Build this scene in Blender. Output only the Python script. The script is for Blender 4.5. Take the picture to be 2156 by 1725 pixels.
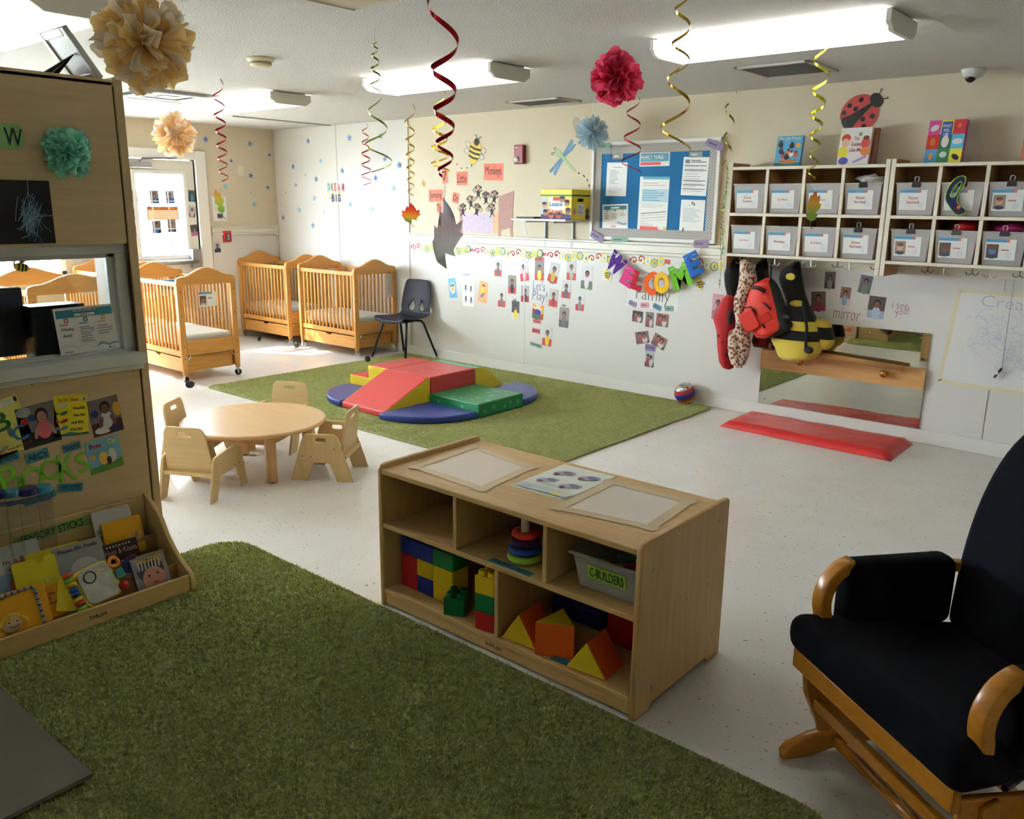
import bpy, bmesh, math, random
import numpy as np
from mathutils import Vector, Matrix, noise

for o in list(bpy.data.objects):
    bpy.data.objects.remove(o)
SC = bpy.context.scene
COL = SC.collection
R = math.radians

# ------------------------------------------------------------------ camera
FPX, PITCH, YAW, ROLL = 1759.2, .24034, .70498, -.01089   # pixels (2156 wide), radians
H, D, XW, CZ = 1.6, 6.18, -9.1, 2.45     # eye height, family wall (y), door wall (x), ceiling (z)
_f = np.array([-math.sin(YAW) * math.cos(PITCH), math.cos(YAW) * math.cos(PITCH), -math.sin(PITCH)])
_r = np.array([math.cos(YAW), math.sin(YAW), 0.])
_d = np.cross(_f, _r)
_c, _s = math.cos(ROLL), math.sin(ROLL)
RT, DN, FW = _c * _r + _s * _d, -_s * _r + _c * _d, _f
cam = bpy.data.cameras.new('camera')
cam.sensor_fit, cam.sensor_width, cam.lens = 'HORIZONTAL', 36, FPX / 2156 * 36
cam.clip_start, cam.clip_end = .05, 100
CAM = bpy.data.objects.new('camera', cam)
COL.objects.link(CAM)
CAM.matrix_world = Matrix([[RT[i], -DN[i], -FW[i], (0, 0, H)[i]] for i in range(3)] + [[0, 0, 0, 1]])
SC.camera = CAM

# ------------------------------------------------------------------ light and exposure
SC.view_settings.view_transform = 'Standard'
SC.view_settings.look = 'None'
SC.view_settings.exposure = 1.05
SC.view_settings.gamma = 1
SC.view_settings.use_curve_mapping = False
LAMP = 2.8            # brightness of the fluorescent diffusers
world = bpy.data.worlds.new('sky')
SC.world = world
world.use_nodes = True
wb = world.node_tree.nodes['Background']
wb.inputs[0].default_value = (.78, .89, 1.0, 1)
wb.inputs[1].default_value = 36.0
sun = bpy.data.lights.new('sun', 'SUN')
sun.energy, sun.angle, sun.color = 14, R(.6), (1, .95, .86)
SUN = bpy.data.objects.new('sun', sun)
COL.objects.link(SUN)
SUN.rotation_euler = Vector((1.15, .62, -1.25)).to_track_quat('-Z', 'Y').to_euler()


# ------------------------------------------------------------------ pixel helpers
def ray(x, y):
    d = RT * (x - 1078) / FPX + DN * (y - 862.5) / FPX + FW
    return Vector(d)


def atz(x, y, z=0.):
    d = ray(x, y)
    return Vector((0, 0, H)) + d * ((z - H) / d.z)


def aty(x, y, Y):
    d = ray(x, y)
    return Vector((0, 0, H)) + d * (Y / d.y)


def atx(x, y, X):
    d = ray(x, y)
    return Vector((0, 0, H)) + d * (X / d.x)


class Fr:
    """a plane: origin o, axes u (right), v (up), n (towards the viewer)"""
    def __init__(s, o, u, v):
        s.o, s.u, s.v = Vector(o), Vector(u).normalized(), Vector(v).normalized()
        s.n = s.u.cross(s.v)

    def p(s, a, b, h=0.):
        return s.o + s.u * a + s.v * b + s.n * h

    def px(s, x, y):
        d = ray(x, y)
        e = Vector((0, 0, H))
        q = e + d * ((s.o - e).dot(s.n) / d.dot(s.n)) - s.o
        return q.dot(s.u), q.dot(s.v)

    def at(s, a, b, rot=0., h=0.):
        c, k = math.cos(R(rot)), math.sin(R(rot))
        return Fr(s.p(a, b, h), s.u * c + s.v * k, s.v * c - s.u * k)

    def pxat(s, x, y, rot=0., h=0.):
        return s.at(*s.px(x, y), rot, h)

    def size(s, x, y, w, h):
        a, b = s.px(x - w / 2, y), s.px(x + w / 2, y)
        c, e = s.px(x, y - h / 2), s.px(x, y + h / 2)
        return abs(a[0] - b[0]), abs(c[1] - e[1])

    def mat(s):
        return Matrix([[s.u[i], s.v[i], s.n[i], s.o[i]] for i in range(3)] + [[0, 0, 0, 1]])


def wallY(y=D):
    return Fr((0, y, 0), (1, 0, 0), (0, 0, 1))


def wallX(x):
    return Fr((x, 0, 0), (0, 1, 0), (0, 0, 1))


def flatZ(z):
    return Fr((0, 0, z), (1, 0, 0), (0, 1, 0))


# ------------------------------------------------------------------ materials
def lin(c):
    return tuple(((v / 255) / 12.92 if v / 255 <= .04045 else ((v / 255 + .055) / 1.055) ** 2.4) for v in c[:3]) + (1,)


_M = {}


def mat(col, rough=.55, metal=0., spec=.5, var=.0, vs=8., bump=0., bs=60., stretch=(1, 1, 1), trans=0., alpha=1., emit=0., coat=0., sheen=0., name=None, ior=1.45):
    key = (tuple(col), rough, metal, spec, var, vs, bump, bs, stretch, trans, alpha, emit, coat, sheen)
    if key in _M:
        return _M[key]
    m = bpy.data.materials.new(name or 'colour_%d_%d_%d' % tuple(col[:3]))
    m.use_nodes = True
    nt = m.node_tree
    b = nt.nodes['Principled BSDF']
    b.inputs['Base Color'].default_value = lin(col)
    b.inputs['Roughness'].default_value = rough
    b.inputs['Metallic'].default_value = metal
    b.inputs['Specular IOR Level'].default_value = spec
    b.inputs['Transmission Weight'].default_value = trans
    b.inputs['Alpha'].default_value = alpha
    b.inputs['Coat Weight'].default_value = coat
    b.inputs['Sheen Weight'].default_value = sheen
    b.inputs['IOR'].default_value = ior
    if emit:
        b.inputs['Emission Color'].default_value = lin(col)
        b.inputs['Emission Strength'].default_value = emit
    if var or bump:
        tc = nt.nodes.new('ShaderNodeTexCoord')
        mp = nt.nodes.new('ShaderNodeMapping')
        mp.inputs['Scale'].default_value = stretch
        nt.links.new(tc.outputs['Object'], mp.inputs[0])
    if var:
        n = nt.nodes.new('ShaderNodeTexNoise')
        n.inputs['Scale'].default_value = vs
        n.inputs['Detail'].default_value = 6
        n.inputs['Roughness'].default_value = .6
        nt.links.new(mp.outputs[0], n.inputs['Vector'])
        rp = nt.nodes.new('ShaderNodeValToRGB')
        c = lin(col)
        rp.color_ramp.elements[0].position, rp.color_ramp.elements[1].position = .3, .7
        rp.color_ramp.elements[0].color = tuple(max(0, x * (1 - var)) for x in c[:3]) + (1,)
        rp.color_ramp.elements[1].color = tuple(min(1, x * (1 + var * .6)) for x in c[:3]) + (1,)
        nt.links.new(n.outputs[0], rp.inputs[0])
        nt.links.new(rp.outputs[0], b.inputs['Base Color'])
    if bump:
        n2 = nt.nodes.new('ShaderNodeTexNoise')
        n2.inputs['Scale'].default_value = bs
        n2.inputs['Detail'].default_value = 4
        nt.links.new(mp.outputs[0], n2.inputs['Vector'])
        bp = nt.nodes.new('ShaderNodeBump')
        bp.inputs['Strength'].default_value = bump
        bp.inputs['Distance'].default_value = .01
        nt.links.new(n2.outputs[0], bp.inputs['Height'])
        nt.links.new(bp.outputs[0], b.inputs['Normal'])
    _M[key] = m
    return m


def nodes_of(m):
    return m.node_tree, m.node_tree.nodes['Principled BSDF']


def wood(col, axis=0, rough=.42, var=.16, name='wood'):
    st = [14., 14., 14.]
    st[axis] = 1.
    return mat(col, rough, var=var, vs=3.2, stretch=tuple(st), name=name)


WHITE = mat((238, 238, 232), .5, name='white_paper')
PAPER = mat((232, 232, 226), .6, name='print_paper')
BLACK = mat((18, 18, 20), .5, name='black')
INK = mat((45, 42, 44), .7, name='ink')
NAVY = mat((20, 22, 40), .45, name='navy_plastic', bump=.05, bs=300)
CHROME = mat((200, 200, 205), .22, metal=1., name='chrome')
STEEL = mat((150, 150, 152), .35, metal=1., name='steel')
BRASS = mat((214, 170, 70), .25, metal=1., name='brass')
RUBBER = mat((22, 22, 24), .6, name='rubber')
STRING = mat((235, 235, 230), .8, name='white_string')
MAPLE = {a: wood((210, 170, 110), a, name='maple_wood') for a in range(3)}
CRIBW = {a: wood((202, 142, 70), a, var=.2, name='honey_wood') for a in range(3)}
PLY = {a: wood((219, 190, 138), a, .45, .08, name='birch_plywood') for a in range(3)}
BEECH = {a: wood((200, 168, 118), a, .45, .12, name='beech_laminate') for a in range(3)}
GLIDER = {a: wood((196, 128, 40), a, .25, .16, name='glider_wood') for a in range(3)}
WHITEPLASTIC = mat((225, 225, 222), .4, name='white_plastic')


# ------------------------------------------------------------------ mesh helpers
def tag(o, label=None, cat=None, group=None, kind=None):
    if label: o['label'] = label
    if cat: o['category'] = cat
    if group: o['group'] = group
    if kind: o['kind'] = kind
    return o


def adopt(o, parent):
    if parent is not None:
        o.parent = parent
        m = parent.matrix_basis.copy()
        if parent.parent is not None:
            m = parent.parent.matrix_basis @ parent.matrix_parent_inverse @ m
        o.matrix_parent_inverse = m.inverted()
    return o


def link(name, me, mats=None, parent=None, smooth=False, recentre=True, bevel=0., seg=2):
    if mats is not None:
        for m in (mats if isinstance(mats, (list, tuple)) else [mats]):
            me.materials.append(m)
    o = bpy.data.objects.new(name, me)
    COL.objects.link(o)
    if recentre and len(me.vertices):
        n = len(me.vertices)
        a = np.empty(n * 3)
        me.vertices.foreach_get('co', a)
        a = a.reshape(-1, 3)
        lo, hi = a.min(0), a.max(0)
        c = (lo + hi) / 2
        if parent is None:
            c[2] = lo[2]
        me.vertices.foreach_set('co', (a - c).ravel())
        me.update()
        o.location = Vector(c)
    if smooth:
        me.shade_smooth()
    if bevel:
        bv = o.modifiers.new('bevel', 'BEVEL')
        bv.width, bv.segments, bv.limit_method = bevel, seg, 'ANGLE'
        bv.harden_normals = False
    return adopt(o, parent)


def empty(name, loc=(0, 0, 0), rz=0., label=None, cat=None, group=None):
    o = bpy.data.objects.new(name, None)
    COL.objects.link(o)
    o.empty_display_size = .05
    o.matrix_basis = Matrix.Translation(Vector(loc)) @ Matrix.Rotation(rz, 4, 'Z')
    return tag(o, label, cat, group)


def copy_tree(o, parent=None):
    c = o.copy()
    COL.objects.link(c)
    if parent is not None:
        c.parent = parent
    for ch in [x for x in bpy.data.objects if x.parent == o]:
        copy_tree(ch, c)
    return c


def place(o, loc, rz=0.):
    o.matrix_basis = Matrix.Translation(Vector(loc)) @ Matrix.Rotation(rz, 4, 'Z')
    return o


class B:
    def __init__(s):
        s.v, s.f, s.m, s.k = [], [], [], 0

    def add(s, vs, fs, k=None):
        n = len(s.v)
        s.v += [tuple(v) for v in vs]
        s.f += [tuple(i + n for i in f) for f in fs]
        s.m += [s.k if k is None else k] * len(fs)
        return s

    def box(s, x0, x1, y0, y1, z0, z1, k=None):
        return s.hexa([(x0, y0, z0), (x1, y0, z0), (x1, y1, z0), (x0, y1, z0), (x0, y0, z1), (x1, y0, z1), (x1, y1, z1), (x0, y1, z1)], k)

    def hexa(s, p, k=None):
        return s.add(p, [(3, 2, 1, 0), (4, 5, 6, 7), (0, 1, 5, 4), (1, 2, 6, 5), (2, 3, 7, 6), (3, 0, 4, 7)], k)

    def fbox(s, fr, a0, a1, b0, b1, h0, h1, k=None):
        return s.hexa([fr.p(a0, b0, h0), fr.p(a1, b0, h0), fr.p(a1, b1, h0), fr.p(a0, b1, h0), fr.p(a0, b0, h1), fr.p(a1, b0, h1), fr.p(a1, b1, h1), fr.p(a0, b1, h1)], k)

    def ext(s, fr, pts, h0, h1, k=None, kside=None):
        n = len(pts)
        vs = [fr.p(a, b, h0) for a, b in pts] + [fr.p(a, b, h1) for a, b in pts]
        s.add(vs, [tuple(range(n - 1, -1, -1)), tuple(range(n, 2 * n))], k)
        j = len(s.v) - 2 * n
        for i in range(n):
            s.f.append((j + i, j + (i + 1) % n, j + n + (i + 1) % n, j + n + i))
            s.m.append((s.k if k is None else k) if kside is None else kside)
        return s

    def tube(s, pts, r, n=8, k=None, caps=True):
        pts = [Vector(p) for p in pts]
        rs = r if isinstance(r, (list, tuple)) else [r] * len(pts)
        vs, fs = [], []
        for i, p in enumerate(pts):
            t = (pts[min(i + 1, len(pts) - 1)] - pts[max(i - 1, 0)]).normalized()
            a = t.orthogonal() if i == 0 else (a - t * a.dot(t))
            a.normalize()
            b = t.cross(a)
            vs += [p + (a * math.cos(2 * math.pi * j / n) + b * math.sin(2 * math.pi * j / n)) * rs[i] for j in range(n)]
        for i in range(len(pts) - 1):
            for j in range(n):
                fs.append((i * n + j, i * n + (j + 1) % n, (i + 1) * n + (j + 1) % n, (i + 1) * n + j))
        if caps:
            fs += [tuple(range(n - 1, -1, -1)), tuple(range((len(pts) - 1) * n, len(pts) * n))]
        return s.add(vs, fs, k)

    def lathe(s, prof, c=(0, 0, 0), n=24, k=None, axis=None, sx=1., sy=1.):
        c = Vector(c)
        q = axis.to_track_quat('Z', 'Y').to_matrix() if axis is not None else Matrix.Identity(3)
        vs, fs = [], []
        for r, z in prof:
            vs += [c + q @ Vector((r * sx * math.cos(2 * math.pi * j / n), r * sy * math.sin(2 * math.pi * j / n), z)) for j in range(n)]
        for i in range(len(prof) - 1):
            for j in range(n):
                fs.append((i * n + j, i * n + (j + 1) % n, (i + 1) * n + (j + 1) % n, (i + 1) * n + j))
        fs += [tuple(range(n - 1, -1, -1)), tuple(range((len(prof) - 1) * n, len(prof) * n))]
        return s.add(vs, fs, k)

    def ball(s, c, r, n=16, m=10, k=None, sz=(1, 1, 1)):
        prof = [(r * math.sin(math.pi * i / m) + 1e-5, -r * math.cos(math.pi * i / m)) for i in range(m + 1)]
        j = len(s.v)
        s.lathe(prof, (0, 0, 0), n, k)
        for i in range(j, len(s.v)):
            v = s.v[i]
            s.v[i] = (c[0] + v[0] * sz[0], c[1] + v[1] * sz[1], c[2] + v[2] * sz[2])
        return s

    def mesh(s, name):
        me = bpy.data.meshes.new(name)
        me.from_pydata(s.v, [], s.f)
        if any(s.m):
            me.polygons.foreach_set('material_index', s.m)
        me.update()
        return me

    def build(s, name, mats, parent=None, smooth=False, bevel=0., seg=2, recentre=True):
        return link(name, s.mesh(name), mats, parent, smooth, recentre, bevel, seg)


def bx(name, x0, x1, y0, y1, z0, z1, m, parent=None, bevel=0., seg=2):
    return B().box(x0, x1, y0, y1, z0, z1).build(name, m, parent, bevel=bevel, seg=seg)


def plate(name, fr, loops, thick, m, parent=None, bevel=0., h=0., link_it=True):
    """a flat board with holes: outer and inner outlines filled, extruded, edges rounded"""
    cu = bpy.data.curves.new(name, 'CURVE')
    cu.dimensions, cu.fill_mode = '2D', 'BOTH'
    cu.extrude, cu.bevel_depth, cu.bevel_resolution, cu.offset = thick / 2 - bevel, bevel, 1, -bevel
    for lp in loops:
        sp = cu.splines.new('POLY')
        sp.points.add(len(lp) - 1)
        for q, (a, b) in zip(sp.points, lp):
            q.co = (a, b, 0, 1)
        sp.use_cyclic_u = True
    return _curve_mesh(name, cu, fr, thick / 2 + h, m, parent, link_it)


def _curve_mesh(name, cu, fr, h, m, parent, link_it=True, pre=None):
    ob = bpy.data.objects.new('tmp', cu)
    me = bpy.data.meshes.new_from_object(ob)
    bpy.data.objects.remove(ob)
    bpy.data.curves.remove(cu)
    me.name = name
    if pre is not None:
        me.transform(pre)
    me.transform(fr.mat() @ Matrix.Translation((0, 0, h)))
    me.materials.clear()
    me.update()
    return link(name, me, m, parent) if link_it else me


def text(fr, s, a, b, w, h, m, parent, rot=0., name='lettering', ex=.0004, off=0., hh=.0006, label=None, slant=0.):
    """lettering fitted into a box w x h centred on (a, b) of the plane"""
    cu = bpy.data.curves.new(name, 'FONT')
    cu.body, cu.extrude, cu.resolution_u, cu.offset, cu.shear = s, ex, 2, off, slant
    cu.align_x, cu.space_line = 'CENTER', .95
    ob = bpy.data.objects.new('tmp', cu)
    me = bpy.data.meshes.new_from_object(ob)
    bpy.data.objects.remove(ob)
    bpy.data.curves.remove(cu)
    n = len(me.vertices)
    co = np.empty(n * 3)
    me.vertices.foreach_get('co', co)
    co = co.reshape(-1, 3)
    lo, hi = co[:, :2].min(0), co[:, :2].max(0)
    co[:, :2] = (co[:, :2] - (lo + hi) / 2) / (hi - lo) * (w, h)
    me.vertices.foreach_set('co', co.ravel())
    me.transform(fr.at(a, b, rot).mat() @ Matrix.Translation((0, 0, ex + hh)))
    me.name = name
    me.materials.clear()
    o = link(name, me, m, parent)
    if label: o['label'] = label
    return o


def ellipse(a, b, ra, rb, n=20, rot=0., t0=0., t1=2 * math.pi):
    c, k = math.cos(R(rot)), math.sin(R(rot))
    full = abs(t1 - t0 - 2 * math.pi) < 1e-6
    out = []
    for i in range(n if full else n + 1):
        t = t0 + (t1 - t0) * i / n
        x, y = ra * math.cos(t), rb * math.sin(t)
        out.append((a + x * c - y * k, b + x * k + y * c))
    return out


def rrect(w, h, r, n=5, a=0., b=0.):
    out = []
    for cx, cy, t in ((w / 2 - r, h / 2 - r, 0), (-w / 2 + r, h / 2 - r, 90), (-w / 2 + r, -h / 2 + r, 180), (w / 2 - r, -h / 2 + r, 270)):
        for i in range(n + 1):
            q = R(t + 90 * i / n)
            out.append((a + cx + r * math.cos(q), b + cy + r * math.sin(q)))
    return out


def smooth_poly(pts, it=2):
    for _ in range(it):
        q = []
        for i in range(len(pts)):
            p, n = pts[i], pts[(i + 1) % len(pts)]
            q += [(p[0] * .75 + n[0] * .25, p[1] * .75 + n[1] * .25), (p[0] * .25 + n[0] * .75, p[1] * .25 + n[1] * .75)]
        pts = q
    return pts


class Art:
    """a printed sheet: a thin slab with flat printed shapes on its face"""
    def __init__(s, fr, w=None, h=None, m=PAPER, t=.0015, outline=None):
        s.fr, s.w, s.h, s.b, s.t, s.ms = fr, w, h, B(), t, [m]
        if outline is None:
            outline = [(-w / 2, -h / 2), (w / 2, -h / 2), (w / 2, h / 2), (-w / 2, h / 2)]
        s.b.ext(fr, outline, 0., t, 0)
        s.z = t

    def k(s, m):
        if not isinstance(m, bpy.types.Material):
            m = mat(m, .6)
        if m not in s.ms:
            s.ms.append(m)
        return s.ms.index(m)

    def poly(s, pts, m, rel=True):
        if rel and s.w:
            pts = [((a - .5) * s.w, (b - .5) * s.h) for a, b in pts]
        s.z += .00022
        area = sum(pts[i][0] * pts[(i + 1) % len(pts)][1] - pts[(i + 1) % len(pts)][0] * pts[i][1] for i in range(len(pts)))
        if area < 0:
            pts = pts[::-1]
        s.b.add([s.fr.p(a, b, s.z) for a, b in pts], [tuple(range(len(pts)))], s.k(m))
        return s

    def rect(s, a0, b0, a1, b1, m):
        return s.poly([(a0, b0), (a1, b0), (a1, b1), (a0, b1)], m)

    def ell(s, a, b, ra, rb, m, n=16, rot=0.):
        return s.poly(ellipse(a, b, ra, rb, n, rot), m)

    def line(s, pts, w, m):
        """stroke: pts and w in sheet units (0..1), w relative to the sheet width"""
        q = [((a - .5) * (s.w or 1), (b - .5) * (s.h or 1)) for a, b in pts] if s.w else pts
        w = w * (s.w or 1) / 2
        k = s.k(m)
        s.z += .00012
        for i in range(len(q) - 1):
            d = Vector((q[i + 1][0] - q[i][0], q[i + 1][1] - q[i][1]))
            if d.length < 1e-7:
                continue
            d.normalize()
            nx, ny = -d.y * w, d.x * w
            e = d * w * .5
            pp = [(q[i][0] - e.x + nx, q[i][1] - e.y + ny), (q[i][0] - e.x - nx, q[i][1] - e.y - ny), (q[i + 1][0] + e.x - nx, q[i + 1][1] + e.y - ny), (q[i + 1][0] + e.x + nx, q[i + 1][1] + e.y + ny)]
            s.b.add([s.fr.p(a, b, s.z) for a, b in pp], [(0, 1, 2, 3)], k)
        return s

    def lines(s, a0, b0, a1, b1, n, m, th=.35, seed=1):
        rnd = random.Random(seed)
        for i in range(n):
            y = b1 - (b1 - b0) * (i + .5) / n
            t = (b1 - b0) / n * th / 2
            s.rect(a0, y - t, a0 + (a1 - a0) * rnd.uniform(.55, 1), y + t, m)
        return s

    def build(s, name, parent=None):
        return s.b.build(name, s.ms, parent)


GREYTXT = mat((150, 150, 150), .7, name='grey_print')


# ================================================================== the room
def st(o, label=None):
    o['kind'] = 'structure'
    if label: o['label'] = label
    return o


def floor_material():
    m = mat((214, 209, 198), .2, coat=.0, name='vinyl_floor')
    nt, b = nodes_of(m)
    tc = nt.nodes.new('ShaderNodeTexCoord')
    base = nt.nodes.new('ShaderNodeTexNoise')
    base.inputs['Scale'].default_value, base.inputs['Detail'].default_value = 5, 5
    r0 = nt.nodes.new('ShaderNodeValToRGB')
    r0.color_ramp.elements[0].color, r0.color_ramp.elements[1].color = lin((220, 217, 209)), lin((236, 234, 228))
    nt.links.new(tc.outputs['Object'], base.inputs['Vector'])
    nt.links.new(base.outputs[0], r0.inputs[0])
    prev = r0.outputs[0]
    for sc, thr, col in ((42, .755, (160, 152, 140)), (70, .73, (182, 176, 166))):
        mp = nt.nodes.new('ShaderNodeMapping')
        mp.inputs['Scale'].default_value = (1, 1.6, 1)
        mp.inputs['Rotation'].default_value = (0, 0, .5)
        mp.inputs['Location'].default_value = (sc, sc * 2, 0)
        n = nt.nodes.new('ShaderNodeTexNoise')
        n.inputs['Scale'].default_value, n.inputs['Detail'].default_value = sc, 1
        gt = nt.nodes.new('ShaderNodeMapRange')
        gt.inputs['From Min'].default_value, gt.inputs['From Max'].default_value = thr - .03, thr
        mx = nt.nodes.new('ShaderNodeMix')
        mx.data_type = 'RGBA'
        nt.links.new(tc.outputs['Object'], mp.inputs[0])
        nt.links.new(mp.outputs[0], n.inputs['Vector'])
        nt.links.new(n.outputs[0], gt.inputs['Value'])
        nt.links.new(gt.outputs[0], mx.inputs['Factor'])
        nt.links.new(prev, mx.inputs['A'])
        mx.inputs['B'].default_value = lin(col)
        prev = mx.outputs['Result']
    nt.links.new(prev, b.inputs['Base Color'])
    return m


def pane_material(tint=(250, 252, 252), gloss=.09, name='clear_pane'):
    m = bpy.data.materials.new(name)
    m.use_nodes = True
    nt = m.node_tree
    nt.nodes.clear()
    out = nt.nodes.new('ShaderNodeOutputMaterial')
    t, g, mx = nt.nodes.new('ShaderNodeBsdfTransparent'), nt.nodes.new('ShaderNodeBsdfGlossy'), nt.nodes.new('ShaderNodeMixShader')
    t.inputs[0].default_value = lin(tint)
    g.inputs['Roughness'].default_value = .03
    mx.inputs[0].default_value = gloss
    nt.links.new(t.outputs[0], mx.inputs[1])
    nt.links.new(g.outputs[0], mx.inputs[2])
    nt.links.new(mx.outputs[0], out.inputs[0])
    return m


PANE = pane_material()
ACRYL = pane_material((246, 248, 248), .06, 'clear_acrylic')
CREAM = mat((210, 198, 172), .65, var=.03, vs=3, bump=.12, bs=220, name='cream_paint')
PANEL = mat((220, 218, 212), .2, name='glossy_white_panel', bump=.015, bs=3)
TRIM = mat((226, 222, 208), .4, name='cream_trim')
CEIL = mat((222, 221, 216), .9, bump=.9, bs=95, name='textured_ceiling')
XR, YF = 2.2, -2.6

st(bx('floor', XW - .1, XR, YF, D + .1, -.1, 0, floor_material()), 'glossy speckled cream vinyl floor')
st(bx('ceiling', XW - .1, XR, YF, D + .1, CZ, CZ + .1, CEIL), 'white textured ceiling')
st(bx('trim_1', -1.15, XR, YF, D, CZ - .055, CZ, CEIL), 'lowered strip of ceiling at the right')
WB = st(bx('wall_back', XW - .1, XR + .1, D, D + .1, 0, CZ, CREAM), 'long wall, cream above and glossy white panels below')
st(bx('wall_front', XW - .1, XR + .1, YF - .1, YF, 0, CZ, CREAM))
st(bx('wall_right', XR, XR + .1, YF, D, 0, CZ, CREAM))
# panels on the long wall
for i, (a, b) in enumerate([(XW + .01, -7.892), (-7.886, -6.715)]):
    bx('panel', a, b, D - .008, D, .1, CZ - .002, PANEL, WB, bevel=.002)
for a, b in [(-6.709, -5.118), (-5.112, -1.105), (-1.099, XR)]:
    bx('panel', a, b, D - .006, D, .1, 1.2, PANEL, WB, bevel=.002)
seam = mat((205, 200, 188), .5, name='seam_strip')
for x in (-7.889, -6.712):
    bx('seam_strip', x - .008, x + .008, D - .012, D, .1, CZ - .004, seam, WB)
bx('seam_strip', -5.121, -5.109, D - .009, D, .1, 1.2, TRIM, WB)
st(B().box(-6.7, XR, D - .03, D, 1.2, 1.225).box(-6.7, XR, D - .018, D, 1.225, 1.285).box(-6.7, XR, D - .036, D, 1.285, 1.305).build('trim_2', TRIM, bevel=.006), 'cream chair rail along the long wall')
st(bx('baseboard_back', XW, XR, D - .012, D, 0, .1, mat((224, 222, 214), .35), bevel=.004))
st(bx('trim_3', -7.99, -7.965, 4.95, D - .01, CZ - .012, CZ, mat((170, 168, 160), .5)), 'thin joint strip on the ceiling')

# door wall with door and window openings
WIN = [(1.75, 3.62, .85, 2.05), (-.55, 1.3, .85, 2.05)]
DOOR = (4.14, 5.12, 0, 2.05)
holes = sorted(WIN + [DOOR])
wb_ = B()
y = YF
for a, b, z0, z1 in holes:
    wb_.box(XW - .1, XW, y, a, 0, CZ)
    if z0 > 0:
        wb_.box(XW - .1, XW, a, b, 0, z0)
    wb_.box(XW - .1, XW, a, b, z1, CZ)
    y = b
wb_.box(XW - .1, XW, y, D, 0, CZ)
WL = st(wb_.build('wall_left', CREAM), 'cream end wall with the glazed door')
bx('panel', XW, XW + .006, 5.27, D - .01, .1, 1.22, PANEL, WL)
bx('panel', XW, XW + .006, 3.7, 4.03, .1, 1.22, PANEL, WL)
st(B().box(XW, XW + .03, 5.27, D - .012, 1.22, 1.245).box(XW, XW + .018, 5.27, D - .012, 1.245, 1.3).box(XW, XW + .034, 5.27, D - .012, 1.3, 1.318).build('trim_4', TRIM, bevel=.005), 'cream chair rail beside the door')
bx('corner_block', XW, XW + .04, D - .05, D - .012, 1.2, 1.34, TRIM, WL, bevel=.004)
bx('blank_plate', XW, XW + .008, 5.66, 5.74, 1.9, 2.02, mat((222, 213, 193), .5), WL, bevel=.003)
WFRAME = mat((240, 240, 236), .35, name='white_frame')
for i, (a, b, z0, z1) in enumerate(WIN):
    w = empty('window_%d' % (i + 1), (XW - .05, (a + b) / 2, z0))
    st(w, 'bright daylight window in the end wall')
    fr = B()
    for q in ((a, a + .05, z0, z1), (b - .05, b, z0, z1), (a, b, z0, z0 + .05), (a, b, z1 - .05, z1)):
        fr.box(XW - .09, XW + .01, *q)
    fr.build('window_frame', WFRAME, w, bevel=.004)
    for k in range(1, 4):
        c = a + (b - a) * k / 4
        bx('mullion', XW - .065, XW - .035, c - .012, c + .012, z0 + .05, z1 - .05, WFRAME, w)
    bx('pane', XW - .052, XW - .048, a + .05, b - .05, z0 + .05, z1 - .05, PANE, w)
    bx('window_sill', XW - .02, XW + .07, a - .03, b + .03, z0 - .03, z0, WFRAME, w, bevel=.004)

# door
dr = empty('door_1', (XW - .03, 4.63, 0))
st(dr, 'white glazed exit door with push bar and closer')
fr = B()
for q in ((4.03, 4.14, 0, 2.15), (5.12, 5.25, 0, 2.15), (4.14, 5.12, 2.05, 2.15)):
    fr.box(XW - .1, XW + .03, *q)
fr.build('door_frame', WFRAME, dr, bevel=.006)
DW = mat((228, 226, 214), .4, name='door_paint')
ga, gb, g0, g1 = 4.42, 4.985, 1.0, 1.9
lf = B()
for q in ((4.15, ga, .01, 2.04), (gb, 5.11, .01, 2.04), (ga, gb, .01, g0), (ga, gb, g1, 2.04)):
    lf.box(XW - .06, XW - .015, *q)
leaf = lf.build('door_leaf', DW, dr)
gl = B()
for q in ((ga - .03, ga + .012, g0 - .03, g1 + .03), (gb - .012, gb + .03, g0 - .03, g1 + .03), (ga, gb, g0 - .03, g0 + .012), (ga, gb, g1 - .012, g1 + .03)):
    gl.box(XW - .066, XW - .004, *q)
gl.build('glazing_frame', WFRAME, leaf, bevel=.005)
bx('pane', XW - .04, XW - .036, ga, gb, g0, g1, PANE, leaf)
for k in (1, 2):
    c = ga + (gb - ga) * k / 3
    bx('muntin', XW - .046, XW - .03, c - .006, c + .006, g0, g1, WFRAME, leaf)
for k in (1, 2):
    c = g0 + (g1 - g0) * k / 3
    bx('muntin', XW - .046, XW - .03, ga, gb, c - .005, c + .005, WFRAME, leaf)
pb = B().tube([(XW + .05, 4.2, .93), (XW + .05, 5.05, .93)], .026, 10)
bar = pb.build('push_bar', mat((185, 188, 190), .3, metal=.8), dr, smooth=True)
bx('bar_end', XW - .015, XW + .07, 4.98, 5.09, .86, 1.07, mat((150, 152, 155), .35, metal=.7), bar, bevel=.012)
bx('bar_end', XW - .015, XW + .07, 4.16, 4.24, .88, 1.0, mat((150, 152, 155), .35, metal=.7), bar, bevel=.012)
cl = bx('door_closer', XW - .015, XW + .05, 4.33, 4.6, 1.945, 2.0, mat((178, 180, 182), .4, metal=.6), dr, bevel=.008)
B().tube([(XW + .03, 4.47, 2.0), (XW + .04, 4.5, 2.04), (XW + .03, 4.9, 2.06)], .009, 6).build('closer_arm', STEEL, cl)

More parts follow.
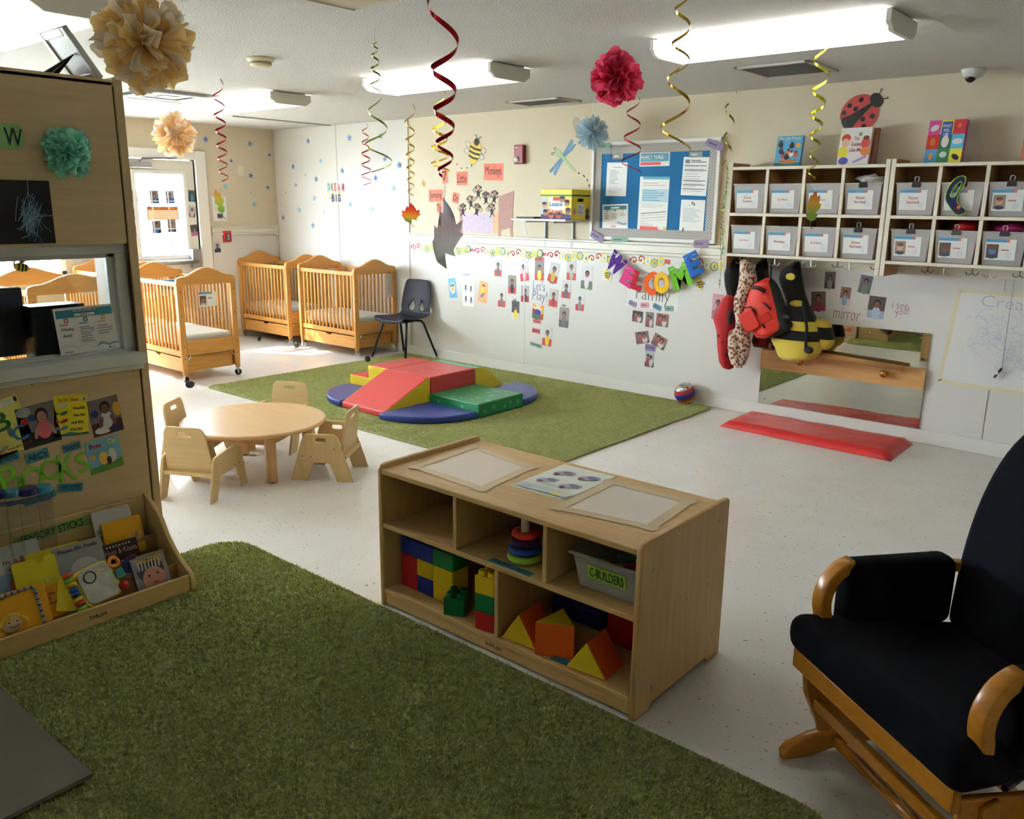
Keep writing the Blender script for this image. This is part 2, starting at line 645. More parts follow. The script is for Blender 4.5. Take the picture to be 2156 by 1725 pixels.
# out of doors
gp = st(bx('exterior_ground', -26, XW - .12, -14, 16, -.2, -.1, mat((190, 186, 176), .9, var=.1)))
fe = empty('picket_fence', (-13.5, 4, -.1), label='pale blue picket fence outside the glazed door', cat='fence')
FEN = mat((150, 190, 214), .7, name='fence_paint')
pk = B().box(-.012, .012, -.05, .05, -.1, 1.75).mesh('picket')
pk.materials.append(FEN)
for i in range(46):
    o = bpy.data.objects.new('picket', pk)
    COL.objects.link(o)
    o.location = (-13.5, 1.2 + i * .15, 0)
    adopt(o, fe)
for z in (.35, 1.35):
    bx('fence_rail', -13.56, -13.52, 1.1, 8.1, z, z + .09, FEN, fe)

# ------------------------------------------------------------------ ceiling fixtures
GLOW = mat((255, 252, 246), .4, emit=LAMP, name='lit_diffuser')
DEAD = mat((214, 205, 176), .45, name='unlit_diffuser')
CAPM = mat((226, 224, 214), .4, name='lamp_end_cap')


def fixture(x0, y1, lit, label, L=1.2, W=.37):
    x1, y0 = x0 + L, y1 - W
    e = empty('ceiling_light', ((x0 + x1) / 2, (y0 + y1) / 2, CZ - .09), label=label, cat='light', group='wrap-around ceiling lights')
    bx('base_plate', x0 + .02, x1 - .02, y0 + .03, y1 - .03, CZ - .02, CZ - .001, CAPM, e)
    f = Fr((x0, y0, CZ), (0, 1, 0), (0, 0, 1))
    prof = [(0, -.014), (W, -.014), (W, -.05), (W - .02, -.082), (W - .06, -.09), (.06, -.09), (.02, -.082), (0, -.05)]
    B().ext(f, prof, .02, L - .02).build('diffuser', GLOW if lit else DEAD, e)
    for h in (-.002, L - .02):
        B().ext(f, [(a, b) for a, b in [(-.004, -.01), (W + .004, -.01), (W + .004, -.06), (W - .05, -.094), (.05, -.094), (-.004, -.06)]], h, h + .022).build('end_cap', CAPM, e)
    return e


fixture(-7.12, 4.39, True, 'lit fluorescent ceiling light farthest away, above the cribs')
fixture(-4.82, 4.39, True, 'lit fluorescent ceiling light above the foam climbing blocks')
fixture(-2.5, 4.39, True, 'lit fluorescent ceiling light nearest the wall cubbies')
fixture(-5.1, 1.9, True, 'lit fluorescent ceiling light above the wooden room divider')
fixture(-2.9, 2.42, False, 'unlit cream ceiling light at the top edge of the picture')


def vent(x0, x1, y0, y1, label, nslat, dark):
    e = empty('ceiling_vent', ((x0 + x1) / 2, (y0 + y1) / 2, CZ - .012), label=label, cat='vent', group='ceiling vents')
    f = B()
    t = .03
    for q in ((x0, x1, y0, y0 + t), (x0, x1, y1 - t, y1), (x0, x0 + t, y0, y1), (x1 - t, x1, y0, y1)):
        f.box(*q, CZ - .014, CZ - .001)
    f.build('vent_frame', mat((205, 203, 196), .5), e, bevel=.003)
    bx('backing', x0 + t, x1 - t, y0 + t, y1 - t, CZ - .004, CZ - .001, mat(dark, .7), e)
    for i in range(nslat):
        y = y0 + t + (y1 - y0 - 2 * t) * (i + .5) / nslat
        B().hexa([(x0 + t, y - .012, CZ - .014), (x1 - t, y - .012, CZ - .014), (x1 - t, y - .009, CZ - .014), (x0 + t, y - .009, CZ - .014),
                  (x0 + t, y + .006, CZ - .004), (x1 - t, y + .006, CZ - .004), (x1 - t, y + .009, CZ - .004), (x0 + t, y + .009, CZ - .004)]).build('louvre', mat((176, 174, 168), .5), e)


vent(-2.58, -2.1, 5.13, 5.62, 'grey return air grille beside the light near the cubbies', 16, (96, 96, 94))
vent(-4.92, -4.36, 5.66, 5.98, 'beige ceiling vent above the yellow box shelf', 9, (120, 118, 108))
# four-way diffuser over the cribs
e = empty('ceiling_vent', (-6.9, 3.7, CZ - .02), label='square four-way air diffuser above the small cream pompom', cat='vent', group='ceiling vents')
for i, s_ in enumerate((.3, .22, .14)):
    z0, z1 = CZ - .03 + .008 * i, CZ - .001
    o = B()
    n = s_ - .05
    for q in ((-s_, s_, -s_, -n), (-s_, s_, n, s_), (-s_, -n, -n, n), (n, s_, -n, n)):
        o.box(-6.9 + q[0], -6.9 + q[1], 3.7 + q[2], 3.7 + q[3], z0, z0 + .006)
    o.build('vent_ring', mat((216, 214, 208), .45), e)
bx('backing', -7.2, -6.6, 3.4, 4.0, CZ - .004, CZ - .001, mat((110, 108, 100), .7), e)
bx('centre_plate', -6.96, -6.84, 3.64, 3.76, CZ - .018, CZ - .012, mat((216, 214, 208), .45), e)

p = atz(548, 122, CZ)
e = empty('smoke_detector', (p.x, p.y, CZ - .05), label='round cream smoke detector on the ceiling', cat='smoke detector')
sdm = mat((222, 212, 180), .45)
B().lathe([(.055, -.05), (.062, -.045), (.066, -.022), (.08, -.018), (.082, -.001)], (p.x, p.y, CZ), 24).build('housing', sdm, e, smooth=True)
for z in (-.038, -.03):
    B().lathe([(.0655, z), (.0665, z), (.0665, z + .003), (.0655, z + .003)], (p.x, p.y, CZ), 24).build('vent_slot', mat((120, 112, 90), .6), e)
p = atz(2065, 152, CZ)
p.y = min(p.y, 6.05)
e = empty('security_camera', (p.x, p.y, CZ - .07), label='white dome security camera on the ceiling at the right', cat='camera')
B().lathe([(.03, -.06), (.055, -.045), (.068, -.015), (.07, -.001)], (p.x, p.y, CZ), 24).build('housing', WHITEPLASTIC, e, smooth=True)
B().ball((p.x - .008, p.y - .012, CZ - .052), .032, 18, 12).build('dome_lens', mat((20, 20, 22), .1), e, smooth=True)

# ------------------------------------------------------------------ rugs
RUG = mat((180, 184, 110), .95, var=.24, vs=26, bump=1., bs=420, spec=.1, sheen=.3, name='green_carpet')
PILE = mat((188, 192, 116), .95, var=.28, vs=40, spec=.1, sheen=.2, name='green_pile')


def pile(name, poly, x0, x1, y0, y1, z, n, hgt, wid, parent, seed, clip=None):
    g = np.random.default_rng(seed)
    P = np.c_[g.uniform(x0, x1, n), g.uniform(y0, y1, n)]
    if clip is not None:
        P = P[clip(P)]
    n = len(P)
    th = g.uniform(0, 2 * np.pi, n)
    w = wid * g.uniform(.6, 1.2, n)
    hh = hgt * g.uniform(.55, 1.15, n)
    lean = g.normal(0, .55, (n, 2)) * hh[:, None]
    v = np.zeros((n, 3, 3))
    v[:, 0, :2] = P + np.c_[np.cos(th), np.sin(th)] * w[:, None]
    v[:, 1, :2] = P - np.c_[np.cos(th), np.sin(th)] * w[:, None]
    v[:, 2, :2] = P + lean
    v[:, :2, 2] = z
    v[:, 2, 2] = z + hh
    me = bpy.data.meshes.new(name)
    me.vertices.add(n * 3)
    me.vertices.foreach_set('co', v.ravel())
    me.loops.add(n * 3)
    me.loops.foreach_set('vertex_index', np.arange(n * 3))
    me.polygons.add(n)
    me.polygons.foreach_set('loop_start', np.arange(n) * 3)
    me.update()
    me.validate()
    o = link(name, me, PILE, parent, recentre=False)
    o['kind'] = 'stuff'
    return o


def rug(x0, x1, y0, y1, r, t, label, n, hgt, wid, seed):
    f = flatZ(0)
    o = plate('rug', f, [rrect(x1 - x0, y1 - y0, r, 6, (x0 + x1) / 2, (y0 + y1) / 2)], t, RUG, None, .003, h=.0005)
    tag(o, label, 'rug')

    def clip(P):
        q = np.abs(P - ((x0 + x1) / 2, (y0 + y1) / 2)) - ((x1 - x0) / 2 - r, (y1 - y0) / 2 - r)
        return np.hypot(*np.maximum(q, 0).T) < r - .006
    pile('carpet_pile', None, x0, x1, y0, y1, t, n, hgt, wid, o, seed, clip)
    return o


rug(-3.5, -.52, -.7, 2.03, .16, .012, 'green carpet rug in the foreground beside the low shelf', 260000, .011, .0034, 1)
rug(-6.74, -3.05, 3.74, 6.13, .06, .012, 'green carpet rug under the foam climbing blocks', 150000, .008, .0034, 2)

e = empty('floor_mat', (-2.6, .5, .014), label='plain grey floor mat lying on the near green rug', cat='mat')
gm = B()
N = 12
gm_m = mat((112, 110, 100), .5, name='grey_mat')
a0, a1, b0, b1 = -2.98, -2.2, -.2, .79
vs, fs = [], []
for i in range(N + 1):
    for j in range(N + 1):
        u, v = i / N, j / N
        lift = .022 * max(0, u - .55) * max(0, v - .3) * 2
        vs.append((a0 + (a1 - a0) * u, b0 + (b1 - b0) * v, .027 + lift))
k = len(vs)
vs += [(x, y, z - .012) for x, y, z in vs]
for i in range(N):
    for j in range(N):
        q = (i * (N + 1) + j, (i + 1) * (N + 1) + j, (i + 1) * (N + 1) + j + 1, i * (N + 1) + j + 1)
        fs += [q, tuple(x + k for x in q[::-1])]
for i in range(N):
    for A, Bq in ((i * (N + 1), (i + 1) * (N + 1)), ((i + 1) * (N + 1) + N, i * (N + 1) + N), (i + 1, i), (N * (N + 1) + i, N * (N + 1) + i + 1)):
        fs.append((A, A + k, Bq + k, Bq))
gm.add(vs, fs).build('mat_sheet', gm_m, e)


# ================================================================== cribs
SHEET = mat((240, 238, 234), .8, var=.02, bump=.25, bs=14, name='white_sheet')


def caster(root, x, y, rot=0.):
    b = B()
    c, s = math.cos(rot), math.sin(rot)
    b.box(x - .012, x + .012, y - .014, y + .014, .052, .085)
    for q in (-1, 1):
        ox, oy = -s * .017 * q, c * .017 * q
        b.hexa([(x + ox - .012, y + oy - .003, .022), (x + ox + .012, y + oy - .003, .022), (x + ox + .012, y + oy + .003, .022), (x + ox - .012, y + oy + .003, .022),
                (x + ox - .016, y + oy - .003, .06), (x + ox + .016, y + oy - .003, .06), (x + ox + .016, y + oy + .003, .06), (x + ox - .016, y + oy + .003, .06)])
    ca = b.build('caster', CHROME, root)
    ax = Vector((-s, c, 0))
    w = B().lathe([(.006, -.012), (.026, -.011), (.031, -.007), (.031, .007), (.026, .011), (.006, .011)], (x + c * .004, y + s * .004, .0312), 16, axis=ax)
    w.build('wheel', RUBBER, ca, smooth=False)


def make_crib(L=.95, W=.58):
    r = empty('crib', (0, 0, 0))
    hx, hy = L / 2, W / 2
    for sx in (-1, 1):
        f = Fr((sx * hx - .016, 0, 0), (0, 1, 0), (0, 0, 1))
        for sy in (-1, 1):
            e = sy * hy
            pts = [(e - sy * .006, .075), (e - sy * .04, .075), (e - sy * .055, .2), (e - sy * .055, .875), (e, .875), (e, .2)]
            plate('post', f, [pts], .034, CRIBW[2], r, .004)
            for z in (.22, .33, .6, .82):
                B().lathe([(.006, 0), (.006, .0012)], (sx * hx + sx * .0185, e - sy * .028, z), 8, axis=Vector((sx, 0, 0))).build('screw_cap', mat((90, 60, 30), .5), r)
        top = [(-hy, .872), (-hy, .9)] + [(-hy + .04 - .04 * math.cos(t), .915 + .03 * math.sin(t)) for t in (.4, .8, 1.2)]
        n = 22
        for i in range(n + 1):
            y = -hy + .05 + (W - .1) * i / n
            top.append((y, .95 + .075 * (.5 + .5 * math.cos(math.pi * y / (hy - .05)))))
        top += [(-a, b) for a, b in top[:5][::-1]]
        plate('arched_rail', f, [top], .036, CRIBW[1], r, .005)
        bx('bottom_rail', sx * hx - .014, sx * hx + .014, -hy + .05, hy - .05, .245, .375, CRIBW[1], r, .003)
        bx('end_board', sx * (hx - .03) - .008, sx * (hx - .03) + .008, -hy + .06, hy - .06, .095, .235, CRIBW[1], r)
        bx('clear_panel', sx * hx - .003, sx * hx + .003, -hy + .05, hy - .05, .375, .872, ACRYL, r)
        for sy in (-1, 1):
            caster(r, sx * hx, sy * (hy - .028), .6 * sx + sy * .5)
            br = B().tube([(sx * (hx + .004), sy * (hy - .06), .2), (sx * (hx + .006), sy * (hy - .085), .235), (sx * (hx + .004), sy * (hy - .105), .24)], .005, 6)
            br.build('drawer_stop', CHROME, r)
    sl = B().box(-.0095, .0095, -.008, .008, .28, .865).mesh('slat')
    sl.materials.append(CRIBW[2])
    for sy in (-1, 1):
        y = sy * (hy - .03)
        bx('side_rail', -hx + .016, hx - .016, y - .013, y + .013, .86, .9, CRIBW[0], r, .005)
        bx('side_rail', -hx + .016, hx - .016, y - .013, y + .013, .235, .285, CRIBW[0], r, .004)
        for i in range(14):
            o = bpy.data.objects.new('slat', sl)
            COL.objects.link(o)
            o.location = (-hx + .016 + (L - .032) * (i + .75) / 14.5, y, 0)
            o.parent = r
        f = Fr((0, y + .008, 0), (1, 0, 0), (0, 0, 1))
        a = hx - .03
        notch = [(.055, .222), (.035, .205), (-.035, .205), (-.055, .222)]
        d = plate('drawer', f, [[(-a, .095), (a, .095), (a, .222)] + notch + [(-a, .222)]], .016, CRIBW[0], r, .002)
    bx('drawer_box', -hx + .05, hx - .05, -hy + .06, hy - .06, .1, .2, CRIBW[0], r)
    bx('mattress_board', -hx + .02, hx - .02, -hy + .045, hy - .045, .3, .315, CRIBW[0], r)
    m = B()
    n = 14
    x0, x1, y0, y1 = -hx + .022, hx - .022, -hy + .048, hy - .048
    m.box(x0, x1, y0, y1, .316, .425)
    m.build('mattress', SHEET, r, bevel=.03, seg=4)
    return r


crib = make_crib()
CR = [((-7.525, 3.99), 'honey wood crib nearest the camera, name card on its clear end panel', 1.),
      ((-7.405, 5.865), 'honey wood crib against the long wall beside the navy chair', 1.),
      ((-8.6, 5.865), 'honey wood crib in the far corner behind another crib', 1.),
      ((-8.57, 3.95), 'honey wood crib by the glazed door, behind the nearest crib', 1.),
      ((-7.55, 2.86), 'honey wood crib seen through the glass of the wooden divider', 1.25)]
CRIBS = []
for i, (q, lb, sc) in enumerate(CR):
    c = crib if i == 0 else copy_tree(crib)
    c.matrix_basis = Matrix.Translation((q[0], q[1], 0)) @ Matrix.Diagonal((1, sc, 1, 1))
    tag(c, lb, 'crib', 'wooden cribs on wheels')
    CRIBS.append(c)

BLUEHDR = (84, 150, 190)


def name_card(fr, w, h, label, photo=True, hdr=BLUEHDR, big=None, name='name_card'):
    a = Art(fr, w, h, WHITE)
    if big:
        a.rect(.05, .35, .95, .95, big)
        a.lines(.12, .55, .8, .85, 2, WHITE, .35, 3)
        a.lines(.1, .08, .8, .3, 2, BLUEHDR, .4, 4)
    else:
        a.rect(0, .86, .68, 1, hdr)
        a.rect(.68, .86, .78, 1, (222, 110, 104))
        if photo:
            a.rect(.05, .1, .42, .76, (120, 96, 84))
            a.ell(.235, .5, .12, .19, (70, 48, 40))
            a.ell(.235, .44, .1, .16, (160, 112, 90))
            a.rect(.1, .1, .38, .24, (200, 196, 200))
        a.lines(.5, .5, .92, .66, 1, (200, 130, 130), .5)
    o = a.build(name)
    return tag(o, label, 'card')


fe_ = wallX(-7.525 + .475 + .0045)
name_card(fe_.pxat(437, 630), .175, .13, 'name card with a baby photo on the nearest crib')
a = Art(wallX(-6.93 + .0045).pxat(827, 597), .19, .29, mat((222, 224, 222), .4))
a.rect(.12, .86, .88, .92, (190, 150, 150)).lines(.12, .1, .9, .82, 11, (176, 178, 180), .4)
tag(a.build('notice'), 'printed notice on the clear end of the crib beside the navy chair', 'paper')
name_card(wallX(-8.0 + .0052).at(3.88, .76), .24, .17, 'red headed notice on the far end panel of the nearest crib', big=(214, 96, 104))
name_card(wallX(-8.0 + .0052).at(4.12, .77), .16, .16, 'blue headed card on the far end panel of the nearest crib', big=(70, 140, 200))
name_card(wallX(-7.07 + .0045).pxat(185, 600), .17, .13, 'blue sign on the end panel of the crib behind the divider glass', big=(70, 140, 190))

# ================================================================== navy shell chair
cr = empty('stacking_chair', (-6.52, 5.9, 0), math.pi + R(4), 'navy plastic stacking chair with two teardrop slots by the wall', 'chair')
prof = [(.225, .405), (.228, .43), (.2, .445), (.1, .437), (0, .43), (-.1, .43), (-.155, .44), (-.19, .475), (-.21, .54), (-.23, .65), (-.25, .77), (-.256, .805), (-.262, .822)]
wid = [.19, .205, .215, .215, .212, .205, .2, .2, .2, .195, .175, .16, .135]
cs = []
for i in range(len(prof) - 1):
    for k in range(6):
        t = k / 6
        cs.append((prof[i][0] * (1 - t) + prof[i + 1][0] * t, prof[i][1] * (1 - t) + prof[i + 1][1] * t, wid[i] * (1 - t) + wid[i + 1] * t))
cs.append((*prof[-1], wid[-1]))
NU = 40
vs, fs = [], []
for (y, z, w) in cs:
    for j in range(NU + 1):
        u = -1 + 2 * j / NU
        k = max(0, min(1, (z - .44) / .1))
        vs.append((u * w, y + k * .035 * u * u, z + (1 - k) * .022 * abs(u) ** 3))
for i in range(len(cs) - 1):
    for j in range(NU):
        u = -1 + 2 * (j + .5) / NU
        z = (cs[i][1] + cs[i + 1][1]) / 2
        skip = False
        for sg in (-1, 1):
            t = (z - .49) / .12
            if 0 < t < 1:
                ww = .062 * math.sin(math.pi * t ** .7) * (1.15 - .3 * t)
                if abs(u * .2 - sg * (.075 - .018 * t)) < ww * .62:
                    skip = True
        if not skip:
            a_ = i * (NU + 1) + j
            fs.append((a_, a_ + 1, a_ + NU + 2, a_ + NU + 1))
me = bpy.data.meshes.new('seat_shell')
me.from_pydata(vs, [], fs)
me.update()
sh = link('seat_shell', me, NAVY, None, smooth=True, recentre=False)
sh.parent = cr
so = sh.modifiers.new('solid', 'SOLIDIFY')
so.thickness, so.offset = .007, 0
LEGM = mat((40, 44, 58), .35, metal=.4, name='dark_leg_metal')
for sx in (-1, 1):
    for y0, y1, f in ((.12, .24, 1), (-.1, -.24, -1)):
        b = B().tube([(sx * .12, y0 * .6, .415), (sx * .15, y0, .41), (sx * .17, y0 + .02 * f, .38), (sx * .24, y1, .03)], .0125, 8)
        lg = link('leg', b.mesh('leg'), LEGM, None, smooth=True, recentre=False)
        lg.parent = cr
        ft = link('foot_cap', B().tube([(sx * .239, y1 - .002 * f, .034), (sx * .247, y1 + .003 * f, .0)], [.014, .016], 8).mesh('foot_cap'), CHROME, None, recentre=False)
        ft.parent = lg
pn = link('seat_plate', B().box(-.13, .13, -.1, .13, .405, .42).mesh('seat_plate'), LEGM, None, recentre=False)
pn.parent = cr

# ================================================================== toddler table and chairs
TC = Vector((-4.405, 2.745, 0))
t = empty('toddler_table', TC, label='round beech toddler table with four wooden legs', cat='table')
B().lathe([(.0, .288), (.405, .288), (.426, .293), (.43, .302), (.428, .311), (.42, .3155), (0.0, .316)], TC, 56).build('table_top', wood((212, 172, 122), 0, .28, .08, 'table_laminate'), t)
aw = wood((205, 160, 110), 0, .35)
for k in range(4):
    ang = R(-18 + 90 * k)
    q = TC + Vector((math.cos(ang), math.sin(ang), 0)) * .325
    f = Fr((q.x, q.y, 0), (math.cos(ang), math.sin(ang), 0), (-math.sin(ang), math.cos(ang), 0))
    plate('leg', f, [rrect(.062, .062, .018, 3)], .28, wood((205, 160, 110), 2, .35), t, .002, h=.008)
    B().lathe([(.018, 0), (.018, .009)], q, 10).build('glide', mat((70, 52, 40), .5), t)
    a2 = ang + R(90)
    q2 = TC + Vector((math.cos(a2), math.sin(a2), 0)) * .325
    d = (q2 - q).normalized()
    n = Vector((0, 0, 1)).cross(d) * .009
    p0, p1 = q + d * .03, q2 - d * .03
    B().hexa([p0 - n + Vector((0, 0, .225)), p1 - n + Vector((0, 0, .225)), p1 + n + Vector((0, 0, .225)), p0 + n + Vector((0, 0, .225)),
              p0 - n + Vector((0, 0, .288)), p1 - n + Vector((0, 0, .288)), p1 + n + Vector((0, 0, .288)), p0 + n + Vector((0, 0, .288))]).build('apron', aw, t)


def toddler_chair(kind):
    r = empty('toddler_chair', (0, 0, 0))
    P = PLY[2]
    hx = .155
    for sx in (-1, 1):
        f = Fr((sx * hx - .007, 0, 0), (0, 1, 0), (0, 0, 1))
        if kind == 0:
            arch = [(.075 + .02 * math.sin(q), .09 + .04 * math.cos(q)) for q in (1.4, 1.0, .5, 0)]
            arch += [(-.075 - .02 * math.sin(q), .09 + .04 * math.cos(q)) for q in (0, .5, 1., 1.4)]
            out = [(.19, 0), (.168, .12), (.148, .21)] + [(.105 + .042 * math.cos(q), .222 + .042 * math.sin(q)) for q in (.3, .8, 1.3)] + [(.06, .264), (-.1, .248)] + \
                  [(-.105 + .042 * math.cos(q), .205 + .042 * math.sin(q)) for q in (1.7, 2.2, 2.8)] + [(-.165, .12), (-.19, 0), (-.13, 0)] + arch[::-1] + [(.13, 0)]
            plate('side_panel', f, [out], .014, P, r, .003)
        else:
            out = [(.19, 0), (.11, .265), (.095, .283), (.08, .287), (-.075, .287), (-.09, .283), (-.105, .265), (-.19, 0), (-.09, 0), (-.052, .105), (-.045, .112), (.045, .112), (.052, .105), (.09, 0)]
            slot = rrect(.064, .026, .012, 4, 0, .25)[::-1]
            plate('side_panel', f, [out, slot], .014, P, r, .003)
        for y, z in ((-.08, .2), (.06, .15), (.11, .15)):
            B().lathe([(.004, 0), (.004, .001)], (sx * (hx + .0075), y, z), 6, axis=Vector((sx, 0, 0))).build('screw', mat((80, 64, 44), .5), r)
    bx('seat', -hx + .007, hx - .007, -.13, .13, .142, .156, PLY[0], r, .003)
    lean = Vector((0, -.13, 1)).normalized()
    f = Fr((0, -.118, .155), (1, 0, 0), lean)
    w0, w1, hh = .142, .115, .262
    out = [(-w0, 0), (w0, 0), (w1 + .012, hh - .05)] + [(w1 - .03 + .035 * math.cos(q), hh - .035 + .035 * math.sin(q)) for q in (.3, .8, 1.3)]
    out += [(-a, b) for a, b in out[:1:-1]]
    plate('backrest', f, [out, rrect(.085, .024, .011, 4, 0, hh - .045)[::-1]], .012, PLY[0], r, .003, h=-.006)
    bx('back_rail', -hx + .007, hx - .007, -.15, -.13, .135, .156, PLY[0], r, .003)
    return r


tc0, tc1 = toddler_chair(0), toddler_chair(1)


def face(dx, dy):
    return math.atan2(dy, dx) - math.pi / 2


for src, q, d, lb in ((tc0, (-4.245, 2.3), (-.47, .88), 'small plywood chair with arched legs, its back to the camera'),
                      (tc1, (-3.985, 2.985), (-.83, -.56), 'small plywood chair with slotted A-shaped sides, right of the round table'),
                      (None, (-4.7, 2.535), (.8, .6), 'small plywood chair left of the round table, behind the nearest chair'),
                      (None, (-4.7, 3.13), (.45, -.89), 'small plywood chair on the far side of the round table')):
    if src is None:
        src = copy_tree(tc0 if q[1] < 3 else tc1)
    place(src, (q[0], q[1], 0), face(*d))
    tag(src, lb, 'chair', 'plywood toddler chairs')

# ================================================================== foam climbing set
VR = mat((196, 62, 58), .38, bump=.05, bs=40, name='red_vinyl')
VY = mat((226, 198, 40), .4, bump=.12, bs=18, name='yellow_vinyl')
VB = mat((36, 56, 128), .33, bump=.05, bs=30, name='blue_vinyl')


def star_vinyl(col, scol, name):
    m = mat(col, .36, name=name)
    return m


VG = mat((24, 122, 74), .36, bump=.05, bs=30, name='green_vinyl')
VGS = mat((84, 168, 124), .4, name='pale_green_star')
VRS = mat((214, 104, 98), .4, name='pale_red_star')
z0 = .0145
BX0, BX1, BY0, BY1, BH = -5.245, -4.725, 4.55, 5.075, .258


def foam(name, b, mats, label, bev=.01):
    o = b.build(name, mats, None, bevel=bev, seg=3)
    return tag(o, label, 'foam block', 'foam climbing set')


foam('foam_block', B().box(BX0 + .003, BX1 - .003, BY0 + .003, BY1 - .003, z0, BH), [VR], 'red square foam block in the middle of the climbing set')
f = Fr((BX0 + .004, 0, 0), (0, 1, 0), (0, 0, 1))
b = B()
pts = [(4.06, z0), (BY0 - .002, z0), (BY0 - .002, BH), (BY0 - .03, BH), (4.06, z0 + .045)]
b.ext(f, pts, 0, BX1 - BX0 - .008, 1)
b.m = [1, 1] + [0] * 5
foam('foam_ramp', b, [VR, VY], 'red foam ramp with yellow sides in front of the red block')
f = Fr((0, BY1 - .004, 0), (1, 0, 0), (0, 0, 1))
b = B()
pts = [(-5.75, z0), (BX0 - .002, z0), (BX0 - .002, BH), (-5.5, BH), (-5.5, .145), (-5.75, .145)]
b.ext(f, pts, 0, BY1 - BY0 - .008)
b.m = [1, 1] + [1, 1, 0, 1, 0, 1]
fs_ = foam('foam_steps', b, [VR, VY], 'two-step foam stairs, red tops and yellow sides')
b = B().box(BX1 + .003, -4.185, BY0 - .02, BY1 - .015, z0, .128)
fg = foam('foam_step', b, [VG], 'green foam step printed with pale stars')


def stars(fr, pts, m, parent, r0=.03):
    for a, b_, s, rot in pts:
        out = []
        for k in range(10):
            q = R(rot + 36 * k)
            rr = r0 * s * (1 if k % 2 == 0 else .42)
            out.append((a + rr * math.cos(q), b_ + rr * math.sin(q)))
        B().add([fr.p(x, y, .0008) for x, y in out], [tuple(range(10))]).build('star_print', m, parent)


rnd = random.Random(5)
ft = flatZ(.128)
stars(ft, [(-4.66 + .085 * i + rnd.uniform(-.02, .02), 4.6 + .095 * j + rnd.uniform(-.025, .025), rnd.uniform(.5, 1.15), rnd.uniform(0, 72)) for i in range(6) for j in range(5) if (i + j) % 2 == 0 or rnd.random() < .3], VGS, fg)
stars(Fr((0, BY0 - .02, 0), (1, 0, 0), (0, 0, 1)), [(-4.62, .08, .9, 20), (-4.5, .06, .6, 50), (-4.36, .08, 1, 5), (-4.25, .06, .7, 33)], VGS, fg, .024)
stars(wallX(-4.185), [(4.6, .06, .8, 10), (4.7, .08, 1, 40), (4.83, .06, .8, 0), (4.9, .085, .7, 25), (4.99, .07, 1, 60)], VGS, fg, .024)
stars(flatZ(BH), [(-5.46 + .08 * i, 4.63 + .1 * j + .04 * (i % 2), .8, 30 * i + 17 * j) for i in range(3) for j in range(4)], VRS, fs_, .024)
f = Fr((BX0 + .004, 0, 0), (0, 1, 0), (0, 0, 1))
y_ = BY1 + .003
wave = [(y_, BH)] + [(y_ + .5 * k / 14, .035 + (BH - .035) * (.5 + .5 * math.cos(math.pi * min(1, max(0, (k / 14 - .08) / .86)))) ) for k in range(0, 15)]
b = B().ext(f, [(y_, z0), (y_ + .5, z0)] + wave[::-1], 0, BX1 - BX0 - .008)
b.m = [1, 1] + [0] * (len(b.f) - 2)
foam('foam_slide', b, [mat((92, 170, 140), .38, name='mint_vinyl'), VY], 'wavy foam slide, green top and yellow side, behind the red block', .006)
for (cx, cy, q0, lb, rr) in ((BX1 + .004, BY0 - .024, 270, 'blue quarter-round foam mat in front, between red ramp and green step', .53),
                             (BX0 - .004, BY0 - .004, 180, 'blue quarter-round foam mat left of the red ramp', .5),
                             (BX1 + .004, BY1 + .004, 0, 'blue quarter-round foam mat right of the yellow sided slide', .52)):
    arc = [(cx, cy)] + [(cx + rr * math.cos(R(q0 + 90 * i / 16)), cy + rr * math.sin(R(q0 + 90 * i / 16))) for i in range(17)]
    foam('foam_mat', B().ext(flatZ(0), arc, z0, .068), [VB], lb, .016)

# ================================================================== low shelf unit
SX0, SX1, SY0, SY1, SH = -2.44, -1.22, 2.05, 2.63, .585
s = empty('storage_shelf', ((SX0 + SX1) / 2, (SY0 + SY1) / 2, 0), label='low maple storage shelf with toys, open towards the near green rug', cat='shelf')
for x in (SX0, SX1 - .022):
    f = Fr((x, 0, 0), (0, 1, 0), (0, 0, 1))
    out = [(SY0, 0), (SY0 + .09, 0), (SY0 + .11, .02), (SY1 - .11, .02), (SY1 - .09, 0), (SY1, 0), (SY1, SH + .01)]
    out += [(SY1 - .012, SH + .02), (SY0 + .03, SH + .02), (SY0 + .01, SH + .013), (SY0, SH - .005)]
    sp = plate('side_panel', f, [out], .022, MAPLE[2], s, .005)
for y, z in ((2.12, .5), (2.55, .54), (2.35, .32), (2.15, .08), (2.56, .1), (2.5, .32)):
    B().lathe([(.006, 0), (.007, .001)], (SX1 + .0005, y, z), 8, axis=Vector((1, 0, 0))).build('screw', STEEL, s)
ix0, ix1 = SX0 + .022, SX1 - .022
bx('shelf_top', ix0, ix1, SY0 + .002, SY1 - .004, SH - .02, SH, MAPLE[0], s, .004)
bx('shelf_board', ix0, ix1, SY0 + .004, SY1 - .02, .34, .36, MAPLE[0], s, .004)
bx('shelf_board', ix0, ix1, SY0 + .004, SY1 - .02, .056, .076, MAPLE[0], s, .003)
kb = bx('kickboard', ix0, ix1, SY0 + .012, SY0 + .028, .008, .058, MAPLE[0], s, .002)
bx('back_panel', ix0, ix1, SY1 - .02, SY1 - .008, .03, SH - .02, MAPLE[0], s)
for x in (-2.02, -1.6):
    bx('divider', x - .009, x + .009, SY0 + .006, SY1 - .02, .36, SH - .02, MAPLE[2], s, .003)
bx('divider', -1.824, -1.806, SY0 + .006, SY1 - .02, .076, .34, MAPLE[2], s, .003)
text(wallY(SY0 + .012), 'KAPLAN', -1.83, .034, .075, .012, mat((70, 48, 24), .6), s)
tp = flatZ(SH)
sh_c = mat((238, 224, 206), .3, name='laminated_sheet')
tape = mat((224, 198, 158), .25, name='clear_tape')


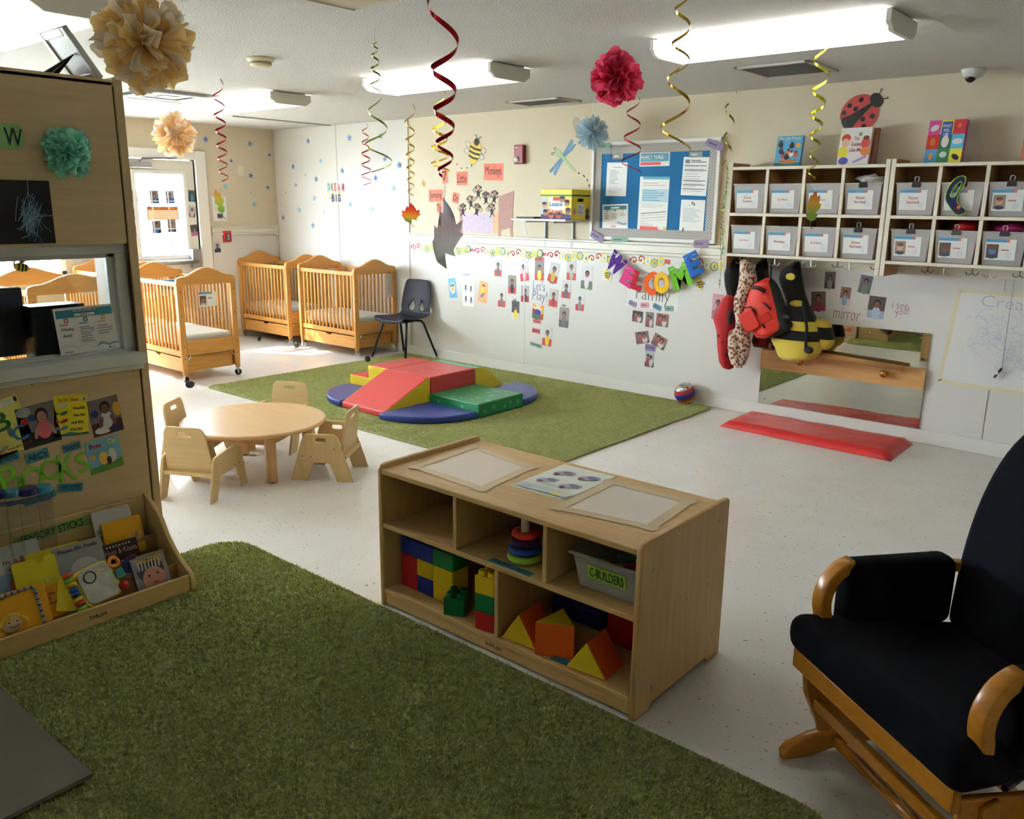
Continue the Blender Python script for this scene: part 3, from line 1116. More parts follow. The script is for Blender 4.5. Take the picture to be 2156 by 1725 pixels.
def sheet_on_top(pts, m, label, tapes=True):
    a = Art(tp, m=m, t=.0012, outline=pts)
    o = a.build('laminated_sheet')
    tag(o, label, 'paper', 'sheets taped to the shelf top')
    if tapes:
        n = len(pts)
        for i in range(n):
            p, q = Vector(pts[i]), Vector(pts[(i + 1) % n])
            d = (q - p).normalized()
            nn = Vector((-d.y, d.x)) * .02
            e_ = d * .03
            B().add([tp.p(*(p - e_ - nn), .0018 + .0004 * i), tp.p(*(q + e_ - nn), .0018 + .0004 * i), tp.p(*(q + e_ + nn), .0018 + .0004 * i), tp.p(*(p - e_ + nn), .0018 + .0004 * i)], [(0, 1, 2, 3)]).build('tape_strip', tape, o)
    return o


sheet_on_top([(-2.335, 2.165), (-1.965, 2.145), (-2.0, 2.465), (-2.36, 2.53)], sh_c, 'blank laminated sheet taped to the left of the shelf top')
sheet_on_top([(-1.635, 2.18), (-1.305, 2.235), (-1.335, 2.54), (-1.655, 2.53)], sh_c, 'blank laminated sheet taped to the right of the shelf top')
f = flatZ(SH).at(-1.797, 2.42, 2)
a = Art(f, .245, .345, mat((236, 240, 226), .5))
for (u, v) in ((.28, .42), (.72, .4), (.3, .72), (.74, .74)):
    a.ell(u, v, .17, .075, (170, 168, 190), rot=20).ell(u + .05, v + .02, .1, .05, (120, 116, 150), rot=-15).ell(u - .08, v - .08, .05, .035, (130, 80, 74))
a.rect(.02, .04, .98, .2, (216, 222, 214)).ell(.2, .1, .1, .04, (196, 200, 230)).ell(.75, .08, .12, .04, (240, 224, 150)).lines(.2, .24, .9, .31, 2, GREYTXT, .3)
o = tag(a.build('poster_sheet'), 'printed sheet with four cloud shapes in the middle of the shelf top', 'paper')
text(f, 'Exploration', 0, -.135, .17, .022, mat((90, 90, 120), .6), o)


# toys in the shelf
def brick(x, y, z, w, d, h, m, nx, ny, label, studs=True, rz=0.):
    r = empty('toy_brick', (x, y, z), rz, label, 'toy brick', 'large plastic building bricks')
    o = B().box(-w / 2 + .0006, w / 2 - .0006, -d / 2 + .0006, d / 2 - .0006, .0003, h).build('brick_body', m, None, bevel=.003, recentre=False)
    o.parent = r
    if studs:
        for i in range(nx):
            for j in range(ny):
                sb = B().lathe([(.015, 0), (.015, .016), (.012, .018), (.012, .006), (.011, .006)], ((i - (nx - 1) / 2) * w / nx, (j - (ny - 1) / 2) * d / ny, h), 12)
                q = link('stud', sb.mesh('stud'), m, None, recentre=False)
                q.parent = r
    return r


TR, TY, TG, TB = (mat(c, .35, name=n) for c, n in (((186, 30, 36), 'toy_red'), ((232, 196, 30), 'toy_yellow'), ((10, 110, 66), 'toy_green'), ((34, 52, 150), 'toy_blue')))
zb = .0765
u = .092
x0 = -2.395
yb = 2.17
for (x, z, w, m, h, lb) in ((x0 + u / 2, zb, u, TR, .142, 'tall red brick at the left of the brick wall in the shelf'),
                            (x0 + 1.5 * u, zb, u, TB, .071, 'blue brick at the foot of the brick wall in the shelf'),
                            (x0 + 2.6 * u, zb, u * 1.2, TY, .142, 'yellow brick at the right of the brick wall in the shelf'),
                            (x0 + 1.5 * u, zb + .071, u, TY, .071, 'yellow brick in the middle of the brick wall in the shelf'),
                            (x0 + u, zb + .142, u * 2, TB, .071, 'long blue brick on top of the brick wall'),
                            (x0 + 2.6 * u, zb + .142, u * 1.2, TG, .071, 'dark green brick on top of the brick wall')):
    brick(x, yb, z, w, .09, h, m, 1, 1, lb, studs=False)
brick(-2.06, 2.11, zb, .085, .085, .07, TG, 2, 2, 'single green studded brick lying in front of the brick wall', rz=R(25))
for i, (m, lb) in enumerate(((TR, 'red brick at the bottom of the three brick tower'), (TG, 'green brick in the middle of the three brick tower'), (TY, 'yellow studded brick on top of the three brick tower'))):
    brick(-1.885, 2.105, zb + i * .0712, .085, .085, .071, m, 2, 2, lb, studs=(i == 2), rz=R(8))
VO = mat((226, 96, 26), .45, bump=.1, bs=25, name='orange_vinyl')


def prism_block(pts, h0, h1, fr, label):
    b = B().ext(fr, pts, h0, h1)
    b.m = [1, 1, 0, 0, 0]
    o = b.build('foam_wedge', [VO, VY], None, bevel=.004)
    return tag(o, label, 'foam block', 'orange and yellow foam wedges')


tri = [(-.078, 0), (.078, 0), (0, .115)]
prism_block(tri, -.13, 0, Fr((-1.725, 2.075, .077), (1, .06, 0), (0, 0, 1)), 'orange foam wedge with yellow triangle next to the shelf divider')
prism_block([(-.07, -.04), (.07, -.055), (.02, .08)], 0, .125, Fr((-1.6, 2.13, .077), (.84, .54, 0), (-.54, .84, 0)), 'orange foam wedge standing upright, yellow triangle on top')
w3 = prism_block(tri, -.13, 0, Fr((-1.43, 2.075, .077), (1, .1, 0), (0, 0, 1)), 'orange foam wedge with white label nearest the shelf side')
for z, lb in ((.0775, 'lower long red foam block at the right back of the shelf'), (.153, 'upper long red foam block at the right back of the shelf')):
    tag(bx('foam_bar', -1.5, -1.25, 2.3, 2.4, z, z + .074, mat((150, 20, 26), .45), bevel=.005), lb, 'foam block', 'long red foam blocks')
tag(bx('foam_bar', -1.78, -1.55, 2.34, 2.42, .0775, .15, mat((20, 34, 110), .45), bevel=.005), 'long dark blue foam block behind the wedges', 'foam block')
tag(bx('foam_bar', -1.78, -1.55, 2.44, 2.52, .0775, .15, mat((14, 80, 50), .45), bevel=.005), 'long dark green foam block behind the wedges', 'foam block')
SIGNB = mat((64, 140, 164), .6, name='teal_sign')
SIGNG = mat((150, 200, 70), .6, name='lime_sign')
f = flatZ(.3605).at(-1.765, 2.077, -1)
o = tag(Art(f, .2, .034, SIGNB, t=.0008).build('sign'), 'teal strip lettered STACKING RINGS on the middle shelf', 'sign')
text(f, 'STACKING RINGS', 0, 0, .18, .022, INK, o, hh=.0009)
o = tag(Art(flatZ(.0765).at(-1.53, 2.09, 4), .1, .034, SIGNB, t=.0008).build('sign'), 'teal strip half hidden under the foam wedges', 'sign')
r = empty('stacking_rings', (-1.765, 2.155, .36), label='ring stacking toy with white post on the middle shelf', cat='toy')
B().lathe([(.03, 0), (.03, .01), (.017, .014), (.015, .17), (.012, .176), (0.0005, .178)], (-1.765, 2.155, .3605), 20).build('post', mat((226, 222, 208), .4), r, smooth=False)
for i, (rr, c) in enumerate(((.064, (150, 190, 40)), (.06, (36, 84, 180)), (.055, (70, 36, 90)), (.048, (206, 60, 40)))):
    z = .3605 + .017 + i * .029
    pr = [(rr - .015 + .016 * math.cos(q), .0145 * math.sin(q)) for q in [2 * math.pi * k / 12 for k in range(13)]]
    b = B()
    b.lathe([(max(.017, a_), b_) for a_, b_ in pr], (-1.765, 2.155, z), 28)
    b.f, b.m = b.f[:-2], b.m[:-2]
    b.build('ring', mat(c, .35), r, smooth=True)
BINM = pane_material((240, 238, 234), .05, 'cloudy_plastic')
nt = BINM.node_tree
dif = nt.nodes.new('ShaderNodeBsdfDiffuse')
dif.inputs[0].default_value = lin((242, 240, 240))
mx = nt.nodes.new('ShaderNodeMixShader')
mx.inputs[0].default_value = .38
outn = [n for n in nt.nodes if n.type == 'OUTPUT_MATERIAL'][0]
prev = outn.inputs[0].links[0].from_socket
nt.links.new(prev, mx.inputs[1])
nt.links.new(dif.outputs[0], mx.inputs[2])
nt.links.new(mx.outputs[0], outn.inputs[0])


def tub(root, x0, x1, y0, y1, z0, z1, tp_=.015, t=.003, m=BINM, rim=.012):
    """tapered open tub"""
    b = B()
    def ring(z, ins, k):
        return [(x0 + ins, y0 + ins, z), (x1 - ins, y0 + ins, z), (x1 - ins, y1 - ins, z), (x0 + ins, y1 - ins, z)]
    rings = [ring(z0, tp_, 0), ring(z1, 0, 0), ring(z1, t, 0), ring(z0 + t, tp_ + t, 0)]
    vs = sum(rings, [])
    fs = [(3, 2, 1, 0), (12, 13, 14, 15)]
    for a in range(3):
        for j in range(4):
            fs.append((a * 4 + j, a * 4 + (j + 1) % 4, a * 4 + 4 + (j + 1) % 4, a * 4 + 4 + j))
    o = b.add(vs, fs).build('tub', m, root, bevel=.004)
    if rim:
        rb = B()
        for q in ((x0 - rim, x1 + rim, y0 - rim, y0), (x0 - rim, x1 + rim, y1, y1 + rim), (x0 - rim, x0, y0, y1), (x1, x1 + rim, y0, y1)):
            rb.box(*q, z1 - .008, z1)
        rb.build('rim', m, root, bevel=.003)
    return o


r = empty('toy_bin', (-1.39, 2.26, .361), label='cloudy plastic bin labelled C-BUILDERS on the right middle shelf', cat='bin')
tub(r, -1.52, -1.256, 2.105, 2.42, .361, .485, .02)
f = Fr((0, 2.1175, 0), (1, 0, 0), (0, .16, 1))
o = Art(Fr((-1.385, 2.1095, .43), (1, 0, 0), (0, -.16, 1)), .15, .05, SIGNG, t=.001).build('bin_label', r)
text(Fr((-1.385, 2.1095, .43), (1, 0, 0), (0, -.16, 1)), 'C-BUILDERS', 0, 0, .13, .034, INK, o, hh=.0012)
rnd = random.Random(3)
for i in range(12):
    c = [(40, 80, 170), (190, 50, 40), (230, 190, 40), (40, 120, 70)][i % 4]
    x, y, z = rnd.uniform(-1.46, -1.31), rnd.uniform(2.17, 2.36), .39 + .07 * (i / 12) + rnd.uniform(0, .02)
    q = rnd.uniform(0, 6.28)
    o = B().tube([(x + .035 * math.cos(q + t_), y + .035 * math.sin(q + t_), z) for t_ in [k * .5 for k in range(9)]], .009, 6).build('builder_ring', mat(c, .4), None, smooth=True)
    tag(o, '%s C-shaped plastic builder piece inside the C-BUILDERS bin' % ['blue', 'red', 'yellow', 'green'][i % 4], 'toy', 'C-shaped pieces in the bin')

# ================================================================== red mat, mirror, pull-up rail
mt = B()
n = 24
vs, fs = [], []
x0, x1, y0, y1 = -2.74, -1.5, 5.6, 6.1
for i in range(n + 1):
    for j in range(13):
        u_, v_ = i / n, j / 12
        x, y = x0 + (x1 - x0) * u_, y0 + (y1 - y0) * v_
        e_ = min(u_, 1 - u_, v_ * .45, (1 - v_) * .45)
        z = .05 * min(1, e_ / .03) ** .5 + .006 * noise.noise(Vector((x * 9, y * 9, 0))) + .008 * noise.noise(Vector((x * 2.5, y * 14, 3))) if e_ > 0 else .004
        vs.append((x + .02 * noise.noise(Vector((x * 3, y * 3, 8))), y - .06 * (u_ - .5) * (1 - v_), max(.003, z)))
for i in range(n):
    for j in range(12):
        fs.append((i * 13 + j, (i + 1) * 13 + j, (i + 1) * 13 + j + 1, i * 13 + j + 1))
k = len(vs)
rim = [i * 13 for i in range(n + 1)] + [n * 13 + j for j in range(1, 13)] + [i * 13 + 12 for i in range(n - 1, -1, -1)] + [j for j in range(11, 0, -1)]
vs += [(vs[q][0], vs[q][1], 0.001) for q in rim]
for a_ in range(len(rim)):
    b_ = (a_ + 1) % len(rim)
    fs.append((rim[a_], k + a_, k + b_, rim[b_]))
fs.append(tuple(range(k + len(rim) - 1, k - 1, -1)))
o = mt.add(vs, fs).build('tumbling_mat', mat((206, 48, 44), .28, bump=1., bs=12, name='wrinkled_red_vinyl'), None, smooth=True)
tag(o, 'wrinkled red vinyl mat on the floor below the mirror', 'mat')

MX0, MX1, MZ0, MZ1 = -2.69, -1.5, .105, .775
mir = empty('low_mirror', (-2.1, D - .02, MZ0), label='wide low wall mirror above the red mat', cat='mirror')
bx('mirror_sheet', MX0, MX1, D - .016, D - .0065, MZ0, MZ1, mat((205, 208, 204), .015, metal=1., name='mirror_glass'), mir)
for x in (-2.64, -2.3, -1.9, -1.56):
    for z in (.14, .42, .74):
        if z != .42 or x in (-2.64, -1.56):
            B().lathe([(.007, 0), (.006, .004), (.001, .005)], (x, D - .016, z), 8, axis=Vector((0, -1, 0))).build('mirror_screw', STEEL, mir)
rl = empty('pull_up_rail', (-2.1, D - .03, .4), label='maple pull-up rail fixed across the mirror', cat='rail')
bx('rail_board', MX0, MX1 + .005, D - .036, D - .017, .385, .53, wood((206, 156, 98), 0, .4, .14), rl, .004)
B().tube([(-2.55, D - .085, .565), (-1.63, D - .085, .525)], .021, 14).build('grab_dowel', wood((206, 156, 98), 0, .35, .1), rl, smooth=True)
for x, z in ((-2.45, .555), (-1.73, .53)):
    B().tube([(x, D - .03, z - .02), (x, D - .085, z)], .012, 8).build('dowel_bracket', wood((206, 156, 98), 1, .4), rl)
for px_, py_, lb in ((1683, 762, 'left one of the two apple-shaped brass knobs on the mirror rail'), (1860, 787, 'right one of the two apple-shaped brass knobs on the mirror rail')):
    q = aty(px_, py_, D - .07)
    e = empty('apple_knob', (q.x, D - .037, q.z), label=lb, cat='knob', group='apple knobs on the mirror rail')
    B().lathe([(.002, -.022), (.012, -.024), (.024, -.01), (.026, .004), (.02, .018), (.008, .02), (.002, .014)], (q.x, D - .066, q.z), 16).build('apple', BRASS, e, smooth=True)
    B().tube([(q.x, D - .066, q.z + .014), (q.x + .004, D - .066, q.z + .03)], .002, 5).build('stalk', mat((90, 60, 30), .6), e)
    B().lathe([(.014, -.0245), (.023, -.011), (.0235, -.012), (.014, -.026)], (q.x, D - .066, q.z), 14).build('red_base', mat((180, 40, 30), .4), e)
    B().tube([(q.x, D - .04, q.z), (q.x, D - .037, q.z)], .01, 8).build('washer', BRASS, e)
    B().ball((q.x + .002, D - .093, q.z - .002), .004, 8, 6).build('core_mark', BLACK, e)

# ball
p = atz(1442, 832, .07)
p.y = D - .1
q = aty(1442, 826, p.y)
e = empty('toy_ball', (q.x, p.y, .012), label='shiny multicoloured toy ball on the floor by the wall', cat='ball')
bc = Vector((q.x, p.y, .012 + .088))
for i, (a0_, a1_, m) in enumerate(((0, 62, mat((206, 206, 210), .12, metal=.9)), (62, 80, mat((176, 40, 44), .3)), (80, 112, mat((40, 44, 130), .3)), (112, 130, mat((190, 50, 30), .3)), (130, 180, mat((226, 190, 40), .3)))):
    pr = [(.088 * math.sin(R(t_)) + 1e-4, .088 * math.cos(R(t_))) for t_ in [a0_ + (a1_ - a0_) * k / 8 for k in range(9)]]
    ax = Vector((-.25, -.3, 1)).normalized()
    b = B().lathe(pr[::-1], bc, 24, axis=ax)
    b.build('ball_band', m, e, smooth=True)
for k in range(5):
    q_ = R(72 * k)
    v = Vector((.06 * math.cos(q_), .06 * math.sin(q_), .066))
    B().ball(bc + Vector((-.25, -.3, 1)).normalized().to_track_quat('Z', 'Y') @ v, .009, 8, 6).build('flower_dot', mat((226, 190, 60), .3), e)


# ================================================================== wooden divider with a sliding glass window
DX = -3.46
dv = empty('room_divider', (DX - .17, .95, 0), label='tall maple room divider with a white framed sliding window', cat='divider')
DM, DM2 = wood((198, 170, 128), 1, .45, .1, 'divider_maple'), wood((198, 170, 128), 2, .45, .1, 'divider_maple')
DY0, DY1 = .12, 1.665
bx('front_panel', DX - .02, DX, DY0 + .03, 1.625, 1.43, 2.05, DM, dv, .002)
bx('front_panel', DX - .02, DX, DY0 + .03, 1.625, .02, .935, DM, dv, .002)
for y in (DY0, DY1 - .034):
    bx('side_board', DX - .34, DX + .004, y, y + .034, 0, 2.07, DM2, dv, .004)
bx('gap_shade', DX - .018, DX - .006, 1.625, 1.632, .02, 2.05, mat((90, 62, 34), .7), dv)  # dark colour paints the shade in the gap between front panel and side board
bx('top_board', DX - .34, DX, DY0 + .034, DY1 - .034, 2.035, 2.06, DM, dv, .003)
bx('back_board', DX - .34, DX - .325, DY0 + .034, DY1 - .034, 1.45, 2.035, DM, dv)
bx('back_board', DX - .34, DX - .325, DY0 + .034, DY1 - .034, .02, .9, DM, dv)
bx('counter_board', DX - .34, DX - .02, DY0 + .034, DY1 - .034, .9, .935, DM, dv, .002)
VW = mat((206, 208, 204), .4, name='white_vinyl_frame')
wf = B()
for q in ((1.585, 1.63, .985, 1.43), (DY0 + .034, DY0 + .07, .985, 1.43)):
    wf.box(DX - .09, DX - .03, *q)
for q in ((DY0 + .034, 1.63, 1.39, 1.43), (DY0 + .034, 1.63, .94, .985)):
    wf.box(DX - .09, DX - .022, *q)
wfo = wf.build('window_frame', VW, dv, bevel=.004)
sf = B()
for q in ((1.555, 1.588, .985, 1.39), (DY0 + .07, DY0 + .1, .985, 1.39), (DY0 + .07, 1.588, .985, 1.0), (DY0 + .07, 1.588, 1.372, 1.39)):
    sf.box(DX - .076, DX - .05, *q)
sf.build('sliding_sash', VW, wfo, bevel=.003)
for x in (-.04, -.06, -.08):
    bx('track_rib', DX + x - .003, DX + x + .003, DY0 + .07, 1.6, .985, .995, VW, wfo)
bx('pane', DX - .065, DX - .061, DY0 + .1, 1.556, 1.0, 1.375, PANE, wfo)
B().box(DX - .022, DX + .045, DY0, 1.64, .935, .982).box(DX - .022, DX + .02, DY0, 1.64, .91, .935).build('window_sill', mat((214, 214, 208), .4), dv, bevel=.006)
for y in (1.6, 1.2):
    B().lathe([(.004, 0), (.003, .003)], (DX, y, .905), 8, axis=Vector((1, 0, 0))).build('screw', STEEL, dv)

# monitor and printer behind the glass
e = empty('computer_monitor', (DX - .22, 1.1, .935), label='black computer monitor behind the divider glass', cat='monitor')
p0, p1 = atx(44, 604, DX - .2), atx(44, 750, DX - .2)
bx('screen_back', DX - .23, DX - .19, .62, p0.y, .99, p0.z, BLACK, e, .01)
bx('stand_foot', DX - .28, DX - .14, .8, 1.05, .936, .95, BLACK, e, .004)
bx('stand_neck', DX - .235, DX - .215, .88, .97, .945, 1.05, BLACK, e, .004)
p0 = atx(120, 640, DX - .16)
e = empty('document_box', (DX - .16, 1.3, .935), label='low black box beside the monitor behind the glass', cat='box')
bx('box_body', DX - .21, DX - .1, atx(50, 640, DX - .16).y, p0.y + .08, .936, p0.z, mat((16, 18, 28), .35), e, .008)
bx('box_lid', DX - .212, DX - .098, atx(50, 640, DX - .16).y - .002, p0.y + .082, p0.z - .03, p0.z + .002, mat((24, 26, 36), .3), e, .004)

df = wallX(DX + .0005)
# the notice on the sill
nf = Fr((DX - .045, 0, 0), (0, 1, 0), (0, 0, 1))
ca, cb = nf.px(183, 693)
w, h = .235, .185
nf = Fr(nf.p(ca, cb), (0, 1, .02), (-.12, -.02, 1))
a = Art(nf, w, h, WHITE)
TEAL = (52, 128, 152)
a.rect(.03, .78, .97, .95, TEAL).rect(.33, .8, .67, .86, (226, 228, 222))
for u_, c in ((.18, (208, 90, 84)), (.5, TEAL), (.8, (226, 170, 70))):
    a.rect(u_ - .035, .68, u_ + .035, .77, c).ell(u_, .725, .018, .025, WHITE)
    a.lines(u_ - .12, .62, u_ + .12, .66, 1, c, .5)
a.lines(.38, .22, .64, .59, 7, GREYTXT, .35).lines(.68, .35, .95, .58, 4, GREYTXT, .3)
a.line([(.02, .16), (.15, .19), (.3, .13), (.42, .2), (.52, .12), (.62, .1), (.7, .18)], .004, (150, 160, 164))
a.poly([(.6, .1), (.68, .2), (.76, .18), (.82, .13), (.9, .17), (.99, .16), (.99, .12), (.9, .12), (.82, .09), (.74, .13), (.68, .13)], (150, 190, 204))
a.lines(.06, .03, .3, .07, 1, GREYTXT, .5).ell(.83, .05, .015, .02, INK).lines(.86, .03, .95, .06, 1, GREYTXT, .5).line([(.34, .65), (.34, .2)], .003, GREYTXT).line([(.65, .66), (.65, .25)], .003, GREYTXT)
o = tag(a.build('notice'), 'teal headed printed notice reading Chalky Art on the divider sill', 'paper')
text(nf, 'OUR DEVELOPMENT IN', 0, .077, .09, .0085, WHITE, o, hh=.004)
text(nf, 'INFANT 2', 0, .0615, .036, .0075, INK, o, hh=.004)
text(nf, 'Chalky', -.075, .006, .048, .014, INK, o, hh=.004)
text(nf, 'Art!!', -.08, -.018, .034, .011, INK, o, hh=.004)

# plush-like paper bee on the glass
bf = Fr((DX - .058, 0, 0), (0, 1, 0), (0, 0, 1))
bf = bf.pxat(45, 563, -12)


def bee(fr, L, label, name='paper_bee', wings=1, up=True):
    e = tag(empty(name, fr.p(0, 0)), label, 'decoration')
    YB, KB = mat((232, 204, 60), .6), mat((34, 32, 34), .6)
    body = [(L * .5 * math.cos(t_) + (.06 * L if abs(t_) < .05 else 0), L * .3 * math.sin(t_)) for t_ in [2 * math.pi * i / 28 for i in range(28)]]
    b_ = B().ext(fr, body, 0, .002)
    bo = b_.build('bee_body', YB, e)
    for c in (-.18, .06, .28):
        hh_ = .3 * L * math.sqrt(max(.05, 1 - (c / .5) ** 2)) * .98
        st_ = [(c * L - .05 * L, -hh_), (c * L + .05 * L, -hh_), (c * L + .075 * L, 0), (c * L + .05 * L, hh_), (c * L - .05 * L, hh_), (c * L - .025 * L, 0)]
        B().ext(fr, st_, .002, .0026).build('stripe', KB, bo)
    B().ext(fr, [(.48 * L, -.03 * L), (.6 * L, 0), (.48 * L, .03 * L)], 0, .0022).build('sting', KB, e)
    for k_ in range(wings + 1):
        B().ext(fr, ellipse(-.05 * L + .12 * L * k_, .42 * L, .1 * L, .19 * L, 14, -20 - 22 * k_), -.001, .0005).build('wing', mat((176, 182, 196), .5), e)
    for k_ in (0, 1):
        B().tube([fr.p(-.46 * L, .12 * L * k_, .002), fr.p(-.52 * L, .22 * L + .1 * L * k_, .004)], .0012 + L * .004, 5).build('antenna', KB, e)
    return e


bee(bf, .055, 'yellow and black paper bee stuck to the divider window')

# ---- things on the upper face
f = df.at(1.3, 1.535, 1)
q = df.px(104, 381), df.px(116, 512)
f = df.at((q[0][0] + q[1][0]) / 2 - .15, (q[0][1] + q[1][1]) / 2, 0)
ah = q[0][1] - q[1][1]
a = Art(f, .3, ah, mat((30, 28, 32), .8), t=.002)
rnd = random.Random(9)
for i in range(70):
    x_, y_ = rnd.gauss(.72, .06), rnd.gauss(.42, .14)
    q_ = rnd.gauss(1.2, .5)
    l_ = rnd.uniform(.06, .22)
    c_ = rnd.uniform(-.06, .06)
    a.line([(x_ + (l_ * t_ * math.cos(q_) + c_ * t_ * t_) * .8, y_ + l_ * t_ * math.sin(q_) * 1.2) for t_ in (-1, -.5, 0, .5, 1)], .006, (104, 140, 158) if i % 3 else (136, 166, 180))
tag(a.build('chalk_drawing'), 'black paper with pale blue chalk scribbles on the divider', 'drawing')
f = df.pxat(10, 287, -2)
a = Art(f, .13, .092, mat((132, 176, 112), .7), outline=smooth_poly([(-.065, -.04), (.03, -.045), (.065, -.03), (.062, .04), (.02, .046), (-.065, .042)], 1))
o = tag(a.build('letter_card'), 'green paper card with a black letter W at the left edge', 'card')
text(f, 'W', .028, 0, .06, .062, mat((24, 34, 24), .6), o, hh=.0018)
text(f, 'O', -.04, 0, .04, .062, mat((24, 34, 24), .6), o, hh=.0018)

# ---- things on the lower face
f = df.pxat(7, 902, 13)
a = Art(f, .17, .215, mat((226, 218, 110), .5))
a.rect(.1, .86, .92, .96, (226, 222, 206)).ell(.94, .93, .035, .05, INK).ell(.35, .14, .12, .03, (150, 150, 170), rot=15).ell(.6, .4, .06, .1, (130, 130, 134))
o = tag(a.build('book_cover'), 'yellow alphabet cover with big green B and blue C', 'paper')
text(f, 'B', -.0, .028, .062, .075, mat((40, 110, 50), .6), o, hh=.003, off=.01)
text(f, 'C', .045, -.04, .052, .062, mat((40, 110, 180), .6), o, hh=.003, off=.01)
text(f, 'Amazing Alphabet Book', .0, -.088, .15, .012, mat((170, 60, 40), .6), o, hh=.003)


def kid_photo(fr, w, h, bg, floor, shirt, label, skin=(150, 104, 82), hair=(52, 36, 32), cx=.52, hy=.62, sc=1., arms=True, extra=None, name='photograph', group=None, m=None):
    a = Art(fr, w, h, m or mat(bg, .35))
    a.rect(0, 0, 1, .36, floor)
    if extra:
        for x, y, rx, ry, c in extra:
            a.ell(x, y, rx, ry, c)
    asp = w / h
    s_ = sc
    a.ell(cx, hy - .3 * s_, .2 * s_, .24 * s_, shirt)
    if arms:
        a.ell(cx - .2 * s_, hy - .34 * s_, .06 * s_, .17 * s_, skin, rot=-25).ell(cx + .2 * s_, hy - .34 * s_, .06 * s_, .17 * s_, skin, rot=25)
    a.ell(cx, hy + .05 * s_, .17 * s_, .17 * s_ * asp * 1.2, hair)
    a.ell(cx, hy, .125 * s_, .15 * s_ * asp * 1.1, skin)
    for q_ in (-1, 1):
        a.ell(cx + q_ * .045 * s_, hy + .015 * s_, .014 * s_, .014 * s_, (40, 26, 24), 8)
    a.ell(cx, hy - .06 * s_ * asp, .04 * s_, .012 * s_, (120, 60, 56), 8)
    return tag(a.build(name), label, 'photo', group)


kid_photo(df.pxat(81, 895, 6), .142, .165, (112, 106, 108), (44, 40, 40), (206, 92, 104), 'photo of a crawling child in a pink top on the divider', hair=(46, 32, 34), skin=(172, 124, 104), cx=.62, hy=.68, extra=[(.17, .66, .1, .08, (170, 34, 44)), (.38, .7, .1, .08, (40, 60, 130)), (.2, .88, .2, .12, (160, 160, 160))])
kid_photo(df.pxat(222, 876, 6), .125, .155, (116, 98, 104), (70, 40, 44), (210, 206, 206), 'photo of a child reading in a white top on the divider', hair=(40, 28, 30), skin=(110, 76, 62), cx=.52, hy=.7, extra=[(.16, .62, .12, .1, (40, 56, 130)), (.9, .62, .14, .2, (190, 150, 50)), (.35, .14, .3, .1, (220, 214, 206)), (.75, .14, .24, .1, (54, 44, 90))])
f = df.pxat(150, 874, -5)
a = Art(f, .132, .168, mat((228, 204, 24), .5))
a.poly([(0, 0), (1, 0), (1, .06), (.7, .05), (.45, .09), (.2, .05), (0, .07)], (60, 130, 120))
for y_, c in ((.74, (190, 200, 190)), (.56, (70, 140, 60)), (.37, (196, 70, 40)), (.2, (80, 140, 190))):
    a.ell(.28, y_, .12, .045, c, rot=14).poly([(.16, y_), (.05, y_ + .05), (.06, y_ - .05)], c)
a.rect(.82, .82, .95, .94, (214, 214, 204)).ell(.88, .88, .03, .04, (60, 90, 130))
o = tag(a.build('book_cover'), 'bright yellow cover with four painted fish on the divider', 'paper')
text(f, 'By Dr. Seuss', -.01, .062, .075, .016, mat((176, 60, 40), .6), o, hh=.0035)
for s_, x_, y_ in (('One fish', .03, .028), ('two fish', .03, -.001), ('red fish', .022, -.03), ('blue fish', .018, -.058)):
    text(f, s_, x_, y_, .046, .012, INK, o, hh=.0035, off=.01)
f = df.pxat(220, 957, 6)
a = Art(f, .138, .14, mat((120, 176, 206), .5))
a.poly([(0, 0), (1, 0), (1, .26), (.6, .22), (.3, .2), (0, .18)], (90, 140, 50)).ell(.15, .5, .08, .08, (230, 190, 50)).ell(.45, .4, .14, .2, (214, 166, 60)).ell(.72, .42, .12, .22, (214, 210, 206)).ell(.6, .3, .07, .12, (46, 44, 56))
o = tag(a.build('book_cover'), 'light blue picture book cover below the reading photo', 'paper')
text(f, 'Pete', -.03, .047, .045, .022, mat((196, 40, 60), .6), o, hh=.003, off=.015)
text(f, 'Cat', .038, .05, .036, .02, mat((236, 226, 90), .6), o, hh=.003, off=.015)


def word_card(fr, s_, w, h, m, ink, label, name='word_card', group=None, lh=.62):
    a = Art(fr, w, h, m if isinstance(m, bpy.types.Material) else mat(m, .65))
    o = tag(a.build(name), label, 'sign', group)
    text(fr, s_, 0, 0, w * .82, h * lh, ink if isinstance(ink, bpy.types.Material) else mat(ink, .65), o, hh=.0018)
    return o


for (x_, y_, r_, s_, w_, h_) in ((10, 966, 8, 'NUMBERS', .1, .038), (78, 960, 8, 'ABC\'s', .085, .042), (151, 942, 6, 'SHAPES', .07, .03), (147, 1027, -10, 'OPPOSITES', .1, .036), (84, 1049, 8, 'ANIMALS', .12, .03)):
    word_card(df.pxat(x_, y_, r_), s_, w_, h_, SIGNB, INK, 'teal word card reading %s on the divider' % s_, group='teal word cards on the divider')
LIME = mat((116, 200, 40), .6, name='lime_card')
DOT = mat((200, 236, 150), .6)
for ch, x_, y_, w_, h_, r_, lb in (('B', 22, 1008, .075, .11, 14, 'lime dotted letter B on the divider'), ('O', 68, 1006, .082, .095, 8, 'lime dotted letter O right of the letter B'), ('O', 107, 988, .082, .092, 8, 'lime dotted letter O left of the letter K'), ('K', 142, 984, .066, .115, 2, 'lime dotted letter K on the divider'), ('S', 173, 974, .05, .085, 12, 'lime dotted letter S at the end of BOOKS')):
    f = df.pxat(x_, y_, r_)
    o = text(f, ch, 0, 0, w_, h_, LIME, None, name='paper_letter', ex=.001, hh=.0002, off=.0)
    tag(o, lb, 'letter', 'letters spelling BOOKS')

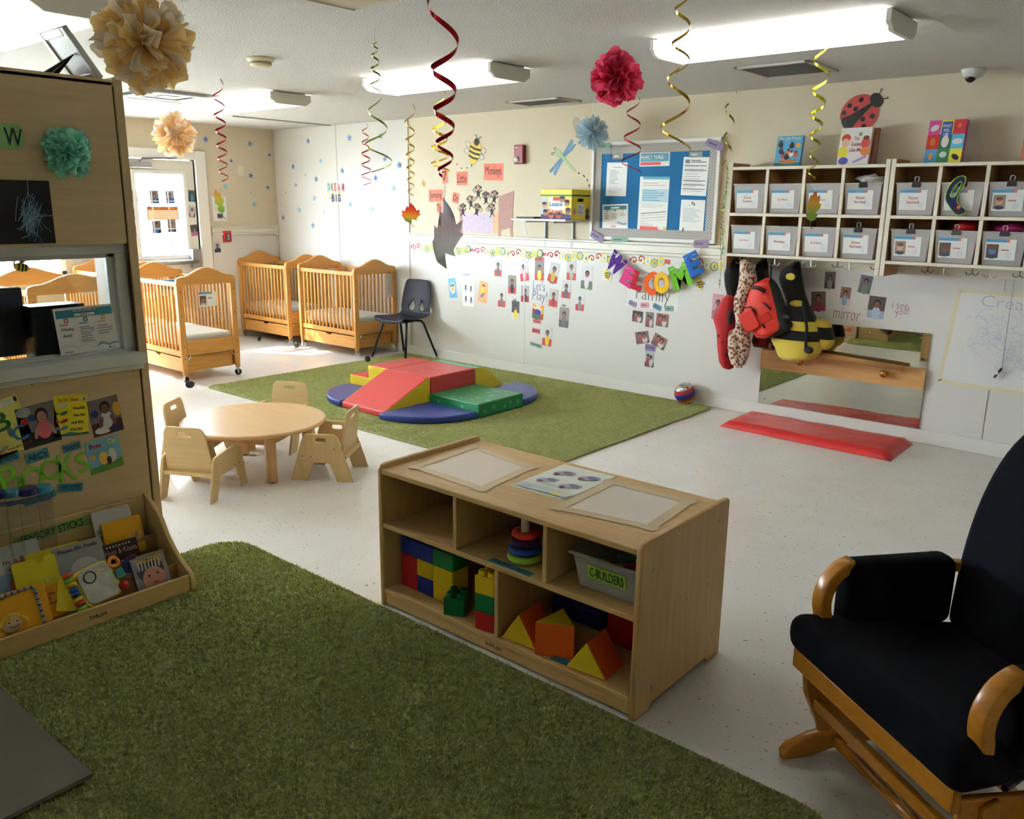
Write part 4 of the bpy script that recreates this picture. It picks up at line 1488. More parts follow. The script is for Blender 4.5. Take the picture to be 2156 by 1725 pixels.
# end of the divider: small pictures and a paper caterpillar
ef = Fr((0, DY1 + .001, 0), (-1, 0, 0), (0, 0, 1))
f = ef.at(-DX + .17, .16)
a = Art(f, .28, .24, mat((196, 160, 110), .6))
a.rect(.3, .55, .75, .98, WHITE).ell(.4, .75, .07, .07, (90, 120, 170)).ell(.62, .75, .07, .07, (70, 90, 140)).ell(.5, .3, .17, .14, (180, 44, 40)).ell(.18, .35, .14, .12, (206, 96, 80)).poly([(.72, .25), (.85, .3), (.95, .6), (.9, .65), (.82, .42), (.7, .35)], (232, 196, 60))
tag(a.build('fruit_picture'), 'fruit picture on the end of the divider, seen in the mirror', 'picture')
e = empty('paper_caterpillar', (DX - .1, DY1, 1.5), label='black fringed paper decoration with green rings behind the divider edge', cat='decoration')
for (z, r0, c, m) in ((1.92, .022, 1, BLACK), (1.87, .045, 1, BLACK), (1.8, .05, 1, BLACK)):
    b = B()
    for k_ in range(26):
        q_ = R(360 * k_ / 26)
        cc = Vector((DX - .1, DY1 + .002, z))
        d_ = Vector((math.cos(q_) * .4, abs(math.cos(q_)) * .3 + .2, math.sin(q_)))
        b.tube([cc + d_ * r0 * .4, cc + d_ * r0], [.006, .001], 5)
    b.ball((DX - .1, DY1 + .012, z), r0 * .55, 12, 8)
    b.build('fringe', m, e)
for z in (1.73, 1.685):
    B().tube([(DX - .1, DY1 + .012 + .026 * math.sin(t_), z + .026 * math.cos(t_)) for t_ in [k_ * .45 for k_ in range(15)]], .004, 6).build('green_ring', mat((50, 140, 70), .6), e)
B().tube([(DX - .1, DY1 + .002, 1.95), (DX - .1, DY1 + .002, 1.66)], .003, 5).build('stem', mat((50, 140, 70), .6), e)

# frame with easel back on top of the divider
e = empty('easel_frame', (DX - .12, 1.4, 2.06), label='grey picture frame with black easel leg on top of the divider', cat='picture frame')
p0, p1 = Vector((DX - .12, 1.5, 2.066)), Vector((DX - .12, 1.36, 2.3))
q0, q1 = atx(186, 166, DX - .12), atx(108, 62, DX - .12)
p0 = Vector((DX - .12, q0.y, 2.0605))
p1 = Vector((DX - .12, q1.y, q1.z))
d_ = (p1 - p0).normalized()
f = Fr(p0, (1, 0, 0), d_)
L_ = (p1 - p0).length
b = B()
b.fbox(f, -.11, .11, 0, L_, -.006, .006)
b.build('frame_back', mat((150, 152, 150), .35, metal=.5), e, bevel=.003)
b = B().fbox(f, -.115, -.085, 0, L_, -.011, .011).fbox(f, .085, .115, 0, L_, -.011, .011).fbox(f, -.085, .085, 0, .03, -.011, .011).fbox(f, -.085, .085, L_ - .03, L_, -.011, .011)
b.build('frame_moulding', mat((196, 196, 190), .4, metal=.3), e, bevel=.003)
mid = f.p(.04, L_ * .52, .012)
for px_, dx_ in ((72, .06), (104, -.03)):
    g = atx(px_, 158, DX - .12)
    g = Vector((DX - .12 + dx_, g.y, 2.0605))
    side = Vector((1, 0, 0)) * .012
    B().hexa([g - side, g + side, g + side + Vector((0, .03, 0)), g - side + Vector((0, .03, 0)), mid - side, mid + side, mid + side + Vector((0, .012, .01)), mid - side + Vector((0, .012, .01))]).build('easel_leg', BLACK, e)

# ================================================================== low book display
bk = empty('book_display', (-3.27, .95, .0), label='low maple book display with tiered ledges against the divider', cat='bookcase')
KY0, KY1 = .3, 1.6
ZB = .0135
BW = wood((206, 172, 112), 1, .42, .12, 'display_maple')
for y in (KY0, KY1 - .02):
    f = Fr((0, y + .02, 0), (1, 0, 0), (0, 0, 1))
    out = [(-3.452, ZB), (-3.09, ZB), (-3.088, .07), (-3.097, .09), (-3.12, .105), (-3.16, .125), (-3.22, .165), (-3.27, .215), (-3.305, .27), (-3.34, .305), (-3.4, .34), (-3.43, .358), (-3.452, .362)]
    plate('side_panel', f, [out], .02, wood((206, 172, 112), 0, .42, .1), bk, .004)
bx('back_panel', -3.452, -3.438, KY0 + .02, KY1 - .02, ZB, .352, BW, bk, .002)
bx('front_lip', -3.112, -3.096, KY0 + .02, KY1 - .02, ZB, .088, BW, bk, .003)
bx('floor_board', -3.44, -3.112, KY0 + .02, KY1 - .02, ZB, .028, BW, bk)
tiers = [(-3.2, .11), (-3.285, .155), (-3.37, .2)]
TB = wood((176, 140, 92), 1, .6, .1, 'tier_hardboard')
for x, z in tiers:
    bx('tier_board', x - .004, x + .004, KY0 + .02, KY1 - .02, .028, z, TB, bk)
text(Fr((-3.096, 0, 0), (0, 1, 0), (0, 0, 1)), 'KAPLAN', *Fr((-3.096, 0, 0), (0, 1, 0), (0, 0, 1)).px(207, 1296), .062, .014, mat((60, 42, 22), .6), bk)
f = Fr((-3.438, 0, 0), (0, 1, 0), (0, 0, 1))
fa = f.pxat(110, 1118, 3)
word_card(fa, 'SENSORY STICKS', .29, .042, mat((140, 176, 96), .65), (24, 40, 30), 'green card reading SENSORY STICKS on the book display', lh=.75)


def book(tx, px_, py_, w, h, lean, col, label, art=None, th=.012, rot=0., texts=(), zmin=.03):
    f0 = Fr((tx, 0, .1), (0, 1, 0), (-math.sin(R(lean)), 0, math.cos(R(lean))))
    a_, b_ = f0.px(px_, py_)
    f = f0.at(a_, b_, rot)
    low = min(f.p(x_, -h / 2).z for x_ in (-w / 2, w / 2))
    if low < zmin:
        k_ = (zmin - low) / math.cos(R(lean))
        h -= k_
        f.o += f.v * k_ / 2
    r = empty('picture_book', f.p(0, -h / 2), label=label, cat='book', group='picture books in the display')
    b = B().fbox(f, -w / 2 + .002, w / 2 - .002, -h / 2 + .002, h / 2 - .002, -th + .0015, -.0015)
    b.build('pages', mat((222, 216, 200), .7), r)
    cv = B()
    cv.ext(f, rrect(w, h, .008, 3), -.0015, 0).ext(f, rrect(w, h, .008, 3), -th, -th + .0015)
    cv.fbox(f, -w / 2, -w / 2 + .0015, -h / 2 + .006, h / 2 - .006, -th, 0)
    c = cv.build('cover', mat(col, .35), r)
    if art:
        A = Art(f, w, h, mat(col, .35), t=.0003, outline=rrect(w * .98, h * .98, .008, 3))
        art(A)
        A.build('cover_print', c)
    for (s_, u_, v_, tw, thh, m, *rr) in texts:
        text(f, s_, u_ * w, v_ * h, tw * w, thh * h, mat(m, .6), c, rr[0] if rr else 0, hh=.0032)
    return r


book(-3.275, 32, 1205, .2, .21, 18, (206, 204, 200), 'picture book with red title words in a Jeep, left edge of the display',
     lambda A: A.rect(0, 0, 1, .5, (140, 176, 200)).ell(.6, .3, .25, .12, (190, 90, 50)).ell(.72, .34, .12, .1, (206, 130, 70)).ell(.5, .12, .4, .08, (200, 60, 40)),
     texts=(('in a Jeep', .14, .2, .62, .12, (170, 40, 40)), ('Nancy Shaw', .05, .06, .4, .045, (60, 90, 130))))
book(-3.26, 118, 1190, .2, .14, 20, (218, 196, 30), 'plain yellow board book behind another yellow book')
book(-3.245, 78, 1212, .155, .13, 20, (224, 206, 30), 'yellow board book with white lettering on its side', texts=(('Hey!', .22, -.2, .1, .3, (240, 236, 200), 90),))
book(-3.25, 170, 1182, .185, .15, 20, (150, 150, 148), 'grey picture book titled Please Mr Panda', lambda A: A.ell(.56, .28, .3, .3, (190, 190, 188)), texts=(('Please, Mr. Panda', 0, .36, .8, .12, (70, 70, 72)),))
book(-3.345, 262, 1132, .165, .16, 14, (222, 160, 22), 'orange yellow board book with sideways white lettering', texts=(('Small\nWonder!', .28, .0, .3, .28, (236, 226, 190), 72),))
book(-3.355, 240, 1110, .16, .16, 14, (196, 196, 194), 'white paper booklet behind the orange yellow book', th=.006, texts=(('How\nlittle', -.35, -.1, .2, .24, (60, 60, 64)),))
book(-3.29, 256, 1165, .145, .1, 18, (44, 26, 26), 'dark brown book titled Hugs and Kisses', lambda A: [A.rect(.12 + .09 * i, .82, .16 + .09 * i, .9, (206, 196, 186)) for i in range(8)] and A.ell(.75, .2, .2, .15, (120, 60, 50)), texts=(('Hugs & Kisses', 0, .1, .9, .3, (206, 150, 140)),))
book(-3.165, 318, 1204, .14, .14, 24, (136, 130, 140), 'book with a baby in a striped cap, titled Global Babies',
     lambda A: A.ell(.5, .55, .4, .34, (70, 66, 72)).ell(.55, .3, .34, .34, (186, 130, 110)).ell(.42, .4, .03, .03, (30, 24, 24)).ell(.68, .42, .03, .03, (30, 24, 24)).ell(.56, .18, .08, .025, (150, 70, 70)) and [A.poly([(.15 + .1 * i, .6), (.2 + .1 * i, .6), (.22 + .1 * i, .85), (.17 + .1 * i, .85)], (180, 176, 180)) for i in range(7)],
     texts=(('Global BABIES', -.0, .37, .8, .13, (232, 200, 70)),))
book(-3.18, 275, 1190, .05, .06, 22, (36, 44, 120), 'small dark blue board book beside the baby book', th=.02)
book(-3.15, 143, 1250, .075, .13, 22, (226, 200, 30), 'narrow yellow cloth book leaning behind the toy book', rot=-18)

# electronic toy book
f0 = Fr((-3.135, 0, .1), (0, 1, 0), (-math.sin(R(28)), 0, math.cos(R(28))))
f = f0.pxat(206, 1229, 8)
r = empty('toy_book', f.p(0, -.08), label='musical toy book with shiny page and coloured rollers', cat='toy')
plate('yellow_tray', f, [rrect(.15, .15, .03, 5)], .014, mat((226, 196, 40), .35), r, .004, h=-.012)
plate('shiny_page', f, [rrect(.125, .14, .028, 5)], .006, mat((214, 214, 206), .12, metal=.55, var=.25, vs=22), r, .002, h=.004)
B().tube([f.p(-.02 + .022 * math.cos(t_), .035 + .022 * math.sin(t_), .012) for t_ in [k_ * .42 for k_ in range(16)]], .0025, 5).build('lens_rim', mat((60, 40, 60), .4), r)
B().tube([f.p(.004, .04, .012), f.p(.02, .045, .012), f.p(.04, .04, .012)], .003, 5).build('lens_handle', mat((200, 170, 50), .4), r)
for i, c in enumerate(((206, 70, 30), (120, 180, 50), (226, 190, 40), (36, 90, 170), (36, 90, 170), (226, 190, 40), (190, 44, 36), (110, 180, 60), (214, 80, 30))):
    v0 = .085 - i * .0195
    B().tube([f.p(-.088 + .0, v0 - .018, 0), f.p(-.088, v0 - .014, 0), f.p(-.088, v0 - .004, 0), f.p(-.088, v0, 0)], [.012, .018, .018, .012], 12).build('spine_roller', mat(c, .3), r, smooth=True)
B().tube([f.p(.085 + .018 * math.cos(t_), .05 + .018 * math.sin(t_), .004) for t_ in [k_ * .5 for k_ in range(14)]], .008, 6).build('side_ring', mat((220, 130, 30), .35), r, smooth=True)
plate('side_button', f, [rrect(.035, .04, .008, 3, .088, 0)], .016, mat((50, 130, 120), .4), r, .002, h=-.004)
B().ball(f.p(.083, -.05, .002), .02, 12, 8).build('side_bead', mat((180, 36, 40), .25), r, smooth=True)

# cloth book with a doll face
f0 = Fr((-3.14, 0, .1), (0, 1, 0), (-math.sin(R(22)), 0, math.cos(R(22))))
f = f0.pxat(42, 1285, 0)
r = empty('cloth_book', f.p(0, -.07), label='orange cloth book with a smiling yellow haired face', cat='book')
plate('cloth_page', f, [rrect(.2, .15, .012, 3)], .016, mat((226, 160, 30), .9, bump=.2, bs=40), r, .004, h=-.014)
plate('back_page', f, [rrect(.09, .12, .006, 3, .1, -.005)], .008, mat((214, 140, 24), .9, bump=.2, bs=40), r, .002, h=-.02)
pg = [f.p(-.1, .065, .006), f.p(.055, .068, .006), f.p(.062, .06, .006), f.p(.066, -.07, .006)]
B().tube(pg, .0055, 6).build('blue_edging', mat((120, 170, 190), .8), r)
for i in range(14):
    t_ = i / 13
    if t_ < .55:
        c_ = pg[0].lerp(pg[1], t_ / .55)
        d_ = f.u
    else:
        c_ = pg[2].lerp(pg[3], (t_ - .55) / .45)
        d_ = f.v * -1
    B().tube([c_ - d_ * .003, c_ + d_ * .003], .0065, 6).build('edging_stripe', mat((150, 40, 44), .8), r)
hd = f.p(*f.px(22, 1312), .016)
B().ball(hd, .036, 16, 12, sz=(.55, 1, 1)).build('doll_face', mat((226, 190, 160), .9), r, smooth=True)
rnd = random.Random(2)
hb = B()
for i in range(46):
    q_ = rnd.uniform(-1.3, 1.3)
    s0 = hd + f.u * .034 * math.sin(q_) * .8 + f.v * .034 * math.cos(q_) * .9 + f.n * .004
    e_ = s0 + f.u * .022 * math.sin(q_) * 1.2 - f.v * rnd.uniform(.012, .026) + f.n * rnd.uniform(.01, .022)
    hb.tube([s0 - f.n * .006, (s0 + e_) / 2 + f.n * .008 + f.v * .006, e_], [.003, .0028, .0015], 5)
hb.build('yarn_hair', mat((236, 204, 40), .9), r)
for q_ in (-1, 1):
    B().ball(hd + f.u * q_ * .013 + f.v * .002 + f.n * .019, .003, 8, 6).build('doll_eye', BLACK, r)
B().tube([hd + f.u * .018 * math.sin(t_) + f.v * (-.006 - .012 * math.cos(t_)) + f.n * .0185 for t_ in [-1.2, -.8, -.4, 0, .4, .8, 1.2]], .0011, 5).build('doll_smile', BLACK, r)
text(f, 'Grandma\nand\nGrandpa!', .102, .005, .055, .05, INK, r, hh=-.008)

# sensory bottles
for i, (px_, py_, c, rr, hh_, cont, lb) in enumerate(((-4, 1040, (26, 28, 100), .024, .2, (120, 60, 140), 'clear sensory bottle with navy cap cut by the left edge'),
                                                  (22, 1037, (70, 160, 196), .026, .2, (90, 180, 190), 'clear sensory bottle with light blue cap left of the big navy cap'),
                                                  (57, 1032, (30, 32, 110), .034, .22, (220, 200, 60), 'clear sensory bottle with the widest navy cap'),
                                                  (91, 1027, (60, 150, 190), .027, .21, (150, 90, 180), 'clear sensory bottle with light blue cap nearest the word OPPOSITES'))):
    g = atx(px_, py_, -3.33)
    zc = g.z
    r = empty('sensory_bottle', (g.x, g.y, .0295), label=lb, cat='bottle', group='sensory bottles in the display')
    z0_ = .0295
    B().lathe([(rr * .9, z0_), (rr * .95, z0_ + .004), (rr * .95, zc - .02), (rr * .8, zc - .012)], (g.x, g.y, 0), 18).build('bottle_tube', ACRYL, r, smooth=False)
    B().lathe([(rr * 1.0, zc - .016), (rr * 1.06, zc - .012), (rr * 1.06, zc + .006), (rr * .95, zc + .01), (.001, zc + .0105)], (g.x, g.y, 0), 18).build('cap', mat(c, .35), r, smooth=False)
    B().lathe([(rr * .88, z0_ + .005), (rr * .88, z0_ + .012 + .02 * (i % 2)), (.001, z0_ + .013 + .02 * (i % 2))], (g.x, g.y, 0), 14).build('bottle_filling', mat(cont, .4), r)
    for zz in (z0_ + .05, zc - .045):
        B().lathe([(rr * .955, zz), (rr * .97, zz + .002), (rr * .955, zz + .004)], (g.x, g.y, 0), 18).build('bottle_ridge', mat((60, 80, 150), .3), r)
    if i == 2:
        q_ = Vector((g.x, g.y - .012, z0_ + .03))
        B().ball(q_ + Vector((0, 0, .02)), .014, 10, 8, sz=(1, 1, 2.4)).build('yellow_toy', mat((214, 200, 40), .5), r, smooth=True)

# ================================================================== glider chair
O = Vector((-.341, 2.219, 0))
gf, gw = Vector((-.59, -.81, 0)).normalized(), Vector((.81, -.59, 0)).normalized()


def G(a, b, z):
    return O + gw * a + gf * b + Vector((0, 0, z))


NAVYC = mat((10, 11, 20), .95, spec=.2, bump=.25, bs=500, name='navy_fabric')
gl = empty('glider_chair', O, label='wooden glider rocking chair with navy cushions at the right edge', cat='chair')


def cushion(name, pts8, bev, parent):
    o = B().hexa(pts8).build(name, NAVYC, parent, smooth=True, bevel=bev, seg=5)
    return o


sc_ = [G(-.27, -.26, .34), G(.27, -.26, .34), G(.34, .33, .385), G(-.34, .33, .385), G(-.27, -.26, .44), G(.27, -.26, .44), G(.34, .33, .505), G(-.34, .33, .505)]
cushion('seat_cushion', sc_, .05, gl)
# back cushion: rounded plate
lean = (gf * -.30 + Vector((0, 0, 1))).normalized()
bf_ = Fr(G(0, -.17, .40), gw, lean)
if bf_.n.dot(gf) < 0:
    bf_ = Fr(G(0, -.17, .40), -gw, lean)
out = [(-.25, 0), (.25, 0), (.28, .12), (.315, .3), (.315, .47), (.28, .6), (.2, .69), (.09, .735), (0, .74)]
out += [(-a_, b_) for a_, b_ in out[-2:1:-1]]
o = B().ext(bf_, smooth_poly(out, 2), -.1, .05).build('back_cushion', NAVYC, gl, smooth=True, bevel=.045, seg=5)
GW0 = GLIDER[0]
for sg in (-1, 1):
    a0_ = sg * .292
    # padded arm
    pts = [G(a0_ - .045, -.16, .44), G(a0_ + .045, -.16, .44), G(a0_ + .045, .19, .42), G(a0_ - .045, .19, .42), G(a0_ - .045, -.16, .645), G(a0_ + .045, -.16, .645), G(a0_ + .045, .19, .655), G(a0_ - .045, .19, .655)]
    cushion('arm_cushion', pts, .035, gl)
    # curved wooden arm front
    fr_ = Fr(G(a0_ - sg * 0 - .024, 0, 0), gf, (0, 0, 1))
    band = []
    for k_ in range(11):
        q_ = R(80 - 100 * k_ / 10)
        band.append((.15 + .115 * math.cos(q_), .535 + .125 * math.sin(q_)))
    band += [(.245, .42), (.215, .4)]
    for k_ in range(11):
        q_ = R(-20 + 100 * k_ / 10)
        band.append((.15 + .08 * math.cos(q_), .535 + .09 * math.sin(q_)))
    hh_ = .024 if fr_.n.dot(gw) < 0 else -.024
    plate('arm_front', Fr(G(a0_, 0, 0) - fr_.n * .024, gf, (0, 0, 1)), [band], .048, GW0, gl, .006)
    plate('arm_rail', Fr(G(a0_, 0, 0) - fr_.n * .02, gf, (0, 0, 1)), [[(-.3, .6), (-.14, .625), (.16, .64), (.16, .61), (-.14, .595), (-.3, .575)]], .04, GW0, gl, .005)
    plate('back_post', Fr(G(sg * .28, 0, 0) - fr_.n * .015, gf, (0, 0, 1)), [[(-.2, .3), (-.245, .3), (-.42, .95), (-.38, .95)]], .03, GW0, gl, .005)
    # runner on the floor, side plate, swing arms
    run = [(.285, .0), (.29, .022), (.27, .045), (.2, .07), (.05, .09), (-.25, .07), (-.36, .03), (-.37, .0), (-.3, 0), (-.15, .02), (.1, .02), (.2, 0)]
    plate('runner', Fr(G(sg * .352, 0, 0) - fr_.n * .016, gf, (0, 0, 1)), [run], .032, GW0, gl, .006)
    plate('base_upright', Fr(G(sg * .352, 0, 0) - fr_.n * .012, gf, (0, 0, 1)), [[(.08, .07), (.1, .3), (-.14, .3), (-.16, .07)]], .024, GW0, gl, .005)
    sw = [(.235, .34), (.195, .36), (.165, .2), (.15, .115), (.17, .1), (.2, .105), (.22, .2)]
    plate('swing_arm', Fr(G(sg * .315, 0, 0) - fr_.n * .01, gf, (0, 0, 1)), [sw], .02, GW0, gl, .005)
    sidep = [(.27, .25), (.285, .365), (-.24, .31), (-.24, .2), (.0, .14), (.22, .14)]
    plate('side_panel', Fr(G(sg * .295, 0, 0) - fr_.n * .011, gf, (0, 0, 1)), [sidep], .022, GW0, gl, .005)
    B().tube([G(sg * .33, .175, .13), G(sg * .375, .175, .13)], .014, 10).build('bearing_bolt', mat((40, 40, 42), .4, metal=.8), gl)
B().hexa([G(-.31, .285, .335), G(.31, .285, .335), G(.31, .31, .335), G(-.31, .31, .335), G(-.31, .285, .395), G(.31, .285, .395), G(.31, .31, .395), G(-.31, .31, .395)]).build('front_rail', GW0, gl, bevel=.005)
B().hexa([G(-.31, .22, .2), G(.31, .22, .2), G(.31, .245, .2), G(-.31, .245, .2), G(-.31, .22, .235), G(.31, .22, .235), G(.31, .245, .235), G(-.31, .245, .235)]).build('lower_rail', GW0, gl, bevel=.005)
B().tube([G(-.36, .12, .045), G(.36, .12, .045)], .016, 12).build('cross_dowel', GW0, gl, smooth=True)
B().tube([G(-.36, -.22, .045), G(.36, -.22, .045)], .016, 12).build('cross_dowel', GW0, gl, smooth=True)
B().tube([G(.29, .1, .395), G(.31, .16, .39), G(.33, .2, .40)], .008, 6).build('arm_tie', BLACK, gl)


# ================================================================== things on the walls
WLOW, WUP, WSTAR, WDOOR = wallY(D - .0065), wallY(D - .0005), wallY(D - .0135), wallX(XW + .0008)

# ---- stars
SC1, SC2, SC3 = mat((104, 136, 196), .5), mat((70, 110, 190), .5), mat((130, 192, 222), .5)


def star_poly(r, rot=90., k=.42, n=5):
    return [(r * (1 if i % 2 == 0 else k) * math.cos(R(rot + 180 * i / n)), r * (1 if i % 2 == 0 else k) * math.sin(R(rot + 180 * i / n))) for i in range(2 * n)]


def c5(x, y):
    return 400 + x / 3.593, 200 + y / 3.593


door_stars = [(118, 335, 1.1, SC1), (455, 370, 1.1, SC1), (600, 455, .75, SC2), (312, 498, .75, SC2), (460, 610, 1, SC2), (588, 700, .8, SC2), (268, 690, 1.1, SC3), (488, 828, 1.1, SC3), (460, 737, .3, SC1)]
wall_stars = [(893, 348, 1, SC1), (1205, 325, 1.1, SC1), (1443, 310, 1, SC1), (780, 543, 1, SC1), (988, 500, .75, SC3), (1150, 572, 1, SC1), (1470, 487, .75, SC1), (1583, 530, 1.1, SC1), (953, 637, 1, SC1), (801, 683, .7, SC1), (1404, 628, 1, SC2), (1537, 702, 1, SC3), (940, 780, 1, SC3), (826, 870, 1, SC3), (1206, 830, 1, SC3), (1376, 862, 1, SC3), (705, 930, .95, SC1), (930, 988, 1, SC1), (873, 603, .3, SC1), (725, 736, .3, SC1), (1015, 890, .3, SC1), (1303, 710, .4, SC1), (1543, 955, .4, SC3)]
rnd = random.Random(4)


DL = ['blue star decal at the top, nearest the door frame', 'blue star decal at the top, middle of the cream wall by the door', 'small blue star decal high up, nearest the room corner', 'small blue star decal below the top star nearest the door frame', 'deep blue star decal in the middle of the cream wall by the door', 'small blue star decal low down, nearest the room corner on the cream wall', 'light blue star decal above the oak leaf by the door', 'light blue star decal right of the oak leaf by the door', 'tiny blue dot decal below the deep blue star by the door']
WL_ = ['blue star decal at the top of the first white panel', 'blue star decal at the top, just right of the panel seam', 'blue star decal at the top, behind the olive swirl', 'blue star decal upper left on the white panel, near the corner', 'small light blue star decal left of the panel seam', 'blue star decal just right of the seam above DREAM', 'small blue star decal right of the olive swirl end', 'blue star decal at the upper right end of the white panels', 'blue star decal left above DREAM BIG', 'small blue star decal left of DREAM, halfway to the corner', 'deep blue star decal right above DREAM BIG', 'light blue star decal at the right end beside the gold swirl', 'light blue star decal left of BIG', 'light blue star decal lower left of BIG', 'light blue star decal just right below BIG', 'light blue star decal low in the second white panel', 'blue star decal low down, nearest the room corner on the white panel', 'lowest blue star decal, above the cribs', 'tiny blue dot decal above the left of DREAM', 'tiny blue dot decal near the room corner on the white panel', 'tiny blue dot decal below BIG', 'tiny pale dot decal below the thin red swirl', 'tiny light blue dot decal low at the right end of the white panels']
for fr, lst, lbs in ((WDOOR, door_stars, DL), (WSTAR, wall_stars, WL_)):
    for (x, y, s_, m), lb in zip(lst, lbs):
        f = fr.pxat(*c5(x, y), rnd.uniform(-18, 18))
        tag(B().ext(f, star_poly(.037 * s_), 0, .0012).build('star_decal', m), lb, 'star', 'star decals')

# ---- DREAM BIG lettering
fd = WSTAR
e = empty('painted_lettering', fd.p(*fd.px(708, 410)), label='small coloured lettering DREAM BIG on the white corner panel', cat='lettering')
for ch, x, c in (('D', 692, (70, 170, 180)), ('R', 699.5, (90, 170, 90)), ('E', 706, (214, 80, 100)), ('A', 714, (214, 80, 100)), ('M', 722, (214, 80, 110))):
    a, b = fd.px(x, 394)
    text(fd, ch, a, b, .036, .085, mat(c, .6), e, hh=.001, off=.01)
for ch, x in (('B', 701), ('I', 707.5), ('G', 714.5)):
    a, b = fd.px(x, 417)
    text(fd, ch, a, b, .04 if ch != 'I' else .012, .085, mat((40, 50, 110), .6), e, hh=.001, off=.02)
for x, y in ((690, 405), (700, 406), (713, 405.5), (723, 405), (695.5, 417), (720, 415)):
    a, b = fd.px(x, y)
    B().ext(fd, star_poly(.016, 90, .5), .001, .0016).build('dot', mat((236, 210, 70), .6), e) if False else B().ext(fd.at(a, b), star_poly(.018, 90, .5), 0, .001).build('yellow_star', mat((236, 210, 70), .6), e)

# ---- door pictures
k = 0
for x, y, w, h, c1, c2, lb in ((325, 415, 19, 27, (120, 110, 110), (70, 60, 64), 'upper left photo on the door glass'), (358, 415, 18, 27, (150, 160, 170), (30, 80, 180), 'upper right photo on the door glass, blue shirt'),
                               (330, 478, 18, 25, (110, 110, 80), (60, 60, 44), 'lower left photo on the door glass'), (362, 476, 18, 26, (140, 120, 110), (80, 84, 60), 'lower right photo on the door glass')):
    kid_photo(wallX(XW - .0355).pxat(x, y, rnd.uniform(-3, 3)), .098, .138, c1, c2, (60, 110, 180), lb, sc=1.1, arms=False)
for x, y, r_, c1, c2, lb in ((404, 413, -4, (60, 90, 90), (60, 80, 60), 'topmost photo on the right rail of the door'), (404, 446, -8, (190, 186, 186), (120, 110, 112), 'middle photo on the right rail of the door'), (409, 485, 6, (80, 70, 60), (206, 90, 110), 'lowest photo on the right rail of the door'),
                             (281, 413, 3, (90, 90, 90), (60, 60, 70), 'topmost photo on the left rail of the door'), (284, 450, -3, (160, 150, 150), (40, 80, 150), 'middle photo on the left rail of the door'), (287, 486, 4, (90, 110, 90), (50, 70, 60), 'lowest photo on the left rail of the door')):
    kid_photo(wallX(XW - .0143).pxat(x, y, r_), .085, .125, c1, c2, (90, 140, 190) if r_ != -8 else (206, 200, 204), lb, sc=1.1, arms=False)
f = wallX(XW - .0352).pxat(343, 449)
a = Art(f, .36, .145, mat((246, 216, 180), .6))
a.rect(0, .74, 1, 1, (190, 90, 50)).rect(.0, .0, 1, .05, (200, 110, 60)).rect(0, 0, .03, 1, (200, 110, 60)).rect(.97, 0, 1, 1, (200, 110, 60))
o = tag(a.build('sign'), 'orange bordered sign across the middle of the door glass', 'sign')
text(f, 'TODAY\'S MENU', 0, .058, .27, .025, mat((240, 200, 70), .6), o, hh=.003)
f = WDOOR.pxat(462, 440)
a = Art(f, .185, .285, mat((226, 230, 226), .4), t=.006)
a.rect(.06, .04, .94, .96, (240, 240, 236)).lines(.15, .4, .8, .9, 8, (200, 200, 204), .3).rect(.3, .12, .68, .32, (120, 110, 110)).ell(.4, .22, .07, .07, (40, 36, 36)).ell(.56, .22, .07, .07, (60, 50, 48))
tag(a.build('framed_notice'), 'pale framed notice behind the hanging oak leaf near the door', 'notice')
kid_photo(WDOOR.pxat(457, 521, 4).at(0, 0, 0, .006), .08, .115, (180, 190, 196), (40, 50, 70), (60, 60, 80), 'photo on the wall below the red fire alarm pull', sc=1.2, arms=False)
f = WDOOR.pxat(476, 498)
e = empty('fire_alarm_pull', f.p(0, -.06), label='red fire alarm pull station beside the door', cat='fire alarm')
B().fbox(f, -.05, .05, -.065, .065, 0, .04).build('alarm_box', mat((190, 30, 34), .35), e, bevel=.006)
B().fbox(f, -.028, .034, -.045, .035, .04, .046).build('pull_plate', mat((34, 28, 30), .4), e, bevel=.002)
for v in (.018, -.004, -.028):
    B().fbox(f, -.012, .018, v - .004, v + .004, .046, .0475).build('white_print', WHITE, e)

# ---- monkeys corner
def c1(x, y):
    return 840 + x / 4.79, 240 + y / 4.79


